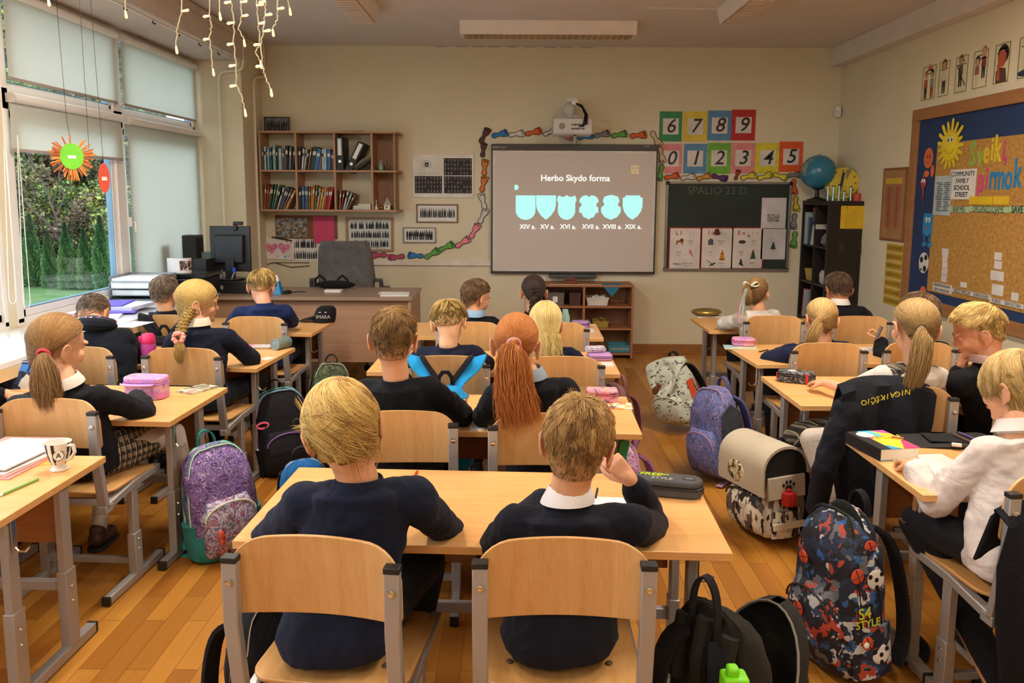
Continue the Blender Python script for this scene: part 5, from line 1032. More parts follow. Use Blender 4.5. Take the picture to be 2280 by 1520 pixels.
c=rw(2068,352,TH);t=thing('paper_figure','orange round paper face on the blue border','paper figure',(XR-TH,c[0],c[1]-.15),world=True);m_o=M('cf6a3a',.7)
rblob(t,relp(c[0],c[1],.062,.075),m_o,TH,.003,'head');rblob(t,relp(c[0]-.065,c[1]-.095,.022,.045),m_o,TH,.003,'hand');rblob(t,relp(c[0]+.015,c[1]-.115,.035,.025),m_o,TH,.003,'foot')
for s in(-1,1):rblob(t,relp(c[0]+s*.018,c[1]+.012,.006,.012),m_black,TH+.003,.0006,'eye')
obj('mouth',MB().tube([(XR-TH-.0035,c[0]-.022*math.cos(R(q)),c[1]-.022-.014*math.sin(R(q)))for q in range(0,181,30)],.0014,5),M('7a2a1c',.7),t)
c=rw(2057,412,TH);t=thing('paper_figure','thin red paper figure with white eyes on the blue border','paper figure',(XR-TH,c[0],c[1]-.1),world=True)
obj('body',MB().tube([(XR-TH-.004,c[0]+u,c[1]+v)for u,v in((.01,.07),(.0,.03),(.012,0),(0,-.03),(-.005,-.09),(-.02,-.15))],[.004,.012,.02,.012,.005,.002],8,flat=.3,up=(0,1,0)).tube([(XR-TH-.004,c[0]+u,c[1]+v)for u,v in((.035,.03),(.02,-.01),(-.02,-.01),(-.03,.035))],.005,6),M('a83a3c',.7),t)
for s in(-1,1):rblob(t,relp(c[0]+s*.014,c[1]+.03,.012,.016),m_white,TH+.006,.001,'eye')
c=rw(2066,500,TH);t=thing('paper_figure','bright blue square paper figure on the blue border','paper figure',(XR-TH,c[0],c[1]-.12),world=True);m_b2=M('2a7fb4',.7)
rblob(t,relp(c[0]-.0,c[1]+.0,.065,.085,24,.3),m_b2,TH,.003,'body')
for s in(-1,1):rblob(t,[(c[0]+s*.035-.008,c[1]-.13),(c[0]+s*.035+.008,c[1]-.13),(c[0]+s*.035+.006,c[1]-.07),(c[0]+s*.035-.006,c[1]-.07)],m_b2,TH,.003,'leg');rblob(t,relp(c[0]+s*.036-.006,c[1]-.145,.028,.024),m_b2,TH,.003,'foot');rblob(t,relp(c[0]+s*.02,c[1]+.035,.013,.02),m_white,TH+.003,.0006,'eye');rblob(t,relp(c[0]+s*.02+.002,c[1]+.03,.005,.009),m_black,TH+.0036,.0006,'eye')
rblob(t,relp(c[0],c[1]-.025,.022,.008),M('b0486a',.7),TH+.003,.0006,'mouth')
c=rw(2057,585,TH);t=thing('paper_football','black and white paper football on the blue border','paper football',(XR-TH,c[0],c[1]-.08),world=True)
rblob(t,relp(c[0],c[1],.066,.078,28),M('dad6d0',.7),TH,.003,'ball')
pen=lambda cy,cz_,r_:[(cy+r_*math.cos(R(90+72*k)),cz_+r_*math.sin(R(90+72*k)))for k in range(5)]
for(u,v,r_)in((.0,.0,.0),(-.028,.042,.024),(.030,.022,.026),(-.020,-.042,.026),(.03,-.052,.012)):
	if r_:rblob(t,pen(c[0]+u,c[1]+v,r_),m_black,TH+.003,.0006,'patch')
c=rw(2055,650,TH);t=thing('paper_figure','orange paper shape low on the blue border','paper figure',(XR-TH,c[0],c[1]-.06),world=True);rblob(t,relp(c[0],c[1]-.03,.05,.075),m_o,TH,.003,'shape')
# greeting letters

for i,(ch,px,py,c_,s_)in enumerate((('S',2166,345,'86b04a',.19),('v',2183,348,'8fb84e',.17),('e',2197,340,'d8b82c',.17),('i',2210,333,'d9bf30',.17),('k',2222,333,'d9c02e',.19),('i',2236,335,'c04a7c',.15),(',',2241,336,'c04a7c',.16),('p',2184,402,'d04a86',.19),('i',2198,398,'d04a86',.17),('r',2209,396,'2a7fb8',.18),('m',2226,396,'2a7fb8',.18),('o',2246,396,'2a7fb8',.18),('k',2266,388,'2a7fb8',.2),('a',2292,392,'2a7fb8',.18),('i',2312,388,'2a7fb8',.18))):
	p=rw(px,py,TH);o=text(ch,s_*1.25,RWt(p[0],p[1],TH),M(c_,.7),None,'paper_letter',depth=.003,bold=.007,sx=.62)
	tag(o,'%s cut out paper letter "%s", %s on the cork board'%({'8':'green','d8':'yellow','d9':'yellow','c0':'purple','d0':'pink','2a':'blue'}.get(c_[:2],'green'),ch,['first of the upper greeting line','second of the upper line','third of the upper line','fourth of the upper line','fifth of the upper line','sixth of the upper line','comma closing the upper line','first of the lower greeting line','second of the lower line','third of the lower line','fourth of the lower line','fifth of the lower line','sixth of the lower line','seventh of the lower line','last of the lower line'][i]),'paper letter','greeting letters on the cork board')
m_pw=M('cfcac5',.7)
t,y0,y1,z0,z1=rfl('white sheet reading community family school street on the cork board','word_sheet','paper sheet',(2118,378),(2170,444),M('dcd8d4',.7),TH)
for i,wd in enumerate(('COMMUNITY','FAMILY','SCHOOL','STREET')):text(wd,.047,RWt((y0+y1)/2,z1-(z1-z0)*(.16+.23*i),TH+.0049),m_black,t,'words',bold=.0012,depth=.0006)
t,y0,y1,z0,z1=rfl('pale blue printed sheet on the cork board beside the word sheet','text_sheet','paper sheet',(2084,392),(2115,480),M('a9b7bb',.7),TH)
mb=MB();g=random.Random(5)
for j in range(16):
	zz=z1-.05-j*(z1-z0-.07)/16
	for k in range(2):y_=y0+.015+(y1-y0-.03)*(.5*k+g.uniform(0,.1));mb.box((XR-TH-.0050,y_+.03,zz),(.0006,(y1-y0)*g.uniform(.2,.38),.006))
obj('print',mb,M('4a5056',.8),t)
for i,(a_,b_,n)in enumerate((((2160,437),(2208,456),'left'),((2213,437),(2246,456),'right'))):rfl('bright yellow strip under the greeting letters, %s one'%n,'paper_strip','paper strip',a_,b_,M('d9b61e',.7),TH)
for i,(a_,b_,s)in enumerate((((2116,459),(2158,474),'KAIP MES'),((2159,459),(2246,474),'ORGANIZUOJAME'),((2248,459),(2286,474),'SAVE'))):
	t,y0,y1,z0,z1=rfl('pale green strip reading %s'%s,'word_strip','paper strip',a_,b_,M('a9c296',.7),TH);text(s,.062,RWt((y0+y1)/2,(z0+z1)/2,TH+.0049),M('274032',.6),t,'words',bold=.0015,depth=.0006,sx=(y1-y0)/(.045*len(s)+.01)*.92)
LB=[((2078,627),(2119,656),['NEPRIEŠTARAUJAME','SAVO DRAUGAMS']),((2122,641),(2165,659),['NESISTUMDOM']),((2166,649),(2206,668),['ŠVARŪS KŪNU']),((2205,662),(2235,679),['PUIKIAI']),((2234,668),(2279,689),['GERA NUOTAIKA'])]
for i,(a_,b_,ws)in enumerate(LB):
	t,y0,y1,z0,z1=rfl('white word label %s along the bottom of the cork'%['farthest','second','third','fourth','nearest'][i],'word_label','paper label',a_,b_,m_pw,TH+.001)
	for j,wd in enumerate(ws):text(wd,.036 if len(ws)==1 else .026,RWt((y0+y1)/2,z1-(z1-z0)*(j+.5)/len(ws),TH+.0059),M('4a4a4c',.7),t,'words',depth=.0005,sx=(y1-y0)/(.024*len(wd))*.9 if len(ws)==1 else .9)
NOTES=[((2099,552),(2111,570)),((2099,568),(2109,584)),((2099,583),(2109,598)),((2098,597),(2109,612)),((2097,611),(2107,629)),((2140,627),(2152,641)),((2216,561),(2230,580)),((2216,580),(2230,600)),((2207,601),(2234,627)),((2210,631),(2233,660)),((2253,650),(2267,671))]
NL=['topmost of the far column of paper scraps','second of the far column of paper scraps','third of the far column of paper scraps','fourth of the far column of paper scraps','lowest of the far column of paper scraps','lone scrap above the second word label','topmost of the middle column of notes','second of the middle column of notes','large third note of the middle column','lowest note of the middle column','lone note above the nearest word label']
for(a_,b_),n in zip(NOTES,NL):rfl('small white note, '+n,'paper_note','paper note',a_,b_,M('d2cdc9',.8,bump=.3,bs=20),TH,.002)
# cards with drawings above the board

CB=[(2052,2087,0),(2088,2117,1),(2124,2157,2),(2163,2201,3),(2209,2249,4),(2261,2305,5)]
zc_t=rw(2053,149)[1];zc_b=rw(2049,229)[1];ctop=zc_t-.0;m_card=M('d9d2ac',.7);m_ln=M('3a3a2c',.7)
cdesc=['two tall people in red with an umbrella','a small dark haired child standing','a child in a hat playing an instrument','two girls side by side','a red faced boy holding his cheek','a black and white figure with instruments']
for(xa,xb,k)in CB:
	y1=rw(xa,190)[0];y0=rw(xb,160)[0];z0,z1=zc_b,zc_t;cy_,cz_=(y0+y1)/2,(z0+z1)/2;w_,h_=y1-y0,z1-z0
	t=thing('picture_card','cream drawing card above the cork board showing '+cdesc[k],'picture card',(XR,cy_,z0),world=True)
	obj('card',MB().prism([(y0,z0),(y1,z0),(y1,z1),(y0,z1)],RW(),0,.002),m_card,t)
	b=MB();e=.012
	for r_ in((y0+e,y1-e,z0+e,z0+e+.004),(y0+e,y1-e,z1-e-.004,z1-e),(y0+e,y0+e+.005,z0+e,z1-e),(y1-e-.005,y1-e,z0+e,z1-e)):b.prism(RC(*r_),RW(.002),0,.0006)
	obj('border',b,m_ln,t)
	tb=MB()
	for j in range(2):tb.box((XR-.0026,cy_,z1-.045-.022*j),(.0008,w_*(.45 if j==0 else .62),.009))
	obj('caption',tb,M('7d7a62',.8),t)
	def fig(u,z_,s,hair,skin,top,leg,big=1.):
		y=cy_-u;rblob(t,relp(y,z_+s*.80,s*.10*big,s*.13*big),M(hair,.7),.002,.001,'hair');rblob(t,relp(y,z_+s*.76,s*.075*big,s*.095*big),M(skin,.7),.003,.001,'face')
		rblob(t,[(y-s*.12,z_+s*.36),(y+s*.12,z_+s*.36),(y+s*.10,z_+s*.64),(y-s*.10,z_+s*.64)],M(top,.7),.002,.001,'shirt');rblob(t,[(y-s*.08,z_),(y-s*.02,z_),(y,z_+s*.3),(y+s*.02,z_),(y+s*.08,z_),(y+s*.09,z_+s*.36),(y-s*.09,z_+s*.36)],M(leg,.7),.002,.001,'legs')
	if k==0:fig(-.04,z0+.02,.22,'a8533a','c9937a','a85a4c','2b2a2c');fig(.045,z0+.02,.22,'2b2220','b98a6e','8b8f88','9a3a2c');rblob(t,[(cy_+.03,z0+.23),(cy_+.0,z0+.27),(cy_-.04,z0+.25),(cy_-.05,z0+.21)],M('b9705c',.7),.002,.001,'umbrella')
	if k==1:fig(0,z0+.03,.25,'6a3a30','b9906e','cfc9b4','3a3630',1.3)
	if k==2:fig(-.01,z0+.05,.23,'6a4a3c','b9906e','5c4a40','2c2a28',1.1);rblob(t,[(cy_+.06,z0+.2),(cy_-.05,z0+.05),(cy_-.056,z0+.055),(cy_+.054,z0+.205)],m_ln,.004,.001,'stick')
	if k==3:fig(-.035,z0+.03,.20,'3a2220','c9a084','9c5a4c','cfc2ae',1.3);fig(.035,z0+.07,.22,'c07a3c','cf9f80','8a3a34','2c3440',1.2)
	if k==4:
		rblob(t,relp(cy_-.01,z0+.19,.055,.06),M('1f1b1c',.7),.002,.001,'hair');rblob(t,relp(cy_+.0,z0+.165,.042,.055),M('b4573a',.7),.003,.001,'face');rblob(t,[(cy_+.05,z0+.016),(cy_+.055,z0+.09),(cy_+.02,z0+.11),(cy_-.04,z0+.1),(cy_-.06,z0+.016)],M('5a3a30',.7),.002,.001,'jacket');rblob(t,[(cy_+.035,z0+.03),(cy_+.045,z0+.13),(cy_+.02,z0+.14),(cy_+.01,z0+.03)],M('b4573a',.7),.004,.001,'hand')
	if k==5:fig(.0,z0+.04,.2,'2a2828','b9a890','4a4a4c','2a3444',1.2);rblob(t,relp(cy_-.0,z0+.04,.07,.02),M('27364a',.7),.004,.001,'drum')
	# small framed board between cabinet and cork board
a_=rw(1971,375);b_=rw(2021,535);y1,y0,z1,z0=a_[0],rw(2018,460)[0],a_[1],rw(1966,534)[1]
t=thing('framed_chart','narrow brown framed chart with red letters beside the cabinet','chart',(XR,(y0+y1)/2,z0),world=True)
obj('frame',MB().prism(RC(y0,y1,z0,z1),RW(),0,.012),mwood('7a4a2c','91603c',2,1,.5),t,bevel=.002);obj('panel',MB().prism(RC(y0+.02,y1-.02,z0+.02,z1-.02),RW(.012),0,.001),M('a57a52',.6),t)
obj('sheet',MB().prism(RC(y0+.06,y1-.06,z0+.13,z1-.07),RW(.013),0,.001),M('9c6f52',.6),t);obj('yellow_strip',MB().prism(RC(y0+.055,y1-.055,z1-.13,z1-.08),RW(.014),0,.001),M('c9a832',.7),t)
g=random.Random(9)
for cc in(.33,.67):
	tb=MB()
	for j in range(22):tb.box((XR-.0146,y0+(y1-y0)*cc+g.uniform(-.004,.004),z1-.155-j*.0155),(.001,g.uniform(.03,.055),.009))
	obj('red_letters',tb,M('a8382a',.7),t)
yA=rw(1975,545)[0];yB=rw(2009,600)[0]
for i in range(7):
	zz1=rw(1975,541+i*19.6)[1];zz0=rw(1975,541+(i+1)*19.6-2)[1];t=thing('word_strip','yellow word strip, %s from the top of the column by the cork board'%ORD[i],'paper strip',(XR,(yA+yB)/2,zz0),group='yellow word strips',world=True)
	obj('paper',MB().prism(RC(yB,yA,zz0,zz1),RW(),0,.002),M('c3a02a',.6),t);mb=MB();
	for j in range(9):mb.box((XR-.0025,yB+.03+(yA-yB-.06)*j/8,(zz0+zz1)/2),(.001,.018,.03))
	obj('print',mb,M('8a6a1c',.8),t)
	# ================================================================= PEOPLE
def V(*a):return Vector(a)
def skinmat(c='d9a07c'):
	k=('skin',c)
	if k in MC:return MC[k]
	t=NT('skin');v=t.coord();t.l(t.ramp(t.noise(v,20,3),[(.3,shade(c,.95)),(.7,shade(c,1.04))]),t.p.inputs['Base Color']);t.p.inputs['Roughness'].default_value=.5
	t.p.inputs['Subsurface Weight'].default_value=.15;t.p.inputs['Subsurface Radius'].default_value=(.01,.004,.002);t.p.inputs['Subsurface Scale'].default_value=1;MC[k]=t.m;return t.m
def hairmat(cols):
	k=('hair',str(cols))
	if k in MC:return MC[k]
	t=NT('hair');a=t.n('ShaderNodeAttribute');a.attribute_name='var'
	b=t.n('ShaderNodeAttribute');b.attribute_name='skinmix';t.l(t.mix(b.outputs['Fac'],t.ramp(a.outputs['Fac'],[(i/(len(cols)-1),c)for i,c in enumerate(cols)]),'bf8a66'),t.p.inputs['Base Color']);t.p.inputs['Roughness'].default_value=.52;t.p.inputs['Specular IOR Level'].default_value=.28
	t.p.inputs['Sheen Weight'].default_value=.1;MC[k]=t.m;return t.m
def strands(name,S_,rad,var,m,parent,tip=.25):
	"""S_: (n,k,3) strand points; rad (n,) radius; three sided tubes"""
	n,k,_=S_.shape;T=np.gradient(S_,axis=1);T/=np.linalg.norm(T,axis=2)[...,None]+1e-9
	up=rng.normal(size=(n,1,3));U=np.cross(T,np.broadcast_to(up,T.shape));U/=np.linalg.norm(U,axis=2)[...,None]+1e-9;W=np.cross(T,U)
	prof=np.linspace(0,1,k);prof=np.minimum(1,.5+3*prof)*(1-(1-tip)*prof**2.5);rr=rad[:,None]*prof[None]
	rings=[S_+(U*math.cos(a)+W*math.sin(a))*rr[...,None]for a in(0,2.094,4.189)]
	P=np.stack(rings,2).reshape(-1,3);base=(np.arange(n)[:,None]*k+np.arange(k-1)[None]).ravel()*3;F=[]
	for j in range(3):j2=(j+1)%3;F.append(np.stack([base+j,base+j2,base+3+j2,base+3+j],1))
	F=np.concatenate(F);me=bpy.data.meshes.new(name);me.vertices.add(len(P));me.vertices.foreach_set('co',P.astype(np.float32).ravel());me.loops.add(F.size);me.polygons.add(len(F))
	me.loops.foreach_set('vertex_index',F.ravel());me.polygons.foreach_set('loop_start',np.arange(len(F))*4);me.update(calc_edges=True);me.polygons.foreach_set('use_smooth',[True]*len(F))
	at=me.attributes.new('var','FLOAT','POINT');at.data.foreach_set('value',np.repeat(np.clip(var,0,1),3*k).astype(np.float32));me.materials.append(m)
	o=bpy.data.objects.new(name,me);COL.objects.link(o)
	if parent:o.parent=parent;o.matrix_parent_inverse=WINV.get(parent.name,Matrix())
	return o
C0=np.array([0,-.008,.028]);RAD=np.array([.071,.089,.083])
def hairlim(phi,st):
	"""lower hair limit (elevation deg) by azimuth from the face, 0..180"""
	sc_l=1.28
	pts=st.get('line',[(0,32),(35,30),(60,14),(80,4),(92,-2),(100,-20),(118,-38),(180,-42)]);return np.interp(phi,[p[0]for p in pts],[p[1]*(sc_l if p[0]>105 else 1)for p in pts])
def d2(phi,el):return np.stack([np.sin(np.radians(phi))*np.cos(np.radians(el)),np.cos(np.radians(phi))*np.cos(np.radians(el)),np.sin(np.radians(el))],-1)
def surf(D,t=0.):
	low=np.clip(-D[...,2]*3,0,1)*(D[...,1]<.3);RZ=RAD[2]*(1+.75*low);r=1/np.sqrt((D[...,0]/(RAD[0]*(1-.06*low)))**2+(D[...,1]/(RAD[1]*(1-.08*low)))**2+(D[...,2]/RZ)**2);return C0+D*(r+t)[...,None]if not np.isscalar(t)else C0+D*(r+t)[...,None]
def slerp(A,B,s):
	dot=np.clip((A*B).sum(-1),-1,1);w_=np.arccos(dot);sw=np.maximum(np.sin(w_),1e-4);return(np.sin((1-s)*w_)/sw)[...,None]*A+(np.sin(s*w_)/sw)[...,None]*B
def sample_dirs(n,st):
	out=[]
	while len(out)<n:
		d=rng.normal(size=3);d/=np.linalg.norm(d);el=math.degrees(math.asin(d[2]));ph=abs(math.degrees(math.atan2(d[0],d[1])))
		if el>hairlim(ph,st)+rng.normal()*1.5:out.append(d)
	return np.array(out)
def make_hair(root,Hc,HR,sc,st,cols,far):
	"""st: style dictionary"""
	m=hairmat(cols);H=lambda P:(P.reshape(-1,3)*sc@HR.T+Hc).reshape(P.shape)
	kind=st['kind'];T=st.get('t',.012);fade=st.get('fade',14)
	def thick(D):
		el=np.degrees(np.arcsin(np.clip(D[...,2],-1,1)));ph=np.abs(np.degrees(np.arctan2(D[...,0],D[...,1])));x=np.clip((el-hairlim(ph,st))/fade,-1,1)
		k=np.where(x>0,x*x*(3-2*x),0);th=np.where(x>-.05,.0025+(T-.0025)*k,-.012)
		if 'cut' in st:ring=st['cut'];s2=np.clip((el-ring(ph))/8,0,1);th=np.where(x>-.05,.0045+(T-.0045)*s2,-.012)
		return th
		# cap, coloured darker to paint shaded depth between the strands
	nu,nv=56,36;ph=np.linspace(-180,180,nu,endpoint=False);el=np.linspace(89,-75,nv);PH,EL=np.meshgrid(ph,el);D=d2(PH,EL);tt=thick(D);tt=np.where(tt>.002,tt*.74,tt-.0005)
	if st.get('tex',0):tt=tt+np.where(tt>.003,st['tex']*np.sin(PH*.31+EL*.13)*np.sin(EL*.37-PH*.11),0)
	P=H(surf(D,tt));mb=MB();mb.add(P.reshape(-1,3),[(j*nu+i,j*nu+(i+1)%nu,(j+1)*nu+(i+1)%nu,(j+1)*nu+i)for j in range(nv-1)for i in range(nu)]+[tuple(range(nu))])
	cap=obj('hair',mb,m,root,smooth=180);ca=cap.data.attributes.new('var','FLOAT','POINT');vv=np.clip(.10+.10*np.sin(PH*.5+EL*.2)+.7*st.get('topv',.2)*np.clip(EL/60,-.5,1),0,1);ca.data.foreach_set('value',vv.ravel().astype(np.float32));sk=cap.data.attributes.new('skinmix','FLOAT','POINT');az=np.abs(PH);xx=(EL-hairlim(az,st))/st.get('sf',1);sk.data.foreach_set('value',(np.clip(1-xx,0,.85)if 'sf' in st else 0*xx).ravel().astype(np.float32))
	n=int(st.get('n',2200)*(1,.55,.35)[far]);rw_=st.get('r',.0009)*(1,1.5,2.0)[far];K=st.get('k',7)
	D0=sample_dirs(n,st);s=np.linspace(0,1,K)[None,:]
	wh=np.array(st.get('whorl',(0,-.5,.86)));wh=wh/np.linalg.norm(wh)
	top=np.clip(D0[:,2],0,1);va=.16+.46*rng.random(n)+st.get('topv',.25)*top+.0
	if kind in('short','mop'):
		ax=D0-wh*(D0@wh)[:,None];ax/=np.linalg.norm(ax,axis=1)[:,None]+1e-6;ax+=rng.normal(0,st.get('mess',.25),ax.shape);ax-=D0*(ax*D0).sum(1)[:,None];ax/=np.linalg.norm(ax,axis=1)[:,None]+1e-6
		base=thick(D0);Ls=st.get('len',.035)*np.clip(base/T,.12,1)*(.6+.7*rng.random(n));ang=Ls/.085
		A=ang[:,None]*s;DD=D0[:,None]*np.cos(A)[...,None]+ax[:,None]*np.sin(A)[...,None]
		h=base[:,None]*(.74+.32*s)+(st.get('lift',.006)*(base/T))[:,None]*s*(1 if not st.get('tuck')else(1-s)*2)*(.3+1.2*rng.random(n))[:,None]
		if 'cut' in st or kind=='mop':
			e2=np.degrees(np.arcsin(np.clip(DD[...,2],-1,1)));
		sw=st.get('swirl',0)
		if sw:ax2=np.cross(D0,ax);a3=ax*math.cos(sw)+ax2*math.sin(sw);DD=D0[:,None]*np.cos(A)[...,None]+(ax[:,None]*(1-s)[...,None]+a3[:,None]*s[...,None])*np.sin(A)[...,None];DD/=np.linalg.norm(DD,axis=2)[...,None]
		P=surf(DD,h);nc=st.get('clumps',260);ci=rng.choice(n,nc,replace=False);near=ci[np.argmax(D0@D0[ci].T,axis=1)]
		kk=(s**1.2*st.get('clump',.62))[...,None];P=P*(1-kk)+(P[near]+rng.normal(0,.0006,P.shape))*kk;cv=rng.normal(0,.19,n);va=va+cv[near]
		if kind=='mop':P[...,2]-=(s**2*.010)
		strands('hair_strands',H(P),np.full(n,rw_*sc)*(.7+.6*rng.random(n)),va,m,cap)
		for(px_,el_,dx,dz)in st.get('wisps',()):
			q=d2(np.array(px_+rng.normal(0,4,14)),np.array(el_+rng.normal(0,4,14)));S_=surf(q,T)[:,None]+np.array([dx,0,dz])[None,None]*(s**1.3)[...,None]+rng.normal(0,.002,(14,1,3))*s[...,None];strands('hair_strands',H(S_),np.full(14,.0006),.6+.3*rng.random(14),m,cap)
		return cap
	tie=np.array(st['tie'],float)
	if 'path' in st and st.get('auto',1):tie=HR.T@(np.array(tuple(st['path'][0]))-H(C0[None])[0])
	tie/=np.linalg.norm(tie)
	if kind in('tail','braid'):
		far_=slerp(D0,np.broadcast_to(tie,D0.shape),0.)
		e=(.75+.25*rng.random(n));DD=slerp(D0[:,None]+0*s[...,None],np.broadcast_to(tie,(n,K,3)),e[:,None]*s*.98)
		DD/=np.linalg.norm(DD,axis=2)[...,None];h=T*(.86+.3*s*(1-s)*2)+.0015*rng.random(n)[:,None]+.006*np.exp(-((1-e[:,None]*s)*5)**2)
		strands('hair_strands',H(surf(DD,h)),np.full(n,rw_*sc)*(.8+.5*rng.random(n)),va,m,cap)
		tp_=surf(tie[None],np.array([T+.006]))[0];W0=H(tp_[None])[0]
		path=[Vector(W0)]+[Vector(q)for q in st['path']];return cap,path,m
		# loose long hair falling from a top parting
	side=np.sign(D0[:,0]+rng.normal(0,.02,n));ph0=np.abs(np.degrees(np.arctan2(D0[:,0],D0[:,1])));E=d2(side*np.clip(ph0*.5+75+15*rng.random(n),80,179),np.full(n,-42.-8*rng.random(n)))
	DD=slerp(D0[:,None]+0*s[...,None],np.broadcast_to(E[:,None],(n,K,3)),np.broadcast_to(s,(n,K)));DD/=np.linalg.norm(DD,axis=2)[...,None]
	P=surf(DD,T*(.7+.3*rng.random(n))[:,None]+0*s);e=P[:,-1:];L=st.get('len',.16);s2=np.linspace(.08,1,7)[None,:,None]
	drop=np.concatenate([rng.normal(0,.012,(n,1,1))+0*s2,-.02*s2+rng.normal(0,.01,(n,1,1))*s2,-L*s2*(.8+.3*rng.random((n,1,1)))],2);drop[...,0:1]=drop[...,0:1]*s2+.006*np.sin(s2*9+rng.random((n,1,1))*6)
	W=H(P);Wd=W[:,-1:]+drop*sc;strands('hair_strands',np.concatenate([W,Wd],1),np.full(n,rw_*sc)*(.8+.5*rng.random(n)),va,m,cap);return cap
def tail(parent,path,r0,m,n,far,wave=.006,spread=1.0,prof=None,r=.0010,tipfan=.6):
	K=14;ts=np.linspace(0,1,K);pts=np.array([tuple(p)for p in path]);cum=np.r_[0,np.cumsum(np.linalg.norm(np.diff(pts,axis=0),axis=1))];cum/=cum[-1]
	C=np.stack([np.interp(ts,cum,pts[:,i])for i in range(3)],1)
	for _ in range(2):C[1:-1]=(C[:-2]+2*C[1:-1]+C[2:])/4
	n=int(n*(1,.6,.4)[far]);a=rng.random(n)*2*PI;q=np.sqrt(rng.random(n));pr=np.interp(ts,[0,.06,.3,.7,1],prof or[.35,.6,1,.95,tipfan])
	T=np.gradient(C,axis=0);T/=np.linalg.norm(T,axis=1)[:,None];U=np.cross(T,[0,1,.2]);U/=np.linalg.norm(U,axis=1)[:,None];W=np.cross(T,U);tw=a[:,None]+.5*ts[None]*rng.normal(0,1,(n,1))
	P=C[None]+(U[None]*np.cos(tw)[...,None]+W[None]*np.sin(tw)[...,None]*.6)*(q[:,None]*pr[None]*r0)[...,None]
	P+=wave*np.sin(ts[None,:,None]*8+rng.random((n,1,1))*2+a[:,None,None])*rng.normal(0,.5,(n,1,3))*ts[None,:,None]
	P=P[:,:];ln=.75+.3*rng.random(n);P=P[:,:1]+(P-P[:,:1])*np.minimum(1.05,(ln[:,None]*.25+.8))[...,None]
	strands('ponytail',P,np.full(n,r*(1,1.5,2)[far])*(.8+.5*rng.random(n)),np.clip(.25+.5*rng.random(n)+.15*(q-.5),0,1),m,parent)
def braid(parent,path,r0,m,far,turns=5):
	pts=np.array([tuple(p)for p in path]);cum=np.r_[0,np.cumsum(np.linalg.norm(np.diff(pts,axis=0),axis=1))];cum/=cum[-1];K=60;ts=np.linspace(0,1,K)
	C=np.stack([np.interp(ts,cum,pts[:,i])for i in range(3)],1)
	for _ in range(8):C[1:-1]=(C[:-2]+2*C[1:-1]+C[2:])/4
	T=np.gradient(C,axis=0);T/=np.linalg.norm(T,axis=1)[:,None];U=np.cross(T,[0,-1,0.1]);U/=np.linalg.norm(U,axis=1)[:,None];W=np.cross(T,U);n=70 if far<2 else 30;S_=[];va=[]
	for b in range(3):
		th=2*PI*turns*ts+b*2*PI/3;cen=C+U*(np.sin(th)*r0*.75)[:,None]+W*(np.sin(2*th)*r0*.4)[:,None]
		for i in range(n):
			a=rng.random()*2*PI;q=math.sqrt(rng.random())*r0*.55;S_.append(cen+U*math.cos(a)*q+W*math.sin(a)*q);va.append(.3+.5*rng.random())
	strands('braid',np.array(S_),np.full(3*n,.0016 if far<2 else .0025),np.array(va),m,parent,tip=.7)
def hand(mb,wr,d,pn,side,curl=.5,s=.82,thumb=1.):
	"""wr wrist, d pointing direction, pn palm normal, side +1 thumb on +cross(d,pn) side; adds capsules"""
	d=d.normalized();pn=(pn-d*pn.dot(d)).normalized();x=d.cross(pn)*side
	P=lambda u,v,w_:wr+(d*u+x*v+pn*w_)*s
	mb.caps_(P(-.01,0,0),P(.012,0,0),.021*s,.024*s,10)
	for v in(-.026,-.010,.008,.024):mb.caps_(P(.005,v*.6,0),P(.068-abs(v)*.15,v,.002),.0135*s,.0105*s,8)
	mb.caps_(P(.02,0,.006),P(.055,.0,.006),.019*s,.016*s,8)
	for i,(v,L)in enumerate(((.026,.060),(.0085,.068),(-.0095,.062),(-.027,.048))):
		p=P(.070-abs(v)*.15,v*1.05,.002);dd=d.copy();r_=.0088*s
		for seg,c in((.45,.35),(.3,.65),(.25,.5)):
			ang=curl*c*(1.15+.12*i);ax=dd.cross(pn).normalized()if dd.cross(pn).length>1e-4 else x
			q_=Matrix.Rotation(ang,3,ax);dd=(q_@dd).normalized();pn2=q_@pn;e=p+(dd+x*v*1.2).normalized()*L*seg*s;mb.caps_(p,e,r_,r_*.9,8);p=e;r_*=.93
	p0=P(.012,.020,.004);p1=P(.038,.040*thumb,.014+.012*curl);p2=P(.062,.044*thumb,.022+.02*curl);p3=P(.082,.038*thumb,.026+.03*curl)
	mb.caps_(p0,p1,.013*s,.0105*s,8);mb.caps_(p1,p2,.0105*s,.0092*s,8);mb.caps_(p2,p3,.0092*s,.0075*s,8)
def oval(c,xa,ya,rx,ry,n=20,sq=.85):
	out=[]
	for j in range(n):a=2*PI*j/n;cx_,sy=math.cos(a),math.sin(a);out.append(c+xa*rx*math.copysign(abs(cx_)**sq,cx_)+ya*ry*math.copysign(abs(sy)**sq,sy))
	return out
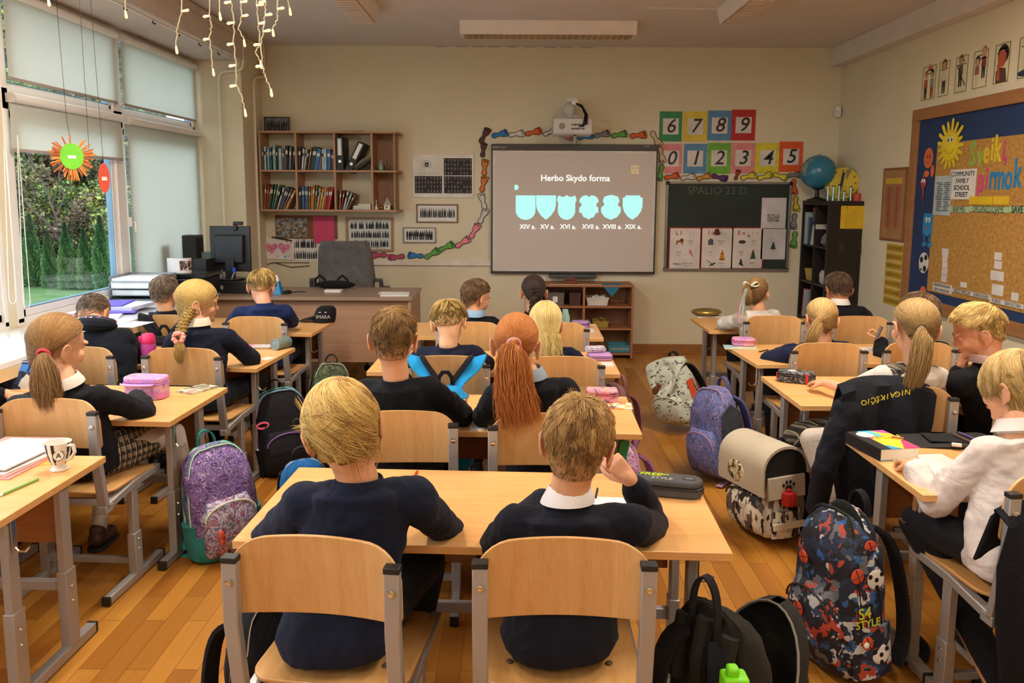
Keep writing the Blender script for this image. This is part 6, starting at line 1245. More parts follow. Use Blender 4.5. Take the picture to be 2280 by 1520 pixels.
def person(key,label,far,head,sc,yaw,pitch,roll,neck,shL,shR,elL,elR,wrL,wrR,hip,top,bottom,hairst,cols,hands=('desk','desk'),collar=None,sleeve=1.,cuff=.036,skin='d9a07c',knees=None,feet=None,lower='trousers',shoe='1c1b1e',sock=None,hipz=.50,body_w=1.,neckband=True,disp=.017,skindark=None,eye=True,curl=(.5,.5),shoes_show=True):
	root=thing('person',label,'person',(hip[0],hip[1],0),world=True,group='pupils sitting at the desks')
	Hc=Vector(head);F=rotm(0,0,yaw)@rotm(pitch,0,0)@rotm(0,roll,0);HR=np.array(F);L=lambda x,y,z:Hc+F@(V(x,y,z)*sc)
	vs=(.0042,.0055,.008)[far]
	neck,shL,shR,elL,elR,wrL,wrR=[Vector(q)for q in(neck,shL,shR,elL,elR,wrL,wrR)]
	for q,hm in((wrL,hands[0]),(wrR,hands[1])):
		if hm=='desk':q.z=max(q.z,.672)
	pel=V(hip[0],hip[1],hipz);xa=(shR-shL).normalized();mid=(shL+shR)/2;upv=(mid-pel).normalized();fwd=upv.cross(xa).normalized()*-1
	if fwd.y<0:fwd=-fwd
	hx=V(1,0,0).lerp(xa,.4).normalized()
	B=MB()
	E=lambda c,r,rx=0:B.ell(L(*c),[q*sc for q in r],F@rotm(rx),20,14)
	E((0,-.008,.028),(.0705,.088,.082));E((0,.022,-.018),(.058,.062,.070));E((0,-.022,-.010),(.058,.057,.084));E((0,-.020,-.045),(.049,.045,.062));E((0,.040,-.062),(.036,.040,.030));E((0,.030,-.045),(.047,.045,.035))
	for s in(-1,1):E((s*.034,.058,-.022),(.022,.02,.022));E((s*.026,.074,.022),(.024,.012,.008))
	E((0,.084,-.018),(.0105,.016,.014));E((0,.079,.002),(.0075,.012,.024),12);E((0,.079,-.046),(.020,.010,.007));E((0,.070,-.075),(.016,.014,.012))
	for s in(-1,1):
		er=F@rotm(0,0,s*32)@rotm(-8,0,0);B.ell(L(s*.0775,-.014,-.010),(.006*sc,.017*sc,.029*sc),er,14,10);B.tube([L(s*(.0805+.006*math.sin(R(a))-.005*math.cos(R(a))),-.016+.016*math.cos(R(a)),-.007+.028*math.sin(R(a)))for a in range(-60,250,30)],.0045*sc,6);B.ell(L(s*.076,-.008,-.036),(.0055*sc,.008*sc,.009*sc),er,10,8)
	nb=L(0,-.020,-.035);B.caps_(nb,neck+fwd*.0,.047*sc,.046*sc,14);B.caps_(neck,neck-upv*.05,.043*sc,.045,12)
	# torso and limbs under the clothes keep the body one surface
	B.loft([oval(neck-upv*.045,xa,fwd,.045,.04),oval(mid-upv*.05,xa,fwd,.08,.05),oval(pel.lerp(mid,.5),xa,fwd,.085,.06),oval(pel,hx,V(0,1,0),.085,.07)])
	for sh,el,wr in((shL,elL,wrL),(shR,elR,wrR)):B.caps_(sh,el,.032,.028,10);B.caps_(el,wr,.028,.021,10);B.caps_(mid-upv*.04,sh,.04,.033,10)
	for i,(wr,el)in enumerate(((wrL,elL),(wrR,elR))):
		d=(wr-el).normalized();mode=hands[i];inner=1 if i==0 else-1
		if mode=='desk':hd=V(d.x*.7,d.y,-.12);pn=V(0,0,-1);sd=1 if i==0 else-1;hand(B,wr,hd,pn,sd,curl[i])
		elif mode=='chin':hd=(L(0,.05,-.06)-wr).normalized();pn=(V(-1,0,0)if i else V(1,0,0));hand(B,wr,(hd+V(0,0,.5)).normalized(),pn,1 if i else-1,1.6)
		elif mode=='cheek':hand(B,wr,V(-.75,.1,.75),V(-.4,.8,.2),1,1.5)
		elif mode=='hold':hand(B,wr,V(-.3,.3,.8),V(-.8,.5,0),1,1.2)
	if knees is None:knees=[(hip[0]-.09,hip[1]+.34,.50),(hip[0]+.09,hip[1]+.34,.50)]
	if feet is None:feet=[(k[0]+.01,k[1]-.03,.065)for k in knees]
	for i,(k,f)in enumerate(zip(knees,feet)):
		k,f=Vector(k),Vector(f);B.caps_(pel+hx*(-.06 if i==0 else .06),k,.055,.042,10);B.caps_(k,f,.042,.028,10)
	mskin=skinmat(skin);body=obj('body',B,mskin,root,rem=vs)
	if eye:
		for s in(-1,1):
			e=obj('eye',MB().ell(L(s*.029,.0665,.004),(.0115*sc,.009*sc,.0090*sc),F,14,10),m_white,root);obj('iris',MB().ell(L(s*.029,.0738,.004),(.0050*sc,.0022*sc,.0050*sc),F,12,8),M('3a4a52',.2),e)
			lz=(.0045,.0112)if pitch<=-14 else(.0080,.0082);obj('eyelid',MB().ell(L(s*.029,.0675,lz[0]),(.0135*sc,.0100*sc,lz[1]*sc),F,14,8),mskin,root)
		obj('lips',MB().ell(L(0,.0865,-.0455),(.016*sc,.0045*sc,.0032*sc),F,14,8).ell(L(0,.0855,-.050),(.013*sc,.005*sc,.0035*sc),F,14,8),M('b9645a',.5),root)
		for s in(-1,1):obj('eyebrow',MB().tube([L(s*.014,.086,.020),L(s*.030,.082,.025),L(s*.044,.070,.022)],[.002,.003,.0015],6),M(cols[0],.8),root)
		# clothing
	G=MB();bw=body_w
	G.loft([oval(neck-upv*.008-fwd*.004,xa,fwd,.058*sc,.055*sc),oval(neck-upv*.026-fwd*.008,xa,fwd,.10,.072),oval((neck.lerp(mid,.6))-upv*.02-fwd*.008,xa,fwd,.11*bw,.078),oval(mid-upv*.07,xa,fwd,.128*bw,.088),oval(pel.lerp(mid,.55),xa.lerp(hx,.3),fwd,.128*bw,.094),oval(pel.lerp(mid,.25),hx,fwd,.132*bw,.10),oval(pel+V(0,0,-.01),hx,V(0,1,0),.145*bw,.118),oval(pel+V(0,0,-.05),hx,V(0,1,0),.135*bw,.112)])
	for i,(sh,el,wr)in enumerate(((shL,elL,wrL),(shR,elR,wrR))):
		G.caps_(neck-upv*.045-fwd*.01,sh,.046,.050,14);G.caps_(mid-upv*.03,sh-upv*.006,.062,.050,14)
		if sleeve<.6:G.caps_(sh-upv*.005,sh.lerp(el,.62),.050,.052,14)
		else:
			G.caps_(sh-upv*.005,el,.050,.046,14);w2=el.lerp(wr,.80);G.caps_(el,w2,.046,cuff,14);G.caps_(el.lerp(wr,.35),el.lerp(wr,.8),.046,.041,14)
	mt=top if not isinstance(top,str)else mfabric(top);tp_=obj('sweater' if sleeve>.6 else 'shirt',G,mt,root,rem=max(.006,vs*1.3),disp=disp,dsize=.075)
	if sleeve>.6 and neckband:
		c=neck-upv*.002;r_=[]
		for h,k in((-.014,1.28),(.004,1.12),(.010,1.04),(.004,.96),(-.012,1.0)):r_.append(oval(c+upv*h-fwd*.002,xa,fwd,.050*k*sc,.048*k*sc,24,1))
		obj('neckband',MB().loft(r_,closed=True),mt,tp_,local=False)
		for el,wr in((elL,wrL),(elR,wrR)):dd=(wr-el).normalized();obj('cuff',MB().caps_(el.lerp(wr,.76),el.lerp(wr,.86),cuff*.98,cuff*.88,16),mt,tp_)
	if collar:
		c=neck+upv*.016;r_=[];hh=.034
		for h,k in((-.012,1.02),(hh*.7,.98),(hh,.99),(hh*.9,1.06),(.002,1.30),(-.006,1.34),(.0,1.22),(hh*.6,1.03)):r_.append(oval(c+upv*h,xa,fwd,.048*k*sc,.047*k*sc,28,1))
		obj('collar',MB().loft(r_,closed=True),M(collar,.7),root,bevel=0)
	if lower=='trousers':
		T_=MB();
		for i,(k,f)in enumerate(zip(knees,feet)):k,f=Vector(k),Vector(f);a=pel+hx*(-.062 if i==0 else .062);T_.caps_(a,k,.072,.056,12);T_.caps_(k,f+V(0,0,.05),.056,.042,12)
		T_.caps_(pel-hx*.05,pel+hx*.05,.075,.075,12);obj('trousers',T_,bottom if not isinstance(bottom,str)else mfabric(bottom),root,rem=max(.008,vs),disp=.008)
	else:
		T_=MB();kk=[Vector(k)for k in knees];rings=[]
		for s_,rx,ry,dz in((0,.135,.11,.0),(.35,.16,.10,-.005),(.75,.185,.085,-.01),(1.0,.20,.08,-.03)):
			c=pel.lerp((kk[0]+kk[1])/2,s_)+V(0,0,dz);rings.append([c+hx*(rx*math.cos(2*PI*j/48))+V(0,.35,1).normalized()*(ry*math.sin(2*PI*j/48)*(1+.10*math.cos(j*PI/3)))for j in range(48)])
		obj('skirt',MB().loft(rings),bottom,root,smooth=60)
		T_=MB()
		for i,(k,f)in enumerate(zip(knees,feet)):k,f=Vector(k),Vector(f);T_.caps_(pel+hx*(-.062 if i==0 else .062),k,.062,.050,12);T_.caps_(k,f,.050,.030,12);T_.caps_(k.lerp(f,.3),k.lerp(f,.5),.046,.042,12)
		obj('tights',T_,M('cfc3b8',.8,bump=.4,bs=200),root,rem=.006)
	if shoes_show:
		for k,f in zip(knees,feet):
			f=Vector(f);dr=Vector((0,1,0));b=MB().caps_(f+V(0,-.02,-.015),f+dr*.09+V(0,0,-.028),.036,.030,12).caps_(f+V(0,-.01,.02),f,.034,.036,12);o=obj('shoe',b,M(shoe,.5),root,rem=.006)
			obj('sole',MB().prism(rrect(.072,.185,.034,5,f.x,f.y+.034),lambda u,v,q:Vector((u,v,f.z-.062+q)),0,.014),M(sock or '2a2826',.6),o,bevel=.003)
	res=make_hair(root,np.array(tuple(Hc)),HR,sc,hairst,cols,far)
	return root,res,L,F
BL=['7a5426','b98d48','d9b468','f0d890'];BL2=['a98a4c','d6bc76','ecd795','f6e8b4'];LB_=['4a3520','7c5c36','a07c4a','c9a468'];DB=['2e2016','4a3524','664a32','86684a'];GN=['6a3414','a55c26','c87c3a','e0a05c'];BR=['3e2c1e','5f4630','7f6244','a3845c'];DK2=['15100e','261c18','3a2a22','4f3c30'];FB=['5a4322','8f7038','c0a05a','e3c880']
SH=dict(kind='short',t=.010,len=.030,lift=.005,n=4200,mess=.2,fade=44,sf=20)
TAILLINE=[(0,38),(40,34),(62,22),(78,16),(90,6),(104,-14),(130,-34),(180,-48)]
navy='121830';navy2='0d0f17';navyb='172550'
P_=lambda x,y,Y:pY(x,y,Y)
def band(parent,c,d,r,col,w_=.012,sc_=1):
	d=Vector(d).normalized();u=d.orthogonal().normalized();v=d.cross(u)
	obj('hair_tie',MB().tube([Vector(c)+(u*math.cos(2*PI*j/16)+v*math.sin(2*PI*j/16))*r for j in range(16)],w_/2,8,closed=True),M(col,.7),parent)
	# ---- middle column, first row
person('C1a','person with a blond mop of hair in a navy sweater, front left desk',0,P_(765,956,1.78),1.06,8,-10,-12,P_(798,1068,1.77),P_(676,1118,1.78),P_(925,1108,1.80),P_(592,1205,1.98),P_(1000,1185,2.02),P_(690,1165,2.20),P_(880,1120,2.25),(-.42,1.76),mfabric('131a30'),'14171f', dict(kind='mop',t=.013,len=.085,lift=.004,n=7500,mess=.16,fade=20,whorl=(.25,-.1,1),r=.0010,topv=.45,swirl=.9,clumps=420,clump=.55,line=[(0,15),(40,8),(70,-2),(84,-4),(98,-4),(110,-30),(125,-42),(180,-44)],k=9,wisps=((-75,-2,-.028,.006),(-80,22,-.012,.03))),BL,feet=[(-.52,1.72,.065),(-.30,2.0,.065)],knees=[(-.52,2.12,.50),(-.24,2.10,.50)],curl=(.6,.6))
person('C1b','person with short light brown hair and white collar, cheek resting on a hand',0,P_(1288,992,1.80),1.03,-16,-16,3,P_(1262,1125,1.78),P_(1148,1168,1.80),P_(1408,1162,1.80),P_(1095,1222,1.95),P_(1462,1180,2.10),P_(1230,1200,2.18),P_(1402,1066,2.02),(.12,1.77),mfabric('0f1220'),'14171f', dict(kind='short',t=.011,len=.036,lift=.006,n=7500,mess=.14,fade=62,sf=30,whorl=(0,-.35,.94),r=.0010,topv=.42,line=[(0,28),(40,24),(70,6),(88,-2),(100,-22),(118,-46),(180,-48)],k=7,wisps=((170,62,.0,.02),(150,60,.01,.018),(-160,62,-.012,.018),(180,75,.0,.02),(-170,50,-.02,.014))),['6a4c28','967040','b8925a','d8b478'],hands=('desk','cheek'),collar='d9d6da',curl=(.6,.9))
# ---- second row

person('C2a','person with short brown hair and dark sweater, in front of the blond mop',0,P_(878,757,2.75),1.04,-4,-8,0,P_(882,843,2.74),P_(812,872,2.76),P_(958,866,2.76),P_(760,930,2.92),P_(1030,925,2.95),P_(830,915,3.12),P_(1000,905,3.18),(-.40,2.80),mfabric(navy2),'12141a',dict(SH,n=5000,r=.0008,whorl=(0,-.45,.9),topv=.3,sf=34,fade=60,line=[(0,28),(40,24),(70,6),(88,-2),(100,-18),(118,-42),(180,-44)]),LB_,curl=(.6,.6),skin='dba582')
_,(cap_,path,m),L,F=person('C2b','person with a long red ponytail and pink tie',0,P_(1150,770,2.77),1.06,-10,-6,2,P_(1178,845,2.74),P_(1108,880,2.76),P_(1258,868,2.77),P_(1075,925,2.93),P_(1290,915,2.93),P_(1130,915,3.12),P_(1240,905,3.14),(.12,2.79),mfabric(navy2),'12141a', dict(kind='tail',tie=(.1,-1,.12),t=.006,n=4200,line=TAILLINE,r=.0009,topv=.35,path=[P_(1140,775,2.60),P_(1142,830,2.58),P_(1148,890,2.58),P_(1160,935,2.59)]),GN,collar='8a9cae',skin='e3ae8c')
tail(cap_,path,.062,m,1500,0,.02,prof=[.2,.45,.85,1.1,1.15]);band(cap_,path[0],(0,-1,-.3),.022,'d9a0a6')
# ---- third row

person('C3a','person with an undercut and blond top hair, left seat of the third middle row',1,P_(1000,722,3.72),1.0,-6,-34,-8,P_(998,770,3.66),P_(938,795,3.68),P_(1052,788,3.70),P_(912,815,3.85),P_(1082,810,3.86),P_(950,812,4.0),P_(1050,812,4.0),(-.29,3.74),mfabric(navy),'12141a', dict(kind='short',t=.018,len=.06,lift=.008,n=2800,mess=.12,r=.0011,topv=.4,line=[(0,15),(40,24),(70,6),(88,-2),(100,-18),(125,-30),(180,-36)],sf=26,cut=lambda ph:np.interp(ph,[0,60,100,180],[0,20,24,22]),whorl=(0,-.55,.83)),FB,skin='dfae88')
person('C3b','person with loose white blond hair in the third middle row',1,P_(1213,722,3.74),1.0,12,-14,6,P_(1213,775,3.72),P_(1168,797,3.74),P_(1268,792,3.74),P_(1150,815,3.86),P_(1290,810,3.88),P_(1180,812,4.0),P_(1265,808,4.0),(.23,3.75),mfabric(navy),'12141a',dict(kind='loose',tie=(0,0,-1),t=.009,n=3000,len=.12,line=TAILLINE,r=.0011,topv=.2,k=9),BL2)
# ---- fourth row

person('C4a','person with brown hair and light blue collar turned right in the front row',1,P_(1060,664,4.72),1.0,-48,-16,-4,P_(1057,705,4.68),P_(1027,722,4.68),P_(1096,720,4.72),P_(1015,742,4.8),P_(1108,730,4.9),P_(1050,735,5.0),P_(1090,728,5.06),(-.24,4.72),mfabric(navy2),'12141a',dict(SH,r=.0010,len=.045,t=.013,n=3200,mess=.3,line=[(0,20),(40,18),(70,6),(88,-2),(100,-18),(125,-36),(180,-46)]),BR,hands=('desk','chin'),collar='86a8cc')
_,(cap_,path,m),L,F=person('C4b','person with dark braided hair in the front row below the whiteboard',1,P_(1188,652,4.76),.98,4,-8,0,P_(1188,696,4.74),P_(1155,712,4.74),P_(1222,712,4.76),P_(1150,730,4.9),P_(1228,730,4.9),P_(1170,728,5.05),P_(1205,728,5.05),(.26,4.76),mfabric(navy2),'12141a',dict(kind='braid',tie=(.05,-1,-.25),t=.007,n=2600,line=TAILLINE,path=[P_(1188,668,4.63),P_(1186,690,4.61),P_(1184,712,4.61)]),DK2)
braid(cap_,[L(0,-.10,.03)]+path,.020,m,1,3)
# ---- window column

_,(cap_,path,m),L,F=person('L2a','person with a long light brown ponytail and red tie behind the striped mug',0,P_(128,772,2.92),1.12,-30,-10,4,P_(146,862,2.86),P_(78,905,2.90),P_(222,885,2.90),P_(40,905,3.02),P_(322,915,3.06),P_(100,895,3.2),P_(300,880,3.24),(-1.70,2.95),mfabric(navy2),mplaid('8a7a60','d8d0bc','1c1c20',30), dict(kind='tail',tie=(-.38,-1,-.12),t=.008,n=4200,line=TAILLINE,r=.0009,topv=.35,path=[P_(92,792,2.80),P_(100,830,2.78),P_(104,870,2.78),P_(112,905,2.80)]),['4a341c','765430','9c7444','c09a5e'],collar='dcd4cc',lower='skirt',knees=[(-1.78,3.28,.50),(-1.48,3.26,.50)],feet=[(-1.80,3.2,.065),(-1.37,3.20,.13)],shoe='4a2e20',skin='d9a582',curl=(.5,.7),cuff=.04)
tail(cap_,path,.050,m,1300,0,.014,prof=[.25,.5,.95,1.1,.9]);band(cap_,path[0]+V(0,0,-.004),(.1,-1,-.4),.021,'e0485a')
person('L2b','person at the left picture edge of whom only a hand and a dark sleeve show',1,P_(-150,760,2.95),1.0,0,-15,0,P_(-145,835,2.92),P_(-215,880,2.94),P_(-75,875,2.94),P_(-240,900,3.1),P_(-50,905,3.08),P_(-130,880,3.25),P_(12,876,3.10),(-2.30,2.95),mfabric(navy2),'12141a',dict(SH,n=1500),BR)
_l3a=person('L3a','person bent low over the desk in a dark hooded top with patterned hood lining',1,P_(208,702,4.02),1.0,-8,-48,-12,P_(222,728,3.92),P_(196,762,3.88),P_(278,752,3.90),P_(185,800,4.02),P_(312,790,4.05),P_(215,800,4.2),P_(300,795,4.22),(-2.08,3.84),mfabric('111621'),'12141a',dict(SH,n=3000,r=.0009,t=.006,len=.014),['4a3a2e','6c5644','8c745c','a58c70'],body_w=1.15)
nk=P_(222,728,3.92);hd_=[nk+V(.085*math.cos(R(q)),-.02+.075*math.sin(R(q)),.012-.02*math.sin(R(q)))for q in range(165,376,15)]
obj('hood',MB().tube(hd_,[.012+.024*math.sin(PI*i/(len(hd_)-1))for i in range(len(hd_))],10),mfabric('111621'),_l3a[0]);obj('hood_lining',MB().tube([q+V(0,.014,.016)for q in hd_[1:-1]],[.010+.018*math.sin(PI*i/(len(hd_)-3))for i in range(len(hd_)-2)],10),mpattern(['2a2632','8a4a34','3a3648','c9c0c0','2a2632','5a5468'],45),_l3a[0])
_,(cap_,path,m),L,F=person('L3b','person with a long blond braid and pink scrunchie, face turned to the right',0,P_(440,676,3.92),1.06,-62,-6,0,P_(440,728,3.86),P_(388,760,3.84),P_(508,752,3.90),P_(372,800,3.98),P_(562,800,4.02),P_(430,800,4.15),P_(545,795,4.2),(-1.60,3.86),mfabric('0e1326'),'10121a', dict(kind='braid',tie=(-.75,-.8,-.45),t=.010,n=4200,line=TAILLINE,r=.0010,topv=.35,path=[P_(410,716,3.74),P_(402,740,3.68),P_(398,754,3.66)]),FB,collar='d8ccb8',knees=[(-1.66,4.2,.5),(-1.42,4.2,.5)],cuff=.042)
braid(cap_,path,.024,m,0,3);tail(cap_,[P_(398,756,3.655),P_(400,775,3.65),P_(398,792,3.65),P_(402,806,3.655)],.026,m,400,0,.006,prof=[.5,.7,1,1,.5])
sc_=MB()
for i in range(9):sc_.ell(P_(398,751,3.655)+V(.022*math.cos(i*.7),-.004+.006*math.sin(i*2),.022*math.sin(i*.7)),(.013,.012,.012),nu=10,nv=7)
obj('scrunchie',sc_,M('e59a8e',.8),cap_)
tag(obj('earphone_cord',MB().tube([L(.08,.0,-.01),L(.085,.01,-.05),L(.08,.0,-.08)],.0015,6),m_white),'thin white strand hanging below the ear of the braided person','cord')
person('L4a','person with short grey brown hair seated by the window sill behind the black backpack',1,P_(368,654,4.88),1.02,-14,-8,0,P_(370,693,4.86),P_(335,712,4.86),P_(402,710,4.88),P_(322,730,5.0),P_(412,728,5.0),P_(350,728,5.15),P_(392,728,5.15),(-2.10,4.88),mfabric(navy2),'12141a',dict(SH,n=3200,r=.0010),['4a3c32','6c5a4a','8c7862','a8947c'])
person('L4b','person with fair undercut hair in a blue navy sweater at the cap desk',1,P_(583,640,4.90),1.02,0,-22,0,P_(588,676,4.84),P_(535,698,4.84),P_(636,694,4.88),P_(515,722,4.98),P_(650,715,5.0),P_(560,722,5.14),P_(620,718,5.15),(-1.56,4.86),mfabric(navyb),'12141a', dict(kind='short',t=.014,len=.045,lift=.004,n=3000,mess=.15,r=.0010,topv=.35,line=[(0,15),(40,24),(70,6),(88,-2),(100,-18),(125,-30),(180,-36)],sf=26,cut=lambda ph:np.interp(ph,[0,60,100,180],[0,5,4,0]),whorl=(0,-.4,.9)),FB,skin='d99f80')
# ---- right column

_,(cap_,path,m),L,F=person('R4a','person in a white sweater with a pastel ribbon in a high ponytail',1,P_(1684,655,5.02),.98,-28,-6,0,P_(1690,692,4.98),P_(1650,708,4.98),P_(1722,704,5.02),P_(1610,722,5.12),P_(1735,720,5.12),P_(1640,722,5.3),P_(1700,718,5.3),(1.66,5.0),mfabric('cfc6bc',600),'20222a',dict(kind='tail',tie=(-.25,-.75,.75),t=.007,n=2600,line=TAILLINE,path=[P_(1663,640,4.90),P_(1664,660,4.87),P_(1667,678,4.88)]),LB_,neckband=True)
tail(cap_,path,.030,m,500,1,.005)
rb=MB();c=path[0]+V(0,-.01,.02)
for s in(-1,1):rb.strap([c,c+V(s*.035,0,.03),c+V(s*.055,0,.005),c+V(s*.02,-.004,-.005),c],.022,.002,(0,1,.3))
o=obj('ribbon_bow',rb,M('d8d4c4',.6),cap_);
for i,(col,pts)in enumerate((('9fb8a8',[(1662,642),(1657,660),(1654,680),(1652,700)]),('c99aa8',[(1660,645),(1654,668),(1647,690),(1645,716)]))):obj('ribbon_tail',MB().strap([P_(x,y,4.86)for x,y in pts],.018,.002,(1,0,.1)),M(col,.5),cap_)
person('R4b','person with dark brown hair and white collar in front of the black cabinet',1,P_(1866,646,5.04),1.02,4,-22,0,P_(1870,680,5.0),P_(1838,698,5.0),P_(1918,698,5.0),P_(1825,715,5.15),P_(1935,715,5.15),P_(1860,718,5.3),P_(1900,718,5.3),(2.2,5.0),mfabric(navy2),'12141a',dict(SH,n=3200,len=.04,t=.012,mess=.3,r=.0010),DB,collar='dad6d0',skin='c98e6a')
_,(cap_,path,m),L,F=person('R3a','person with a short blond ponytail and coral tie, leaning on the desk',0,P_(1827,712,4.12),1.03,4,-14,6,P_(1832,760,4.08),P_(1782,785,4.08),P_(1880,778,4.10),P_(1712,800,4.22),P_(1902,790,4.24),P_(1775,803,4.40),P_(1870,795,4.40),(1.64,4.14),mfabric('161e3c'),'12141a',dict(kind='tail',tie=(.05,-1,.05),t=.007,n=3400,line=TAILLINE,r=.0010,topv=.45,path=[P_(1822,722,3.97),P_(1812,745,3.95),P_(1800,768,3.96)]),['5f4426','93703e','c19c5e','e6c88a'],skin='d9a07c')
tail(cap_,path,.034,m,700,0,.008);band(cap_,path[0],(0,-1,-.2),.014,'e08a7a',.009)
person('R3b','person with dark hair facing left, holding a small grey object',1,P_(2046,700,4.22),1.04,52,-10,0,P_(2050,755,4.2),P_(2000,780,4.18),P_(2098,780,4.22),P_(1962,792,4.32),P_(2105,800,4.36),P_(1962,758,4.40),P_(2040,795,4.42),(2.14,4.22),mfabric(navy2),'12141a',dict(SH,n=3000,len=.05,t=.014,mess=.3,r=.0011),BR,hands=('hold','desk'),skin='dba07e')
pl=mplaid('6e675c','a8a08c','16161c',34)
r_,(cap_,path,m),L,F=person('R2a','person in a white shirt and plaid vest with a long ponytail',0,P_(2036,732,3.18),1.10,2,-10,4,P_(2040,812,3.14),P_(1968,838,3.14),P_(2090,842,3.16),P_(1900,872,3.30),P_(2110,900,3.30),P_(1838,852,3.44),P_(2090,880,3.46),(1.62,3.22),mfabric('d5cdc6',500),mplaid('6e675c','a8a08c','16161c',30), dict(kind='tail',tie=(.35,-1,-.05),t=.008,n=4400,line=TAILLINE,r=.0009,topv=.4,path=[P_(2057,745,3.02),P_(2052,790,3.00),P_(2040,830,3.00),P_(2028,860,3.01)]),['4c3820','7f6238','ab8a54','d0b078'],sleeve=.5,lower='skirt',knees=[(1.30,3.22,.50),(1.55,3.5,.50)],feet=[(1.42,3.02,.065),(1.5,3.4,.065)],shoe='17171c',sock='c9c4bc',skin='dba582',curl=(.55,.4),disp=.008)
tail(cap_,path,.042,m,1200,0,.010,prof=[.25,.6,1,1,.7]);band(cap_,path[0],(.2,-1,-.3),.019,'1d2126')
vs_=MB();n_=Vector(P_(2040,812,3.14));sl_,sr_=Vector(P_(1975,838,3.14)),Vector(P_(2082,842,3.16));xa_=(sr_-sl_).normalized();pe_=V(1.62,3.22,.50);md_=(sl_+sr_)/2;up_=(md_-pe_).normalized();fw2=xa_.cross(up_)*-1;fw2=fw2 if fw2.y>0 else-fw2
vs_.loft([oval(md_+up_*.012,xa_,fw2,.088,.076),oval(md_-up_*.06,xa_,fw2,.128,.100),oval(pe_.lerp(md_,.55),xa_,fw2,.138,.106),oval(pe_.lerp(md_,.2),xa_,V(0,1,0),.142,.112),oval(pe_,xa_,V(0,1,0),.15,.12)]).caps_(md_+up_*.0-xa_*.02,sl_+xa_*.012+up_*.004,.062,.052).caps_(md_+xa_*.02,sr_-xa_*.012+up_*.004,.062,.052)
obj('plaid_vest',vs_,pl,r_,rem=.007,disp=.006)
person('R2b','person with fair hair seen in profile facing left, chin on his fist',0,P_(2178,742,3.20),1.06,66,-22,0,P_(2200,812,3.16),P_(2130,850,3.12),P_(2250,850,3.2),P_(2120,880,3.30),P_(2262,900,3.34),P_(2140,818,3.28),P_(2200,880,3.46),(2.12,3.18),mfabric('0d0f14'),'12141a', dict(kind='short',t=.016,len=.05,lift=.004,n=5500,mess=.14,r=.0010,topv=.4,line=[(0,26),(40,24),(70,6),(88,-2),(100,-18),(125,-30),(180,-38)],sf=26,cut=lambda ph:np.interp(ph,[0,60,100,180],[10,16,20,14]),whorl=(0,-.8,.6)),['6a5028','b8924c','dcbc72','f2dc9c'],hands=('chin','desk'),collar='c9a8a4',skin='dd9f7c')
person('R1a','person in a white long sleeved shirt at the right picture edge, fair bowl cut',0,P_(2262,868,2.34),1.06,26,-16,4,P_(2262,968,2.26),P_(2188,1010,2.24),P_(2345,1010,2.30),P_(2078,1120,2.30),P_(2380,1120,2.4),P_(2036,1032,2.42),P_(2250,1030,2.50),(1.50,2.16),mfabric('ddd2cf',700,wr=.7),'14151c', dict(kind='mop',t=.013,len=.075,lift=.004,n=7000,mess=.12,r=.0010,topv=.35,swirl=.5,clumps=300,clump=.7,line=[(0,12),(40,8),(70,-4),(84,-8),(98,-10),(112,-30),(130,-42),(180,-50)],whorl=(0,-.35,.95),k=9),['7a5a2c','b28f50','d0ae6c','e8cf96'],collar='e2dad8',hands=('desk','desk'),knees=[(1.34,2.42,.48),(1.58,2.50,.48)],feet=[(1.46,2.12,.07),(1.56,2.4,.07)],shoe='1a1a1e',sock='cfcac4',skin='dda47e',disp=.026,cuff=.043,body_w=1.08,neckband=False,curl=(1.0,.5))
p=P_(1958,738,4.36);tag(obj('marker',MB().tube([p+V(-.015,0,-.035),p+V(.012,0,.03)],.010,8),M('6a6668',.5)),'grey stubby object held by the dark haired person facing left','object')
# ================================================================= BAGS

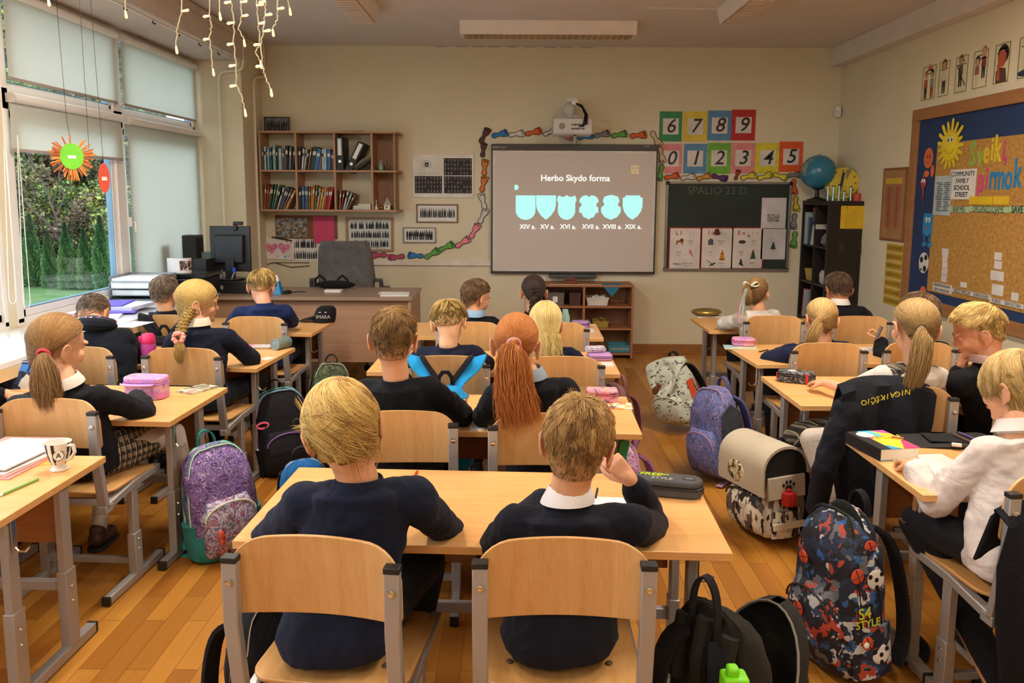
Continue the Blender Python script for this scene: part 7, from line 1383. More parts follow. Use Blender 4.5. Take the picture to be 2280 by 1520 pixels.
mbk=mfabric('16151a',400)
def bag(label,loc,rz,w_,h,d,body,front=None,trim='2a2a30',strap=None,tilt=(0,0),zips=2,pocket=True,side=None,handle=True,zipc='c9c4b8',name='backpack',hl=.05,seed=0,cat='backpack',sidep=True):
	t=thing(name,label,cat,loc,rz,group='school bags');t.rotation_euler=(R(tilt[0]),R(tilt[1]),R(rz));strap=strap or mbk;g=random.Random(seed)
	F_=[(0,.80,.82),(.03,.93,.95),(.12,1,1),(.5,1,.96),(.75,.96,.84),(.88,.84,.66),(.96,.62,.42),(1,.30,.2)]
	def f(z):return np.interp(z,[q[0]for q in F_],[q[1]for q in F_]),np.interp(z,[q[0]for q in F_],[q[2]for q in F_])
	rg=[]
	for i in range(25):
		z=i/24;fx,fy=f(z);rg.append([(w_/2*fx*math.copysign(abs(math.cos(2*PI*j/32))**.55,math.cos(2*PI*j/32))+.003*math.sin(z*17+j),(-d/2+.0)+d/2*fy*math.copysign(abs(math.sin(2*PI*j/32))**.6,math.sin(2*PI*j/32))+d*.5*(1-fy)*.6+.003*math.sin(j*2+z*11),z*h)for j in range(32)])
	obj('body',MB().loft(rg),body,t,local=True,smooth=60)
	def arch(k,z0,y,r_,mat_,nm,off=1.015):
		pts=[]
		for q in range(0,181,9):
			zz=z0+(1-z0)*math.sin(R(q))*.985;fx,fy=f(zz);xx=w_/2*fx*off*(math.cos(R(q))if True else 1);xx=math.copysign(min(abs(w_/2*fx*off),abs(w_/2*off*(abs(math.cos(R(q)))**.45))),math.cos(R(q)));pts.append((xx,y*(.6+.4*fy),zz*h*1.008))
		obj(nm,MB().tube(pts,r_,6,flat=.5),mat_,t,local=True)
	for k in range(zips):arch(k,.22,-d*(.30+.38*k),.006,M(trim,.6),'piping');arch(k,.24,-d*(.34+.38*k),.0025,M(zipc,.4),'zipper')
	if pocket:
		pm=front or body;pr=[]
		for i in range(11):z=i/10;k=1-.25*max(0,z-.7)/.3-(.1 if i==0 else 0);yy=.055*(math.sin(PI*min(1,max(0.04,z*.93+.05)))**.5);pr.append([(w_*.40*k*math.copysign(abs(math.cos(2*PI*j/24))**.5,math.cos(2*PI*j/24)),-d*.93+yy*math.copysign(abs(math.sin(2*PI*j/24))**.7,math.sin(2*PI*j/24)),(.05+.50*z)*h)for j in range(24)])
		o=obj('front_pocket',MB().loft(pr),pm,t,local=True,smooth=60);obj('pocket_zip',MB().tube([(w_*.37*math.cos(R(q)),-d*.97-.028,(.40+.13*math.sin(R(q)))*h)for q in range(0,181,12)],.004,6),M(zipc,.4),o,local=True)
	if sidep:
		for s in(-1,1):obj('side_pocket',MB().loft([[(s*(w_/2*.985+.022*kx*math.sin(PI*j/11)),-d*.12-d*.72*j/11,z)for j in range(12)]+[(s*w_/2*.95,-d*.12-d*.72*j/11,z)for j in range(11,-1,-1)]for z,kx in((.04*h,.6),(.2*h,1),(.36*h,1.15))]),side or body,t,local=True)
	if handle:obj('top_handle',MB().strap([(-.04,-.0,h*.93),(-.035,.0,h*.99+hl*.6),(0,.0,h+hl),(.035,.0,h*.99+hl*.6),(.04,0,h*.93)],.024,.006,(0,1,0)),strap,t,local=True)
	for s in(-1,1):obj('strap',MB().strap([(s*.05,.005,h*.88),(s*.08,.05,h*.80),(s*.10,.065,h*.5),(s*w_*.42,.05,h*.22),(s*w_*.45,.0,h*.06)],.05,.012,(1,0,0)),strap,t,local=True)
	return t
def anchor(px,py,Y,z0,label,rz,w_,h,d,*a,**k):p=pY(px,py,Y);return bag(label,(p.x,Y,z0),rz,w_,h,d,*a,**k)
teal=mfabric('2f7f7c',400);purp=mpattern(['4a3568','6a4f8e','8b6fae','3a2c58','b79ac8','57407c'],34,'noise',stretch=(1,1,1),dist=1.2)
p=pZ(470,1225,0)
t=bag('purple school backpack with teal base and straps leaning by the second window desk',(p.x+.02,p.y+.05,.004),42,.29,.47,.17,purp,mpattern(['6a6a92','9a9ab8','c9b8c4','4a4a70','b4708e','8c8278'],26,'noise',dist=1.5),'2f8c86',teal,(-3,-4),zipc='cfe0c8',side=teal,hl=.06)
obj('base',MB().loft([[(.146*k*math.copysign(abs(math.cos(2*PI*j/28))**.55,math.cos(2*PI*j/28)),-.085+.088*k*math.copysign(abs(math.sin(2*PI*j/28))**.6,math.sin(2*PI*j/28)),z)for j in range(28)]for k,z in((.84,-.002),(.99,.015),(1.03,.06),(1.03,.12))]),teal,t,local=True,smooth=60)
q=obj('charm',MB().ell((-.06,-.215,.13),(.013,.010,.022)).ell((-.06,-.215,.10),(.010,.008,.014)),M('d9604c',.5),t,local=True);obj('charm_loop',MB().tube([(-.06,-.215,.15),(-.045,-.22,.12),(-.05,-.222,.05),(-.07,-.222,.05),(-.062,-.215,.12)],.0025,6),M('d9604c',.5),t,local=True)
obj('star_pull',MB().prism([((.016 if i%2==0 else .007)*math.cos(R(36*i+90))-.02,(.016 if i%2==0 else .007)*math.sin(R(36*i+90))+.20)for i in range(10)],lambda u,v,q:V(u,-.222-q,v),0,.005),m_screw,t,local=True)
p=pZ(585,1268,.01);q=pZ(470,1215,.01);obj('loose_strap',MB().strap([t.matrix_world.inverted()@v for v in[Vector(pZ(x,y,.012))-Vector(t.location)for x,y in((410,1200),(430,1240),(490,1262),(560,1268),(600,1262))]],.028,.004),teal,t,local=True)
p=pZ(630,1045,0);bag('black backpack with turquoise and violet piping and a pink clip',(p.x,p.y+.05,.004),28,.30,.46,.18,mbk,mfabric('1c1b20',400),'4fb0aa',None,(-2,-5),zipc='7a5a9c',seed=2)
t=[o for o in COL.objects if o.name.startswith('backpack')][-1];obj('clip',MB().tube([(-.115+.03*math.cos(R(q)),-.155,.30+.016*math.sin(R(q)))for q in range(0,360,30)],.006,6,closed=True),M('e0607c',.5),t,local=True);obj('reflector',MB().tube([(-.155,-.03,.17),(-.168,-.08,.155),(-.155,-.14,.17)],.006,6),M('c9c4bc',.3),t,local=True)
arr=MB();
for i in range(3):arr.tube([(.04+.012*i,-.235,.28),(.04+.014*i,-.24,.23)],.004,6)
obj('keyring',MB().tube([(.05+.02*math.cos(R(q)),-.235,.30+.02*math.sin(R(q)))for q in range(0,360,30)],.003,6,closed=True),m_screw,t,local=True)
p=pY(690,1005,2.98);t=bag('bright blue bag with silver zip beside the blond mop haired person',(p.x-.0,3.0,.13),15,.20,.36,.10,mfabric('1f5f9c',400),mfabric('2268a8',400),'173f6c',None,(0,-6),zipc='c9c9c9',zips=1,sidep=False)
obj('print',MB().box((.045,-.155,.18),(.07,.002,.035),rotm(0,-20,0)),mpattern(['e6e6e2','2a3a52','e6e6e2','c9c9c9'],90),t,local=True)
camo=mpattern(['2c3a24','4a5c34','1d2418','6a7448','38482a'],30,'noise',dist=1);anchor(725,800,5.0,.02,'green camouflage backpack hanging at the cap desk',20,.25,.42,.14,camo,camo,'15160f',None,(0,5),seed=3)
p=pY(715,825,4.9);tag(obj('pouch',MB().box((p.x,4.80,.30),(.06,.03,.09),rotm(0,20,0)),mfabric('4f7ea8'),bevel=.01),'small light blue pouch hanging on the camouflage backpack','pouch')
# bags hung over chair backs

def chairbag(x,Y,col,label,strapc,s=1.):
	t=thing('backpack',label,'backpack',(x,Y,.30),group='school bags',world=True)
	obj('body',MB().loft([[(x+.13*s*k*math.copysign(abs(math.cos(2*PI*j/24))**.6,math.cos(2*PI*j/24)),Y-.11+.07*k*math.copysign(abs(math.sin(2*PI*j/24))**.7,math.sin(2*PI*j/24)),z)for j in range(24)]for k,z in((.8,.30),(1,.34),(1,.55),(.85,.64),(.45,.685))]),col,t,smooth=60)
	for s_ in(-1,1):
		obj('strap',MB().strap([(x+s_*.155*s,Y+.005,.800),(x+s_*.15*s,Y-.035,.79),(x+s_*.11*s,Y-.045,.745),(x+s_*.055*s,Y-.07,.70),(x+s_*.04*s,Y-.09,.66)],.062*s,.010,(1,0,.35*s_)),strapc,t)
		obj('strap_edge',MB().strap([(x+s_*.115*s,Y+.005,.803),(x+s_*.105*s,Y-.04,.795),(x+s_*.068*s,Y-.052,.745),(x+s_*.03*s,Y-.078,.70)],.022*s,.012,(1,0,.35*s_)),mbk,t)
	obj('top_handle',MB().tube([(x-.035,Y-.08,.66),(x-.03,Y-.085,.72),(x-.012,Y-.085,.745),(x+.012,Y-.085,.745),(x+.03,Y-.085,.72),(x+.035,Y-.08,.66)],.010,8,flat=.5),mbk,t)
	obj('flap',MB().tube([(x-.09,Y-.13,.60),(x-.04,Y-.16,.655),(x+.04,Y-.16,.655),(x+.09,Y-.13,.60)],.022,8),mbk,t);obj('zipper',MB().tube([(x-.10,Y-.175,.48),(x-.08,Y-.185,.57),(x,Y-.19,.61),(x+.08,Y-.185,.57),(x+.10,Y-.175,.48)],.006,6),mbk,t)
mbl=mfabric('1c8ccc',400);chairbag(-.30,3.49,mbl,'bright blue backpack hung on the chair of the undercut blond person',mbl)
chairbag(-2.10,4.66,mbk,'plain black backpack hung on the chair by the window sill',mbk)
p=pY(50,800,3.50);t=bag('blue football patterned backpack hanging at the left picture edge',(p.x-.04,3.58,.40),10,.26,.36,.13,mpattern(['1a2a4c','2a62b8','3c7ad0','16203a','c9ccd0','20355e'],22),None,'20305c',mfabric('2c5aa0'),(0,8),seed=4)
dach=mpattern(['c0c6b8','bcc4b4','c4c8ba','c2c8b8','bec6b6','2c2624','c2c6b8','c0c8ba','bec4b4'],55,stretch=(1,1,2.2),dist=.03);
t=anchor(1547,800,4.98,.10,'mint satchel with small dark dog print and orange reflector hanging at the ribbon desk',-52,.30,.40,.20,dach,dach,'1a1a1c',None,(14,-14),zips=1,side=dach,seed=5)
obj('flap',MB().loft([[(.155*k*math.cos(R(q)),-.10-.125*k*1.0*math.sin(R(q)),.385-.19*max(0,math.sin(R(q)))**2+dz)for q in range(0,361,15)]for k,dz in((1,0),(.98,.018),(.6,.035),(.05,.042))]),dach,t,local=True,smooth=60)
obj('dog_patch',MB().ell((-.02,-.238,.27),(.045,.008,.022),rotm(0,-35,0)).ell((.02,-.236,.30),(.02,.008,.015)),M('7a4632',.7),t,local=True);obj('reflector',MB().box((.155,-.10,.22),(.006,.05,.12)),M('d9542a',.4),t,local=True)
viol=mpattern(['4a5488','5c6a9c','6e6aa0','44507c','8a7aa8','505c90'],18,'noise',dist=1);p=pY(1620,980,4.08)
t=bag('violet blue backpack with grey panel and elastic side pocket hanging at the ponytail desk',(p.x+.03,4.10,.045),-62,.28,.47,.19,viol,viol,'8f8ab0',mfabric('56588a'),(4,-6),zipc='a07a9c',side=mfabric('3c4250'),seed=6)
obj('grey_panel',MB().loft([[(.142+.003,-.03-.13*j/6,.20+.20*i/6*(1-.25*abs(j/3-1)))for j in range(7)]+[(.138,-.03-.13*j/6,.20+.20*i/6*(1-.25*abs(j/3-1)))for j in range(6,-1,-1)]for i in range(7)]),mfabric('3c4048'),t,local=True);obj('red_tab',MB().box((.15,-.10,.19),(.01,.05,.03)),M('b8302c',.5),t,local=True)
lp=[pZ(1655,1000,.14),pZ(1645,1035,.05),pZ(1625,1065,.012),pZ(1600,1083,.012)];tag(obj('bag_strap',MB().strap([Vector(q)for q in lp],.035,.003,(1,.3,0)),mfabric('b48ab4')),'loose lilac strap trailing on the floor below the violet bag','strap')
cream=M('b8ad98',.7,bump=.3,bs=200,var=.03);leo=mpattern(['cfc6b6','2a2422','d8d0c0','5c5048','b8ae9c','1e1a1a'],26,stretch=(1.5,1.5,.7),dist=.06)
p=pY(1738,1100,3.36);t=bag('beige satchel with animal print, black paw emblem and red bottle cap',(p.x+.03,3.40,.035),-72,.31,.38,.20,leo,leo,'1c1a1a',None,(2,-3),zips=1,zipc='1c1a1a',side=leo,hl=.03,seed=7)
arc=[(-.10+.118*math.cos(R(q)),.295+.125*math.sin(R(q))**.8)for q in range(0,181,12)]+[(-.222,.25),(-.220,.215)]
obj('lid',MB().strap([(0,y,z)for y,z in arc],.335,.012,(1,0,0)),cream,t,local=True,smooth=50)
obj('lid_opening',MB().prism([(y*.98,z-.004)for y,z in arc[:-2]],lambda u,v,q:V(q,u,v),-.158,.158),M('0d0c0c',.8),t,local=True)
obj('side_panel',MB().box((.164,-.10,.245),(.014,.19,.10)),cream,t,local=True,bevel=.004);obj('reflective_band',MB().box((.174,-.095,.075),(.01,.16,.028)),M('c9bfa8',.4),t,local=True)
pw=MB().ell((.173,-.095,.243),(.003,.018,.014));[pw.ell((.173,-.095+u,.243+v),(.003,.0065,.009),nu=10,nv=6)for u,v in((-.026,.014),(-.009,.026),(.010,.026),(.027,.014))];obj('paw_emblem',pw,M('171515',.6),t,local=True)
obj('bottle',MB().lathe([(.030,.17),(.033,.175),(.033,.215),(.030,.225),(.012,.228),(.011,.240),(.004,.242)],(.178,-.10,0),20),M('b01e1e',.4),t,local=True)
obj('cat_patch',MB().ell((-.03,-.224,.28),(.065,.010,.05)),mpattern(['c9b890','3a2e22','d8cca8','8a7450'],60),t,local=True)
spt=mpattern(['181b28','20304e','2a5a94','14151c','b9bcc0','14151c','62666e','1c2438','10121a','a8402c','2a3a56','16203a'],34,dist=.06)
p=pY(1940,1290,2.36);t=bag('dark backpack printed with balls and graffiti standing open by the thick book',(p.x+.03,2.42,.012),-74,.29,.52,.20,spt,spt,'0e0e10',mbk,(3,-5),zipc='1a1a1c',side=spt,seed=8)
def ballp(t,x,y,z,r_,kind,nx):
	o=obj('printed_ball',MB().ell((x,y,z),(.004 if nx else r_,r_ if nx else .004,r_)),M('c9492c' if kind else 'd5d2cc',.6),t,local=True);mb=MB()
	if kind:[mb.tube([(x+(.004 if nx else r_*math.cos(a)*s),y-(0 if nx else .004)+(r_*math.cos(a)*s if nx else 0),z+r_*math.sin(a)*s)for s in(-1,0,1)],.0014,5)for a in(.3,1.87)]
	else:[mb.ell((x+(.0035 if nx else u),y+(u if nx else-.0035),z+v),(.002 if nx else r_*.26,r_*.26 if nx else .002,r_*.26),nu=5,nv=4)for u,v in((0,0),(-r_*.7,r_*.4),(r_*.65,r_*.5),(0,-r_*.75))]
	obj('ball_lines',mb,m_black,o,local=True)
for q in((.143,-.07,.33,.032,0,1),(.140,-.135,.35,.024,1,1),(.162,-.08,.10,.032,0,1),(.163,-.125,.145,.022,1,1),(.130,-.075,.43,.022,1,1),(-.04,-.198,.36,.022,1,0),(-.02,-.242,.2,.024,1,0)):ballp(t,*q)
for i,(s_,y_,z_)in enumerate((('S4',-.17,.245),('STYLE',-.16,.212))):text(s_,.05 if i==0 else .034,lambda u,v,q,y_=y_,z_=z_:V(.172+q,y_+.03+u,z_+v),M('c2cf2a',.6),t,'graffiti',local=True,bold=.001)
obj('opening',MB().ell((.02,-.075,.42),(.10,.018,.13)),M('070708',.9),t,local=True);obj('hash_tag',MB().ell((.168,-.135,.142),(.003,.010,.010)),m_white,t,local=True)
tag(obj('bag_strap',MB().strap([V(*pZ(x,y,.014))for x,y in((2015,1400),(2040,1415),(2062,1440),(2055,1472),(2030,1480),(2012,1465))],.030,.004),mbk),'black webbing loop on the floor under the printed backpack','strap')
# open black backpack by the front desk

m_ob=mfabric('24221e',500);p=pY(1568,1400,1.80);t=bag('black ribbed backpack hooked on the front desk, its front folded open',(p.x,1.80,.02),128,.27,.50,.15,m_ob,None,'111113',None,(0,0),zips=0,pocket=False,hl=.10,seed=9,sidep=False)
obj('rib',MB().tube([(-.07,-.01,.46),(-.07,.012,.36),(-.07,.012,.30)],.022,8),m_ob,t,local=True);obj('rib',MB().tube([(0,-.005,.48),(0,.015,.38),(0,.015,.30)],.022,8),m_ob,t,local=True);obj('rib',MB().tube([(.07,-.01,.46),(.07,.012,.36),(.07,.012,.30)],.022,8),m_ob,t,local=True)
fl=[];c=V(0,-.20,.22)
for k,dy in((1.0,0),(1.0,-.045),(.985,-.055),(.9,-.06),(.05,-.062)):fl.append([(.13*k*math.cos(R(q)),c.y+dy-.10*(math.sin(R(q))*k),c.z+.20*k*math.sin(R(q)))for q in range(0,360,12)])
rim=[Vector(q)for q in fl[0]]
obj('open_front',MB().loft([[Vector(q)+V(0,0,0)for q in r_]for r_ in fl],caps=False),m_ob,t,local=True,smooth=60);obj('front_lining',MB().loft([[(x*.97,y+.004-.0,z)for x,y,z in r_]for r_ in fl],caps=False),M('08080a',.9),t,local=True);obj('zip_edge',MB().tube(rim,.004,6,closed=True),M('8f8c86',.4,metal=.4),t,local=True)
obj('outer_pocket',MB().ell((.0,-.32,.18),(.11,.045,.15)),m_ob,t,local=True);obj('card',MB().box((0,-.165,.36),(.05,.003,.06),rotm(0,25,0)),M('2c4258',.6),t,local=True)
p=pY(1635,1515,1.66);t=thing('drinking_bottle','lime green bottle top poking up beside the open black backpack','bottle',(p.x,1.66,0));z_=p.z
obj('bottle',MB().lathe([(.03,0),(.034,.01),(.034,z_-.04),(.03,z_-.03)],n=20),M('3a8a1c',.3),t,local=True);obj('cap',MB().box((0,0,z_-.005),(.06,.05,.045)).box((-.005,0,z_+.025),(.028,.03,.025)),M('7bdc12',.5),t,local=True,bevel=.008,seg=3)
pk=mpattern(['a87aa0','c08cae','8f6a98','d0a0b8','b084aa'],20,'noise',dist=1);anchor(1395,960,3.12,.10,'pink lilac backpack with green tag hanging at the pink box desk',-60,.26,.44,.16,pk,pk,'c890a8',mfabric('9a6a94'),(0,3),seed=10)
p=pY(1383,1000,3.0);tag(obj('green_tag',MB().box((p.x,2.96,p.z),(.04,.02,.10),rotm(0,10,0)),M('3f9a5c',.6),bevel=.004),'green tag on the pink lilac backpack','tag')
anchor(1378,815,4.15,.12,'dusty pink backpack hanging at the desk of the third middle row',-60,.24,.40,.13,mfabric('8a5a5c'),None,'6a4448',mfabric('8a5a5c'),(0,3),seed=11)
p=pY(585,1450,1.98);t=bag('dark backpack with fruit coloured print half hidden under the front left chair',(p.x-.04,2.02,.02),62,.27,.42,.16,mbk,mpattern(['1c1a1c','b0402c','2a2426','5a7a34','a8783c','1c1a1c','8a2a24'],30),'1a1818',None,(0,0),seed=12)
p=pY(600,1480,1.86);t=thing('bottle','blue and white drinking bottle with red top under the front left chair','bottle',(p.x,1.86,.0))
obj('body',MB().lathe([(.032,0),(.035,.01),(.035,.17),(.028,.20)],n=24),M('c9c9cc',.3),t,local=True);obj('sleeve',MB().lathe([(.0358,.10),(.0358,.16)],n=24),M('1c6a94',.4),t,local=True);obj('cap',MB().lathe([(.026,.20),(.026,.225),(.012,.23),(.010,.25)],n=20),M('c42a2c',.4),t,local=True)
# ================================================================= THINGS ON THE DESKS

ZD=.6402
def case(label,px,py,L_,W_,H_,rz,mat_,zipc='8a8a8a',name='pencil_case',zx=.6,Z=ZD,lidm=None,rr=.03):
	p=pZ(px,py,Z);t=thing(name,label,'pencil case',(p.x,p.y,Z),rz)
	obj('body',MB().prism(rrect(L_,W_,rr,6),lambda u,v,q:V(u,v,q),0,H_*zx),mat_,t,local=True,bevel=.008,seg=3);obj('lid',MB().prism(rrect(L_,W_,rr,6),lambda u,v,q:V(u,v,q),H_*zx+.001,H_),lidm or mat_,t,local=True,bevel=.008,seg=3)
	obj('zipper',MB().tube([(u,v,H_*zx)for u,v in rrect(L_+.002,W_+.002,rr,6)],.0028,6,closed=True),M(zipc,.5),t,local=True);obj('zip_pull',MB().box((L_/2+.002,-W_*.2,H_*zx-.006),(.004,.006,.018)),M(zipc,.4),t,local=True)
	return t
gr_=mfabric('4c4d50',500);t=case('dark grey pencil case reading FREE STYLE on the front desk',1487,1098,.205,.082,.052,-13,gr_,'222226',rr=.038)
DF=lambda z,ox=0,oy=0:(lambda u,v,q:V(u+ox,v+oy,z+q))
text('FREE',.032,DF(.0525,-.055,.012),M('c9dc1c',.5),t,'lettering',local=True,bold=.0012,shear=.2);text('BKB',.013,DF(.0525,-.010,.016),M('c9dc1c',.5),t,'lettering',local=True,bold=.0006);text('STYLE',.024,DF(.0525,-.02,-.016),M('b9b9b6',.5),t,'lettering',local=True,shear=.2)
obj('badge',MB().box((.062,-.002,.0525),(.034,.022,.002)),M('3a3a3c',.5),t,local=True);text('KITE',.010,DF(.0537,.062,-.006),M('c9c9c6',.5),t,'lettering',local=True)
pkm=mpattern(['d98a9c','e29cac','dd92a4','7a5a8c','e2a0b0','c9b04a','e08fa2'],70);case('boxy pink patterned pencil case on the second middle desk',1340,893,.135,.075,.058,-2,pkm,'b84a5c',zx=.62,rr=.012)
def sheet(label,px,py,L_,W_,rz,col,th=.0012,Z=ZD,name='paper_sheet',cat='paper',mat_=None):p=pZ(px,py,Z);t=obj(name,MB().box((0,0,th/2),(L_,W_,th)),mat_ or M(col,.7,var=.02),bevel=.0004 if th>.004 else 0);t.location=(p.x,p.y,Z);t.rotation_euler=(0,0,R(rz));tag(t,label,cat);return t
def bk(label,px,py,L_,W_,H_,rz,cov,Z=ZD,name='book'):
	p=pZ(px,py,Z);t=thing(name,label,'book',(p.x,p.y,Z),rz);obj('pages',MB().box((0,0,H_/2),(L_-.004,W_-.004,H_-.003)),M('ded6c4',.8),t,local=True)
	obj('cover',MB().box((0,0,H_-.001),(L_,W_,.002)).box((0,0,.001),(L_,W_,.002)).box((-L_/2+.001,0,H_/2),(.002,W_,H_)),cov,t,local=True);return t
sheet('colourful printed notebook under the pink box pencil case',1368,904,.15,.10,-4,'c9c2a8',.004,mat_=mpattern(['d9c9a4','c96a5c','e2d8c0','5a4a44','d8a05c'],40))
sheet('white exercise sheet under the cheek resting person',1345,1135,.13,.19,-6,'e6e4e6');sheet('white sheet between the two front desks people',1062,945,.06,.16,4,'e6e4e0')
def pen(label,a,b,col,Z=ZD,r_=.0035,tip='2a2a2a',name='pencil',z2=None):
	p,q=pZ(*a,Z+r_),pZ(*b,Z+r_);q=q if z2 is None else pY(b[0],b[1],p.y+z2);t=thing(name,label,'pencil' if name=='pencil' else 'pen',((p.x+q.x)/2,(p.y+q.y)/2,Z),world=True);d_=(q-p);obj('shaft',MB().tube([p,p+d_*.9],r_,8),M(col,.4),t);obj('tip',MB().tube([p+d_*.9,q],[r_,.0006],8),M(tip,.5),t)
pen('black pencil held near the cheek resting person',(1326,1108),(1331,1085),'1a1a1c',z2=.02);pen('red and white pencil beyond the blond mop haired person',(921,1062),(930,1047),'c43a2c',tip='d8c8a8');pen('short brown pencil on the second middle desk',(1037,893),(1041,880),'8a5a34')
case('lilac pencil box on the third middle desk',1335,800,.13,.10,.035,3,M('b48ac0',.6),'8a6aa0',rr=.015);case('silver and lilac pouch lying on the lilac pencil box',1325,783,.11,.05,.032,12,mpattern(['b9b4bc','d0ccd0','a88ab4','c9c9cc'],30,'noise'),'d8d8d8',Z=ZD+.0362,rr=.02)
sheet('white booklet at the corner of the third middle desk',1352,812,.06,.10,0,'d8d4c8',.006);case('lilac soft pencil case on the foremost middle desk',1292,730,.12,.08,.05,-10,M('a482b4',.7),'7a5a94')
p=pZ(1258,742,ZD);t=thing('bottle','pale turquoise bottle beside the lilac case','bottle',(p.x,p.y,ZD));obj('body',MB().lathe([(.026,0),(.03,.008),(.03,.11),(.02,.14),(.018,.16)],n=20),M('9ccac0',.4),t,local=True)
sheet('small white notebook at the right end of the foremost middle desk',1312,737,.06,.08,0,'d5d0c8',.012)
tag(obj('pillow_pouch',MB().ell((0,0,.03),(.115,.075,.028)),M('9a8a4c',.3,metal=.7),None),'flat golden pouch on the desk of the ribbon person','pouch');o=[q for q in COL.objects if q.name=='pillow_pouch'][0];p=pZ(1572,702,ZD+.012);o.location=(p.x,p.y,ZD+.012)
sheet('white exercise books under the golden pouch',1578,704,.20,.13,3,'d8d4cc',.011);t=case('pink and lilac rounded pencil case on the third right desk',1655,768,.135,.10,.045,-6,mpattern(['c48ac4','d894b4','b884c8','e0a0b0'],12,'smooth'),'d86a7c',Z=ZD+.008,rr=.035)
sheet('notebooks with blue edge under the pink and lilac case',1648,775,.19,.11,-10,'cfc9a8',.007,mat_=mpattern(['c9c9a4','9ab8c4','d8d0b0','a8c0b0'],12));pen('black pen beside the pink and lilac case',(1690,783),(1712,778),'1a1a1c',name='pen')
blk=mpattern(['121214','1a1a1c','121214','a8a8aa','141416','161618','8a8a90'],90,dist=.08);t=case('black pencil case with white squiggles on the second right desk',1772,850,.17,.085,.055,-22,blk,'1a1a1a',zx=.68,rr=.03);[obj('red_tab',MB().box(*q),M('c42a20',.5),t,local=True)for q in(((.05,-.045,.03),(.012,.005,.045)),((-.088,-.02,.03),(.006,.012,.03)))];obj('badge',MB().ell((-.02,0,.055),(.02,.012,.003)),m_white,t,local=True)
sheet('white sheet by the hand of the plaid vest person',1870,862,.10,.14,0,'ddd8d0');sheet('white papers on the third right desk',1925,778,.16,.14,4,'ddd8d0');sheet('open white exercise book below the chin of the profile person',2105,800,.16,.2,8,'e2ddd4',.003)
cov=mpattern(['d93a6c','e8507c','2a9ac4','48b8d8','e8c82c','b84aa0','1c1c20','d9406c'],11,dist=.05);t=bk('thick black spined book with a bright pink and blue cover',1962,1003,.15,.20,.042,0,cov);t.rotation_euler=(0,0,R(10));obj('spine',MB().box((-.0755,0,.021),(.003,.2,.042)),M('17161a',.5),t,local=True);obj('black_band',MB().box((-.055,.0,.0424),(.04,.2,.001)),M('17161a',.5),t,local=True)
obj('white_oval',MB().lathe([(.03,0),(.03,.0006)],(-.03,.055,.0428),24),M('dedad6',.6),t,local=True);
text('DZIN',.045,DF(.0430,.03,.02),M('e8d42c',.5),t,'title',local=True,bold=.002,shear=.2)
sheet('large open white sheet in front of the white shirt person',2085,1040,.21,.25,6,'dcd6d2');sheet('white eraser at the edge of the black folder',2130,993,.03,.016,-20,'e6e2dc',.01,Z=ZD+.014)
p=pZ(2095,985,ZD);t=thing('folder','open black zip folder lying behind the thick book','folder',(p.x+.02,p.y,ZD),-8);obj('cover',MB().prism(rrect(.32,.16,.03,5),lambda u,v,q:V(u,v,q+.01*math.sin(u*9)+.012),-.010,.0),M('0f0f11',.6),t,local=True,bevel=.002);obj('inner',MB().box((.03,.01,.014),(.2,.1,.004)),mfabric('17171a'),t,local=True)
pen('brown pen on the open black folder',(2122,965),(2165,985),'6a4a3c',Z=ZD+.02,name='pen');pen('violet pen on the open black folder',(2135,962),(2178,980),'5a4a80',Z=ZD+.02,name='pen');pen('thin orange pencil across the thick book',(1985,972),(2015,976),'b0503c',Z=ZD+.044)
# left front desk

for i,(dx,dy,rz,c)in enumerate(((-8,12,4,'d99a96'),(-3,5,0,'dcA8a2'),(0,0,-3,'d8cfcc'),(-14,-12,6,'d9a09c'),(-10,-8,2,'d5cfcf'))):sheet(['lowest pink sheet of the pile by the mug','second pink folder of the pile by the mug','printed white sheet in the pile by the mug','upper pink folder of the pile by the mug','topmost printed sheet of the pile by the mug'][i],30+dx,1018+dy,.22,.30,rz-8,c.lower(),.005,Z=ZD+.0052*i)
sheet('orange sticky note under the pile by the mug',100,1030,.07,.05,12,'e8a040',.001)
p=pZ(133,1045,ZD);t=thing('mug','white mug with black stripes and letter A on the lower left desk','mug',(p.x,p.y,ZD),-12);HM=.095
def mugr(z):return np.interp(z,[0,.004,.012,.018,.03,.06,.095],[.026,.029,.020,.019,.027,.036,.041])
obj('cup',MB().lathe([(mugr(z),z)for z in(0,.004,.012,.018,.03,.045,.06,.08,.095)]+[(.038,.0945),(.033,.06),(.022,.03),(.002,.024)],n=40,caps=False),M('e6e0d6',.2,var=.01,coat=.4),t,local=True)
for k in range(10):
	a0=2*PI*k/10
	if k==9:continue
	obj('stripe',MB().loft([[((mugr(z)+e)*math.cos(a0+da),(mugr(z)+e)*math.sin(a0+da),z)for da,e in((-.13,.0002),(-.06,.0009),(.06,.0009),(.13,.0002),(.1,-.0006),(-.1,-.0006))]for z in(.024,.035,.05,.07,.085,.0945)]),m_black,t,local=True)
obj('handle',MB().tube([(.035,0,.085),(.058,0,.088),(.062,0,.065),(.048,0,.042),(.030,0,.036)],.005,8,flat=1.4),M('e6e0d6',.2),t,local=True)
me_=R(-48);obj('medallion',MB().lathe([(.017,0),(.017,.0015)],(.0372*math.cos(me_),.0372*math.sin(me_),.058),24,rotm(84,0,-48+90)),M('1a1a1a',.4),t,local=True);obj('medallion',MB().lathe([(.015,0),(.015,.0015)],(.0378*math.cos(me_),.0378*math.sin(me_),.058),24,rotm(84,0,-48+90)),M('e6e0d6',.4),t,local=True)
text('A',.024,lambda u,v,q:V((.0396+q)*math.cos(me_)-math.sin(me_)*u,(.0396+q)*math.sin(me_)+math.cos(me_)*u,.058+v),m_black,t,'letter',local=True)
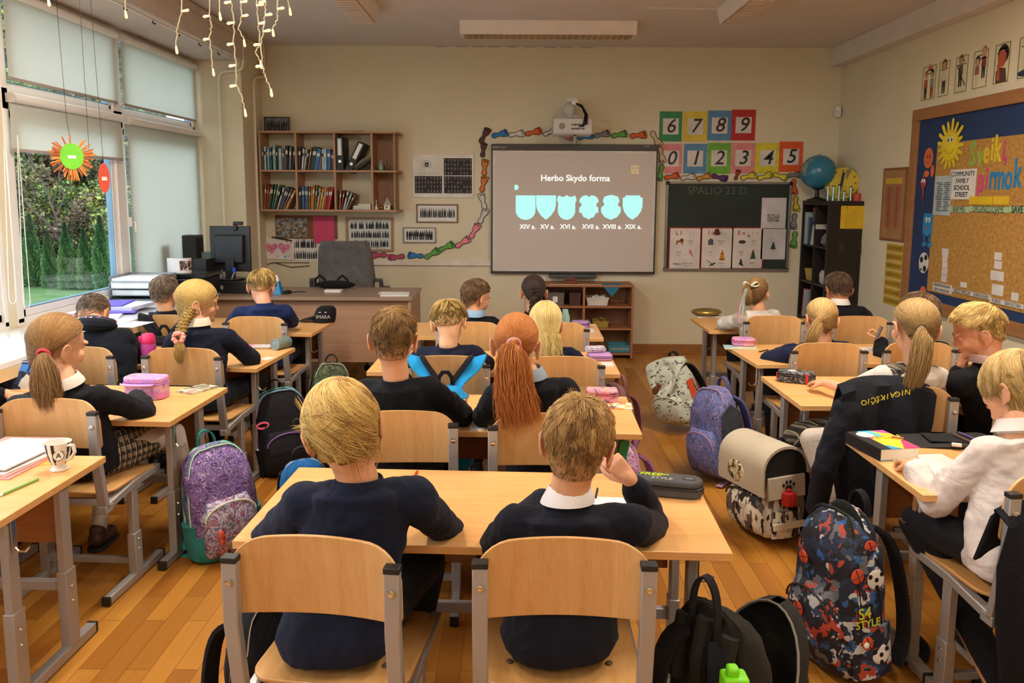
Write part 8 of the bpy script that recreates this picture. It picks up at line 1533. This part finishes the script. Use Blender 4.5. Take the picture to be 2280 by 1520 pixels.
pen('green and white pen on the lower left desk',(85,1066),(-5,1105),'7aa84c',r_=.0045,name='pen',tip='c9d8e0')
hol=mpattern(['d88ab8','e0a0c8','c090d8','e8b0a0','b8a0e0','d07ab0'],16,'smooth',rough=.25);t=case('open shiny pink and lilac pencil case on the ponytail desk',328,884,.185,.10,.098,-6,hol,'b878c8',zx=.72,rr=.035);obj('open_flap',MB().loft([[(.07*k*math.cos(R(q))-.01,-.05-.022*k*math.sin(R(q))-dy,.062+dz)for q in range(0,181,12)]+[(.07*k*math.cos(R(q))-.01,-.046-.016*k*math.sin(R(q))-dy,.066+dz)for q in range(180,-1,-12)]for k,dy,dz in((1,0,0),(1.1,.012,.01))]),M('d8a0dc',.3),t,local=True)
bk('book with a pale photo cover on the ponytail desk',440,868,.10,.15,.008,-25,mpattern(['c9c0a0','b8b090','4a4638','d8d0b8','c09088'],9,'smooth'))
p=pZ(333,818,ZD);t=thing('bottle','pink and violet drinking bottle on the third window desk','bottle',(p.x,p.y,ZD));obj('body',MB().lathe([(.034,0),(.037,.006),(.037,.12),(.035,.13)],n=28),M('c44a9c',.35),t,local=True);obj('lid',MB().lathe([(.036,.13),(.037,.135),(.034,.165),(.026,.178),(.01,.182)],n=28),M('e0306c',.35),t,local=True);obj('button',MB().box((-.038,-.004,.15),(.016,.02,.03)),M('e0306c',.35),t,local=True,bevel=.004)
p=pZ(628,776,ZD);t=thing('speaker','grey green cylindrical portable speaker on the third window desk','speaker',(p.x,p.y,ZD),0);Rc=rotm(90,0,-28);m_sp=M('6e7d78',.7,bump=.3,bs=400)
obj('body',MB().lathe([(.030,-.055),(.033,-.05),(.033,.05),(.030,.055)],(0,0,.034),28,Rc),m_sp,t,local=True);obj('end_ring',MB().lathe([(.033,.052),(.033,.058),(.026,.058),(.025,.052)],(0,0,.034),28,Rc),M('8a9894',.5),t,local=True);obj('membrane',MB().lathe([(.024,.056),(.014,.059),(.001,.060)],(0,0,.034),28,Rc),M('7a96a0',.4),t,local=True)
case('flat pink and silver case on the third window desk',575,775,.16,.05,.02,0,mpattern(['c9c4c4','d86a84','b8b0b4','c04a6c'],14),'d8d0d0',rr=.01);sheet('small white paper at the elbow of the braided person',595,798,.05,.07,-20,'e2e0dc')
p=pZ(712,716,ZD);t=thing('cap','black baseball cap with grey lettering lying on the foremost window desk','cap',(p.x,p.y,ZD),0)
obj('crown',MB().loft([[(.03+(.078*k)*math.cos(2*PI*j/28)+.02*z/.1,.075*k*math.sin(2*PI*j/28),z)for j in range(28)]for k,z in((.98,0),(1,.02),(.97,.06),(.86,.095),(.6,.112),(.1,.118))]),mbk,t,local=True,smooth=60);obj('brim',MB().loft([[(-.03-.115*math.sin(R(q))*k,.075*math.cos(R(q))*k,.004+dz+.03*(1-math.sin(R(q))))for q in range(0,181,15)]for k,dz in((1,0),(1,.005),(.05,.01))]),mbk,t,local=True,smooth=60)
text('SMARA',.034,lambda u,v,q:V(.04+u*.95,-.0755-q+abs(u)**2*3,.045+v),M('b8b4ac',.6),t,'lettering',local=True,bold=.001);obj('clasp',MB().box((.02,-.074,.078),(.016,.002,.008)).box((.06,-.07,.078),(.016,.002,.008)),M('a8a49c',.6),t,local=True)
# ================================================================= TEACHER'S DESK AND WINDOW SILL

ZT=.7602;p=pY(512,560,6.15);mx0,mx1=pY(468,520,6.15).x,pY(557,520,6.15).x;mz1,mz0=pY(512,503,6.15).z,pY(512,604,6.15).z
t=thing('monitor','black computer monitor seen from behind on the teacher desk','monitor',((mx0+mx1)/2,6.15,ZT),world=True);mc=(mx0+mx1)/2;m_mon=M('17181c',.4)
obj('panel',MB().box((mc,6.15,(mz0+mz1)/2),(mx1-mx0,.03,mz1-mz0)),m_mon,t,bevel=.004);obj('rear_housing',MB().box((mc,6.12,(mz0+mz1)/2),((mx1-mx0)*.72,.05,(mz1-mz0)*.62)),m_mon,t,bevel=.01);obj('stand',MB().box((mc+.01,6.10,ZT+.13+.04),(.07,.04,.2)).lathe([(.11,ZT+.098),(.11,ZT+.108)],(mc,6.12,0),28),m_mon,t,bevel=.003)
obj('plug',MB().box((mc+.045,6.085,mz0+.02),(.02,.02,.035)),M('2a4ac8',.4),t);obj('cable',MB().tube([(mc+.045,6.08,mz0),(mc+.03,6.05,mz0-.06),(mc-.05,6.03,mz0-.09),(mc-.13,6.05,mz0-.14)],.005,6).tube([(mc-.05,6.08,mz0+.02),(mc-.06,6.06,mz0-.05)],.004,6),M('9a9a9e',.5),t)
t=thing('webcam','small black webcam clipped on top of the monitor','webcam',(mc+.06,6.15,mz1),world=True);obj('body',MB().box((mc+.07,6.14,mz1+.022),(.075,.03,.028)).box((mc+.05,6.13,mz1-.01),(.03,.03,.05)),m_black,t,bevel=.006);obj('lens',MB().lathe([(.008,0),(.008,.004)],(mc+.09,6.124,mz1+.022),14,rotm(90)),M('3a3a44',.1),t)
p0,p1=pY(483,640,6.0),pY(562,640,6.0);t=thing('computer','flat black desktop computer under the monitor','computer',((p0.x+p1.x)/2,6.1,ZT),world=True);obj('case',MB().box(((p0.x+p1.x)/2,6.12,ZT+.048),(p1.x-p0.x,.3,.095)),m_mon,t,bevel=.004);obj('emblem',MB().ell((p0.x+.05,5.968,ZT+.05),(.012,.002,.018)),M('8a8478',.5),t)
t=thing('tissue_holder','blue triangular tissue holder with white tissue on the teacher desk','holder',(pY(617,655,5.98).x,5.98,ZT));obj('box',MB().loft([[(-.045,-.05,0),(.045,-.05,0),(.045,.05,0),(-.045,.05,0)],[(-.02,-.03,.1),(.02,-.03,.1),(.02,.03,.1),(-.02,.03,.1)]]),M('2c86b8',.5),t,local=True,bevel=.003);obj('tissue',MB().loft([[(.02*k*math.cos(R(q)),.02*k*math.sin(R(q)),z)for q in range(0,360,45)]for k,z in((1,.09),(.8,.125),(.2,.15))]),m_white,t,local=True)
sheet('stack of printed papers on the right of the teacher desk',880,657,.22,.15,4,'d3cfcb',.012,Z=ZT);sheet('top sheet of the paper stack on the teacher desk',876,652,.22,.14,-3,'dcd8d4',.0012,Z=ZT+.0125);sheet('flat white box with red print on the teacher desk',743,649,.13,.09,0,'d6cfcb',.016,Z=ZT)
t=thing('computer_mouse','black computer mouse and cable beside the blue tissue holder','mouse',(pY(640,648,6.0).x,6.0,ZT));obj('shell',MB().ell((0,0,.012),(.032,.05,.016)),m_black,t,local=True);obj('cable',MB().tube([(0,.04,.004),(.06,.1,.004),(.12,.08,.004)],.003,6),m_black,t,local=True)
ZS=.7802
def sp(px0,px1,py0,py1,Y,z0,label):a,b=pY(px0,py0,Y),pY(px1,py1,Y);t=thing('loudspeaker',label,'loudspeaker',((a.x+b.x)/2,Y,z0),world=True);obj('cabinet',MB().box(((a.x+b.x)/2,Y+.08,(a.z+z0)/2),(b.x-a.x,.16,a.z-z0)),M('1d191c',.5),t,bevel=.003);obj('grille',MB().box(((a.x+b.x)/2+(b.x-a.x)*.5,Y+.08,(a.z+z0)/2),(.004,.13,(a.z-z0)*.9)),M('0f0e10',.8),t)
sp(298,352,543,600,6.05,ZS,'small black loudspeaker on the sill, left of the pair');sp(391,439,524,600,6.45,ZS,'taller black loudspeaker on the sill, right of the pair');sp(428,462,578,660,5.95,ZS,'black box shaped loudspeaker next to the printer')
def trayp(i):
	a,b=pY(245,600,5.3),pY(352,600,5.3);z=ZS+.005+.048*i;t=thing('letter_tray','clear letter tray on the sill, %s of the stack'%['lowest','second','third','topmost'][i],'tray',((a.x+b.x)/2+.006*(i%2),5.42,z),group='stacked letter trays')
	w_=b.x-a.x;m=M('aeb6ba',.12,trans=.6);obj('tray',MB().box((0,0,.002),(w_,.3,.004)).box((-w_/2,0,.02),(.003,.3,.04)).box((w_/2,0,.02),(.003,.3,.04)).box((0,.15,.02),(w_,.003,.04)),m,t,local=True);obj('papers',MB().box((0,0,.014+.008*(i%3)),(w_-.02,.28,.018+.016*(i%3))),M(['6f7a80','c3ccd0','d9dde0','e2e4e4'][i],.6),t,local=True)
for i in range(4):trayp(i)
a,b=pY(355,600,5.55),pY(455,660,5.55);t=thing('printer','black multifunction printer on the window sill','printer',((a.x+b.x)/2,5.7,ZS),world=True);xm_=(a.x+b.x)/2
obj('body',MB().box((xm_,5.72,ZS+.07),(b.x-a.x,.3,.14)),M('16171a',.35),t,bevel=.01);obj('scanner_lid',MB().box((xm_,5.74,ZS+.16),(b.x-a.x+.01,.32,.035)),M('101114',.2),t,bevel=.006);obj('output_tray',MB().box((xm_-.03,5.52,ZS+.05),(.2,.14,.008)),M('1c1d20',.4),t)
p=pY(392,580,5.6);t=thing('photo_roll','curved class photo sheet standing on the printer','photo',(p.x,5.65,ZS+.178));ar=[(.09*math.cos(R(q)),.05*math.sin(R(q)))for q in range(-150,31,15)];obj('sheet',MB().loft([[(u,v,z)for u,v in ar]+[(u*.985,v*.985,z)for u,v in ar[::-1]]for z in(0,.11)]),M('c9c4c4',.5),t,local=True);obj('print',MB().loft([[(u*1.01,v*1.01,z)for u,v in ar[5:]]+[(u*1.0,v*1.0,z)for u,v in ar[5:][::-1]]for z in(.02,.09)]),mpattern(['2a1c1c','4a2e2c','6a4a44','b8a8a0'],70,stretch=(1,1,.5)),t,local=True)
p=pY(340,548,6.6);t=thing('cloth_hat','pale brown knitted hat shape behind the left loudspeaker','hat',(p.x,6.62,ZS));obj('hat',MB().ell((0,0,.10),(.08,.07,.13)),mfabric('b89a80'),t,local=True)
a=pY(470,560,6.55);tag(obj('document_case',MB().box((a.x-.02,6.6,ZS+.13),(.16,.1,.26)),M('8aa8a8',.25,trans=.3),bevel=.006),'pale turquoise plastic case standing behind the monitor','case')
for i,(px,py,L_,W_,rz,c,h,z,lab)in enumerate(((232,704,.2,.26,20,'c9ccd8',.01,0,'white sheets below the violet folders on the sill'),(270,690,.22,.3,15,'6a5ac8',.008,.0105,'violet folder low in the pile on the sill'),(285,684,.22,.28,-5,'c4c8e0',.022,.019,'thick pale lilac file in the pile on the sill'),(250,676,.20,.28,10,'5c48b8',.006,.0415,'violet folder on top of the pile on the sill'),(165,700,.20,.26,8,'8a8ad0',.012,0,'lilac notebooks near the window post'),(150,694,.2,.24,14,'dedee0',.006,.0125,'white notebook near the window post'),(100,722,.2,.2,10,'d8cfc0',.006,0,'cream magazine with red edge at the window post'),(296,722,.14,.2,-10,'dfe2e4',.001,0,'loose white sheet on the sill behind the hooded person'))):sheet(lab,px,py,L_,W_,rz,c,h,Z=ZS+z,name='folder' if 'folder' in lab else 'paper',cat='folder' if 'folder' in lab else 'paper')
# ================================================================= CLOTHES ON CHAIRS, PENCIL ON THE FLOOR

def drape(cx_,cy_,rz,wtop,z1,zb_,label,m,seed,slope=0,xo=0,parent=None):
	t=thing('sweater',label,'sweater',(cx_,cy_,0),rz);g=random.Random(seed);rings=[];N=26
	for i in range(N):
		s=i/(N-1);x=(s-.5)*wtop+xo;zb2=zb_+slope*(s-.5);fold=.012*math.sin(s*14+seed)+.006*math.sin(s*31);top=z1-.03*abs(2*s-1)**3;yb_=.055*(1-(x/.2)**2)if abs(x)<.2 else 0
		prof=[(.05+yb_,top-.14),(.035+yb_,top-.01),(.012+yb_,top+.014),(-.046+yb_*.8,top-.01),(-.055+fold+yb_*.5,top-.12),(-.05+fold*1.8,(top+zb2)/2),(-.055+fold*2.2,zb2)]
		prof+=[(y+.012,z)for y,z in prof[::-1][:5]]+[(.018+yb_,top-.002),(.04+yb_,top-.14)]
		rings.append([(x+(.03*math.sin(z*9)if z<top-.1 else 0),y,z)for y,z in prof])
	o=obj('fabric',MB().loft(rings),m,t,local=True,smooth=60);return t
t=drape(1.545,3.0,-4,.37,.805,.30,'navy sweater with yellow lettering draped over the chair of the plaid vest person',mfabric('14161f'),1,.10,-.045)
for i,ch in enumerate('NIGAIKŠČIO'):
	a_=-.15+.019*(9-i);text(ch,.030,lambda u,v,q,a_=a_:V(a_-u,-.066-q+.03*(1-(a_/.2)**2),.775+.25*a_-v),M('d8c832',.6),t,'lettering',local=True,bold=.001)
obj('sleeve',MB().caps_((-.20,-.02,.70),(-.29,-.06,.46),.055,.05).caps_((-.29,-.06,.46),(-.30,-.03,.28),.05,.042),mfabric('14161f'),t,local=True,rem=.008,disp=.02)
drape(1.535,2.0,4,.43,.715,.12,'dark navy sweater hanging on the chair at the right picture edge',mfabric('0c0e16'),3,0,0)
pen('teal pencil lying on the floor near the printed backpack',(1940,1483),(1855,1433),'2f8c78',Z=.0005,r_=.004,tip='d8b890')
# ================================================================= HANGING CRAFTS AND STRING LIGHTS

p=pY(160,348,3.9);t=thing('paper_lion','green paper oval with orange paper curls hanging at the window','craft',(p.x,3.9,p.z),33);t.scale=(.62,.62,.62)
obj('oval',MB().prism([(.084*math.cos(2*PI*i/30),.105*math.sin(2*PI*i/30))for i in range(30)],lambda u,v,q:V(u,q,v),-.0015,.0015),M('6abf2c',.7),t,local=True);obj('label',MB().box((0,-.003,-.005),(.058,.002,.026)),M('d8e0d0',.7),t,local=True)
g=random.Random(2);
for col in('b8642c','a04e20','c9823c'):
	mb=MB()
	for i in range(26):
		a_=R(g.uniform(150,390))if g.random()<.8 else R(g.uniform(30,150));r0_,r1_=.07,g.uniform(.12,.175);d_=V(math.cos(a_),0,math.sin(a_)*1.15);mb.strap([d_*r0_+V(0,g.uniform(0,.01),0),d_*r1_+V(0,g.uniform(-.012,.012),0)],.011,.0012,(-d_.z,0,d_.x))
	obj('curl',mb,M(col,.7),t,local=True)['kind']='stuff'
obj('string',MB().tube([(0,0,.085),(-.02,0,.30),(-.05,0,(CEIL-p.z)/.62)],.0018,5),m_black,t,local=True)
p=pY(232,396,4.1);t=thing('paper_craft','red paper leaf with small label hanging on a string','craft',(p.x,4.1,p.z),45);obj('leaf',MB().prism([(.028*math.sin(R(q))*(1 if q<180 else 1),.078*math.cos(R(q)))for q in range(0,360,12)],lambda u,v,q:V(u,q,v),-.001,.001),M('b8402c',.7),t,local=True);obj('label',MB().box((0,-.002,-.004),(.026,.002,.02)),M('d8c0b0',.7),t,local=True);obj('string',MB().tube([(0,0,.078),(-.02,0,CEIL-p.z)],.0012,5),m_black,t,local=True)
a=pY(177,0,4.0);b=pY(205,440,4.0);tag(obj('string',MB().tube([(a.x-.02,4.0,CEIL),(a.x,4.0,a.z),(b.x,4.0,b.z)],.0012,5),m_black),'thin dark string hanging between the two paper crafts','string')
m_wire=M('d8cdb0',.4);m_bulb=M('fff0b4',.4,em=.75,var=0)
YLI=2.7;SL=[[(405,-60),(405,25,1),(395,60),(392,103,0)],[(468,-60),(467,35,-1),(471,60),(467,86,-1),(470,120),(474,153,0)],[(489,-60),(489,28,0)],[(516,-60),(515,4,-1),(521,50,-1),(521,97,-1),(525,145,-1),(527,190,-1),(538,215),(545,243,0)],[(541,-60),(536,5,1),(538,36,1),(532,65),(543,88,0)],[(571,-60),(572,12,1),(575,53,1),(580,98,-1),(568,115),(580,136,0)],[(593,-60),(592,3,-1),(590,34,1),(587,70,1),(580,99),(585,146,-1),(590,170),(603,198,0)],[(618,-60),(618,20,1),(617,45),(607,65,0)],[(627,-60),(645,18,0)],[(107,-60),(107,-4,0)],[(278,-60),(279,24,0)]]
for i,st_ in enumerate(SL):
	pts=[pY(q[0],q[1],YLI+.12*math.sin(i*1.9))for q in st_];Yc=pts[0].y;t=thing('string_light','hanging strand of warm string lights, %s from the left'%ORD[[2,3,4,5,6,7,8,9,10,0,1][i]],'string light',(pts[0].x,Yc,pts[-1].z),group='strands of the light curtain',world=True)
	pts=[V(pts[0].x-.02,Yc,CEIL)]+pts;sm_=[]
	for j in range(len(pts)-1):
		for k in range(5):s=k/5;sm_.append(pts[j].lerp(pts[j+1],s)+V(.0025*math.sin(j*9+k*2.5),.002*math.cos(j*7+k*2),0))
	obj('wire',MB().tube(sm_+[pts[-1]],.0022,6),m_wire,t)
	for q,P3 in zip(st_,pts[1:]):
		if len(q)==3:s=q[2];d_=V(s*.024,0,.004*s-(.026 if s==0 else 0))if s else V(.003,0,-.026);obj('bulb',MB().tube([P3,P3+d_*.5,P3+d_*.8,P3+d_],[.0032,.0042,.0052,.002],8),m_bulb,t)
tag(obj('light_cord',MB().tube([(-2.3,2.7,CEIL-.01),(-1.3,2.7,CEIL-.015),(-.4,2.7,CEIL-.01)],.004,6),m_wire),'main cord of the light curtain along the ceiling','cord')
hk=[]
for i in range(9):y=3.4+i*.38;tag(obj('curtain_hook',MB().tube([(-2.40,y,2.684),(-2.40,y,2.665),(-2.39,y,2.655),(-2.38,y,2.662)],.005,6),m_black),'small black curtain hook under the beam, %s from the camera'%ORD[i],'hook','curtain hooks under the beam')
tag(obj('curtain_rail',MB().box((-2.40,4.9,2.681),(.012,3.9,.008)),m_white),'thin white curtain rail under the beam above the windows','rail')
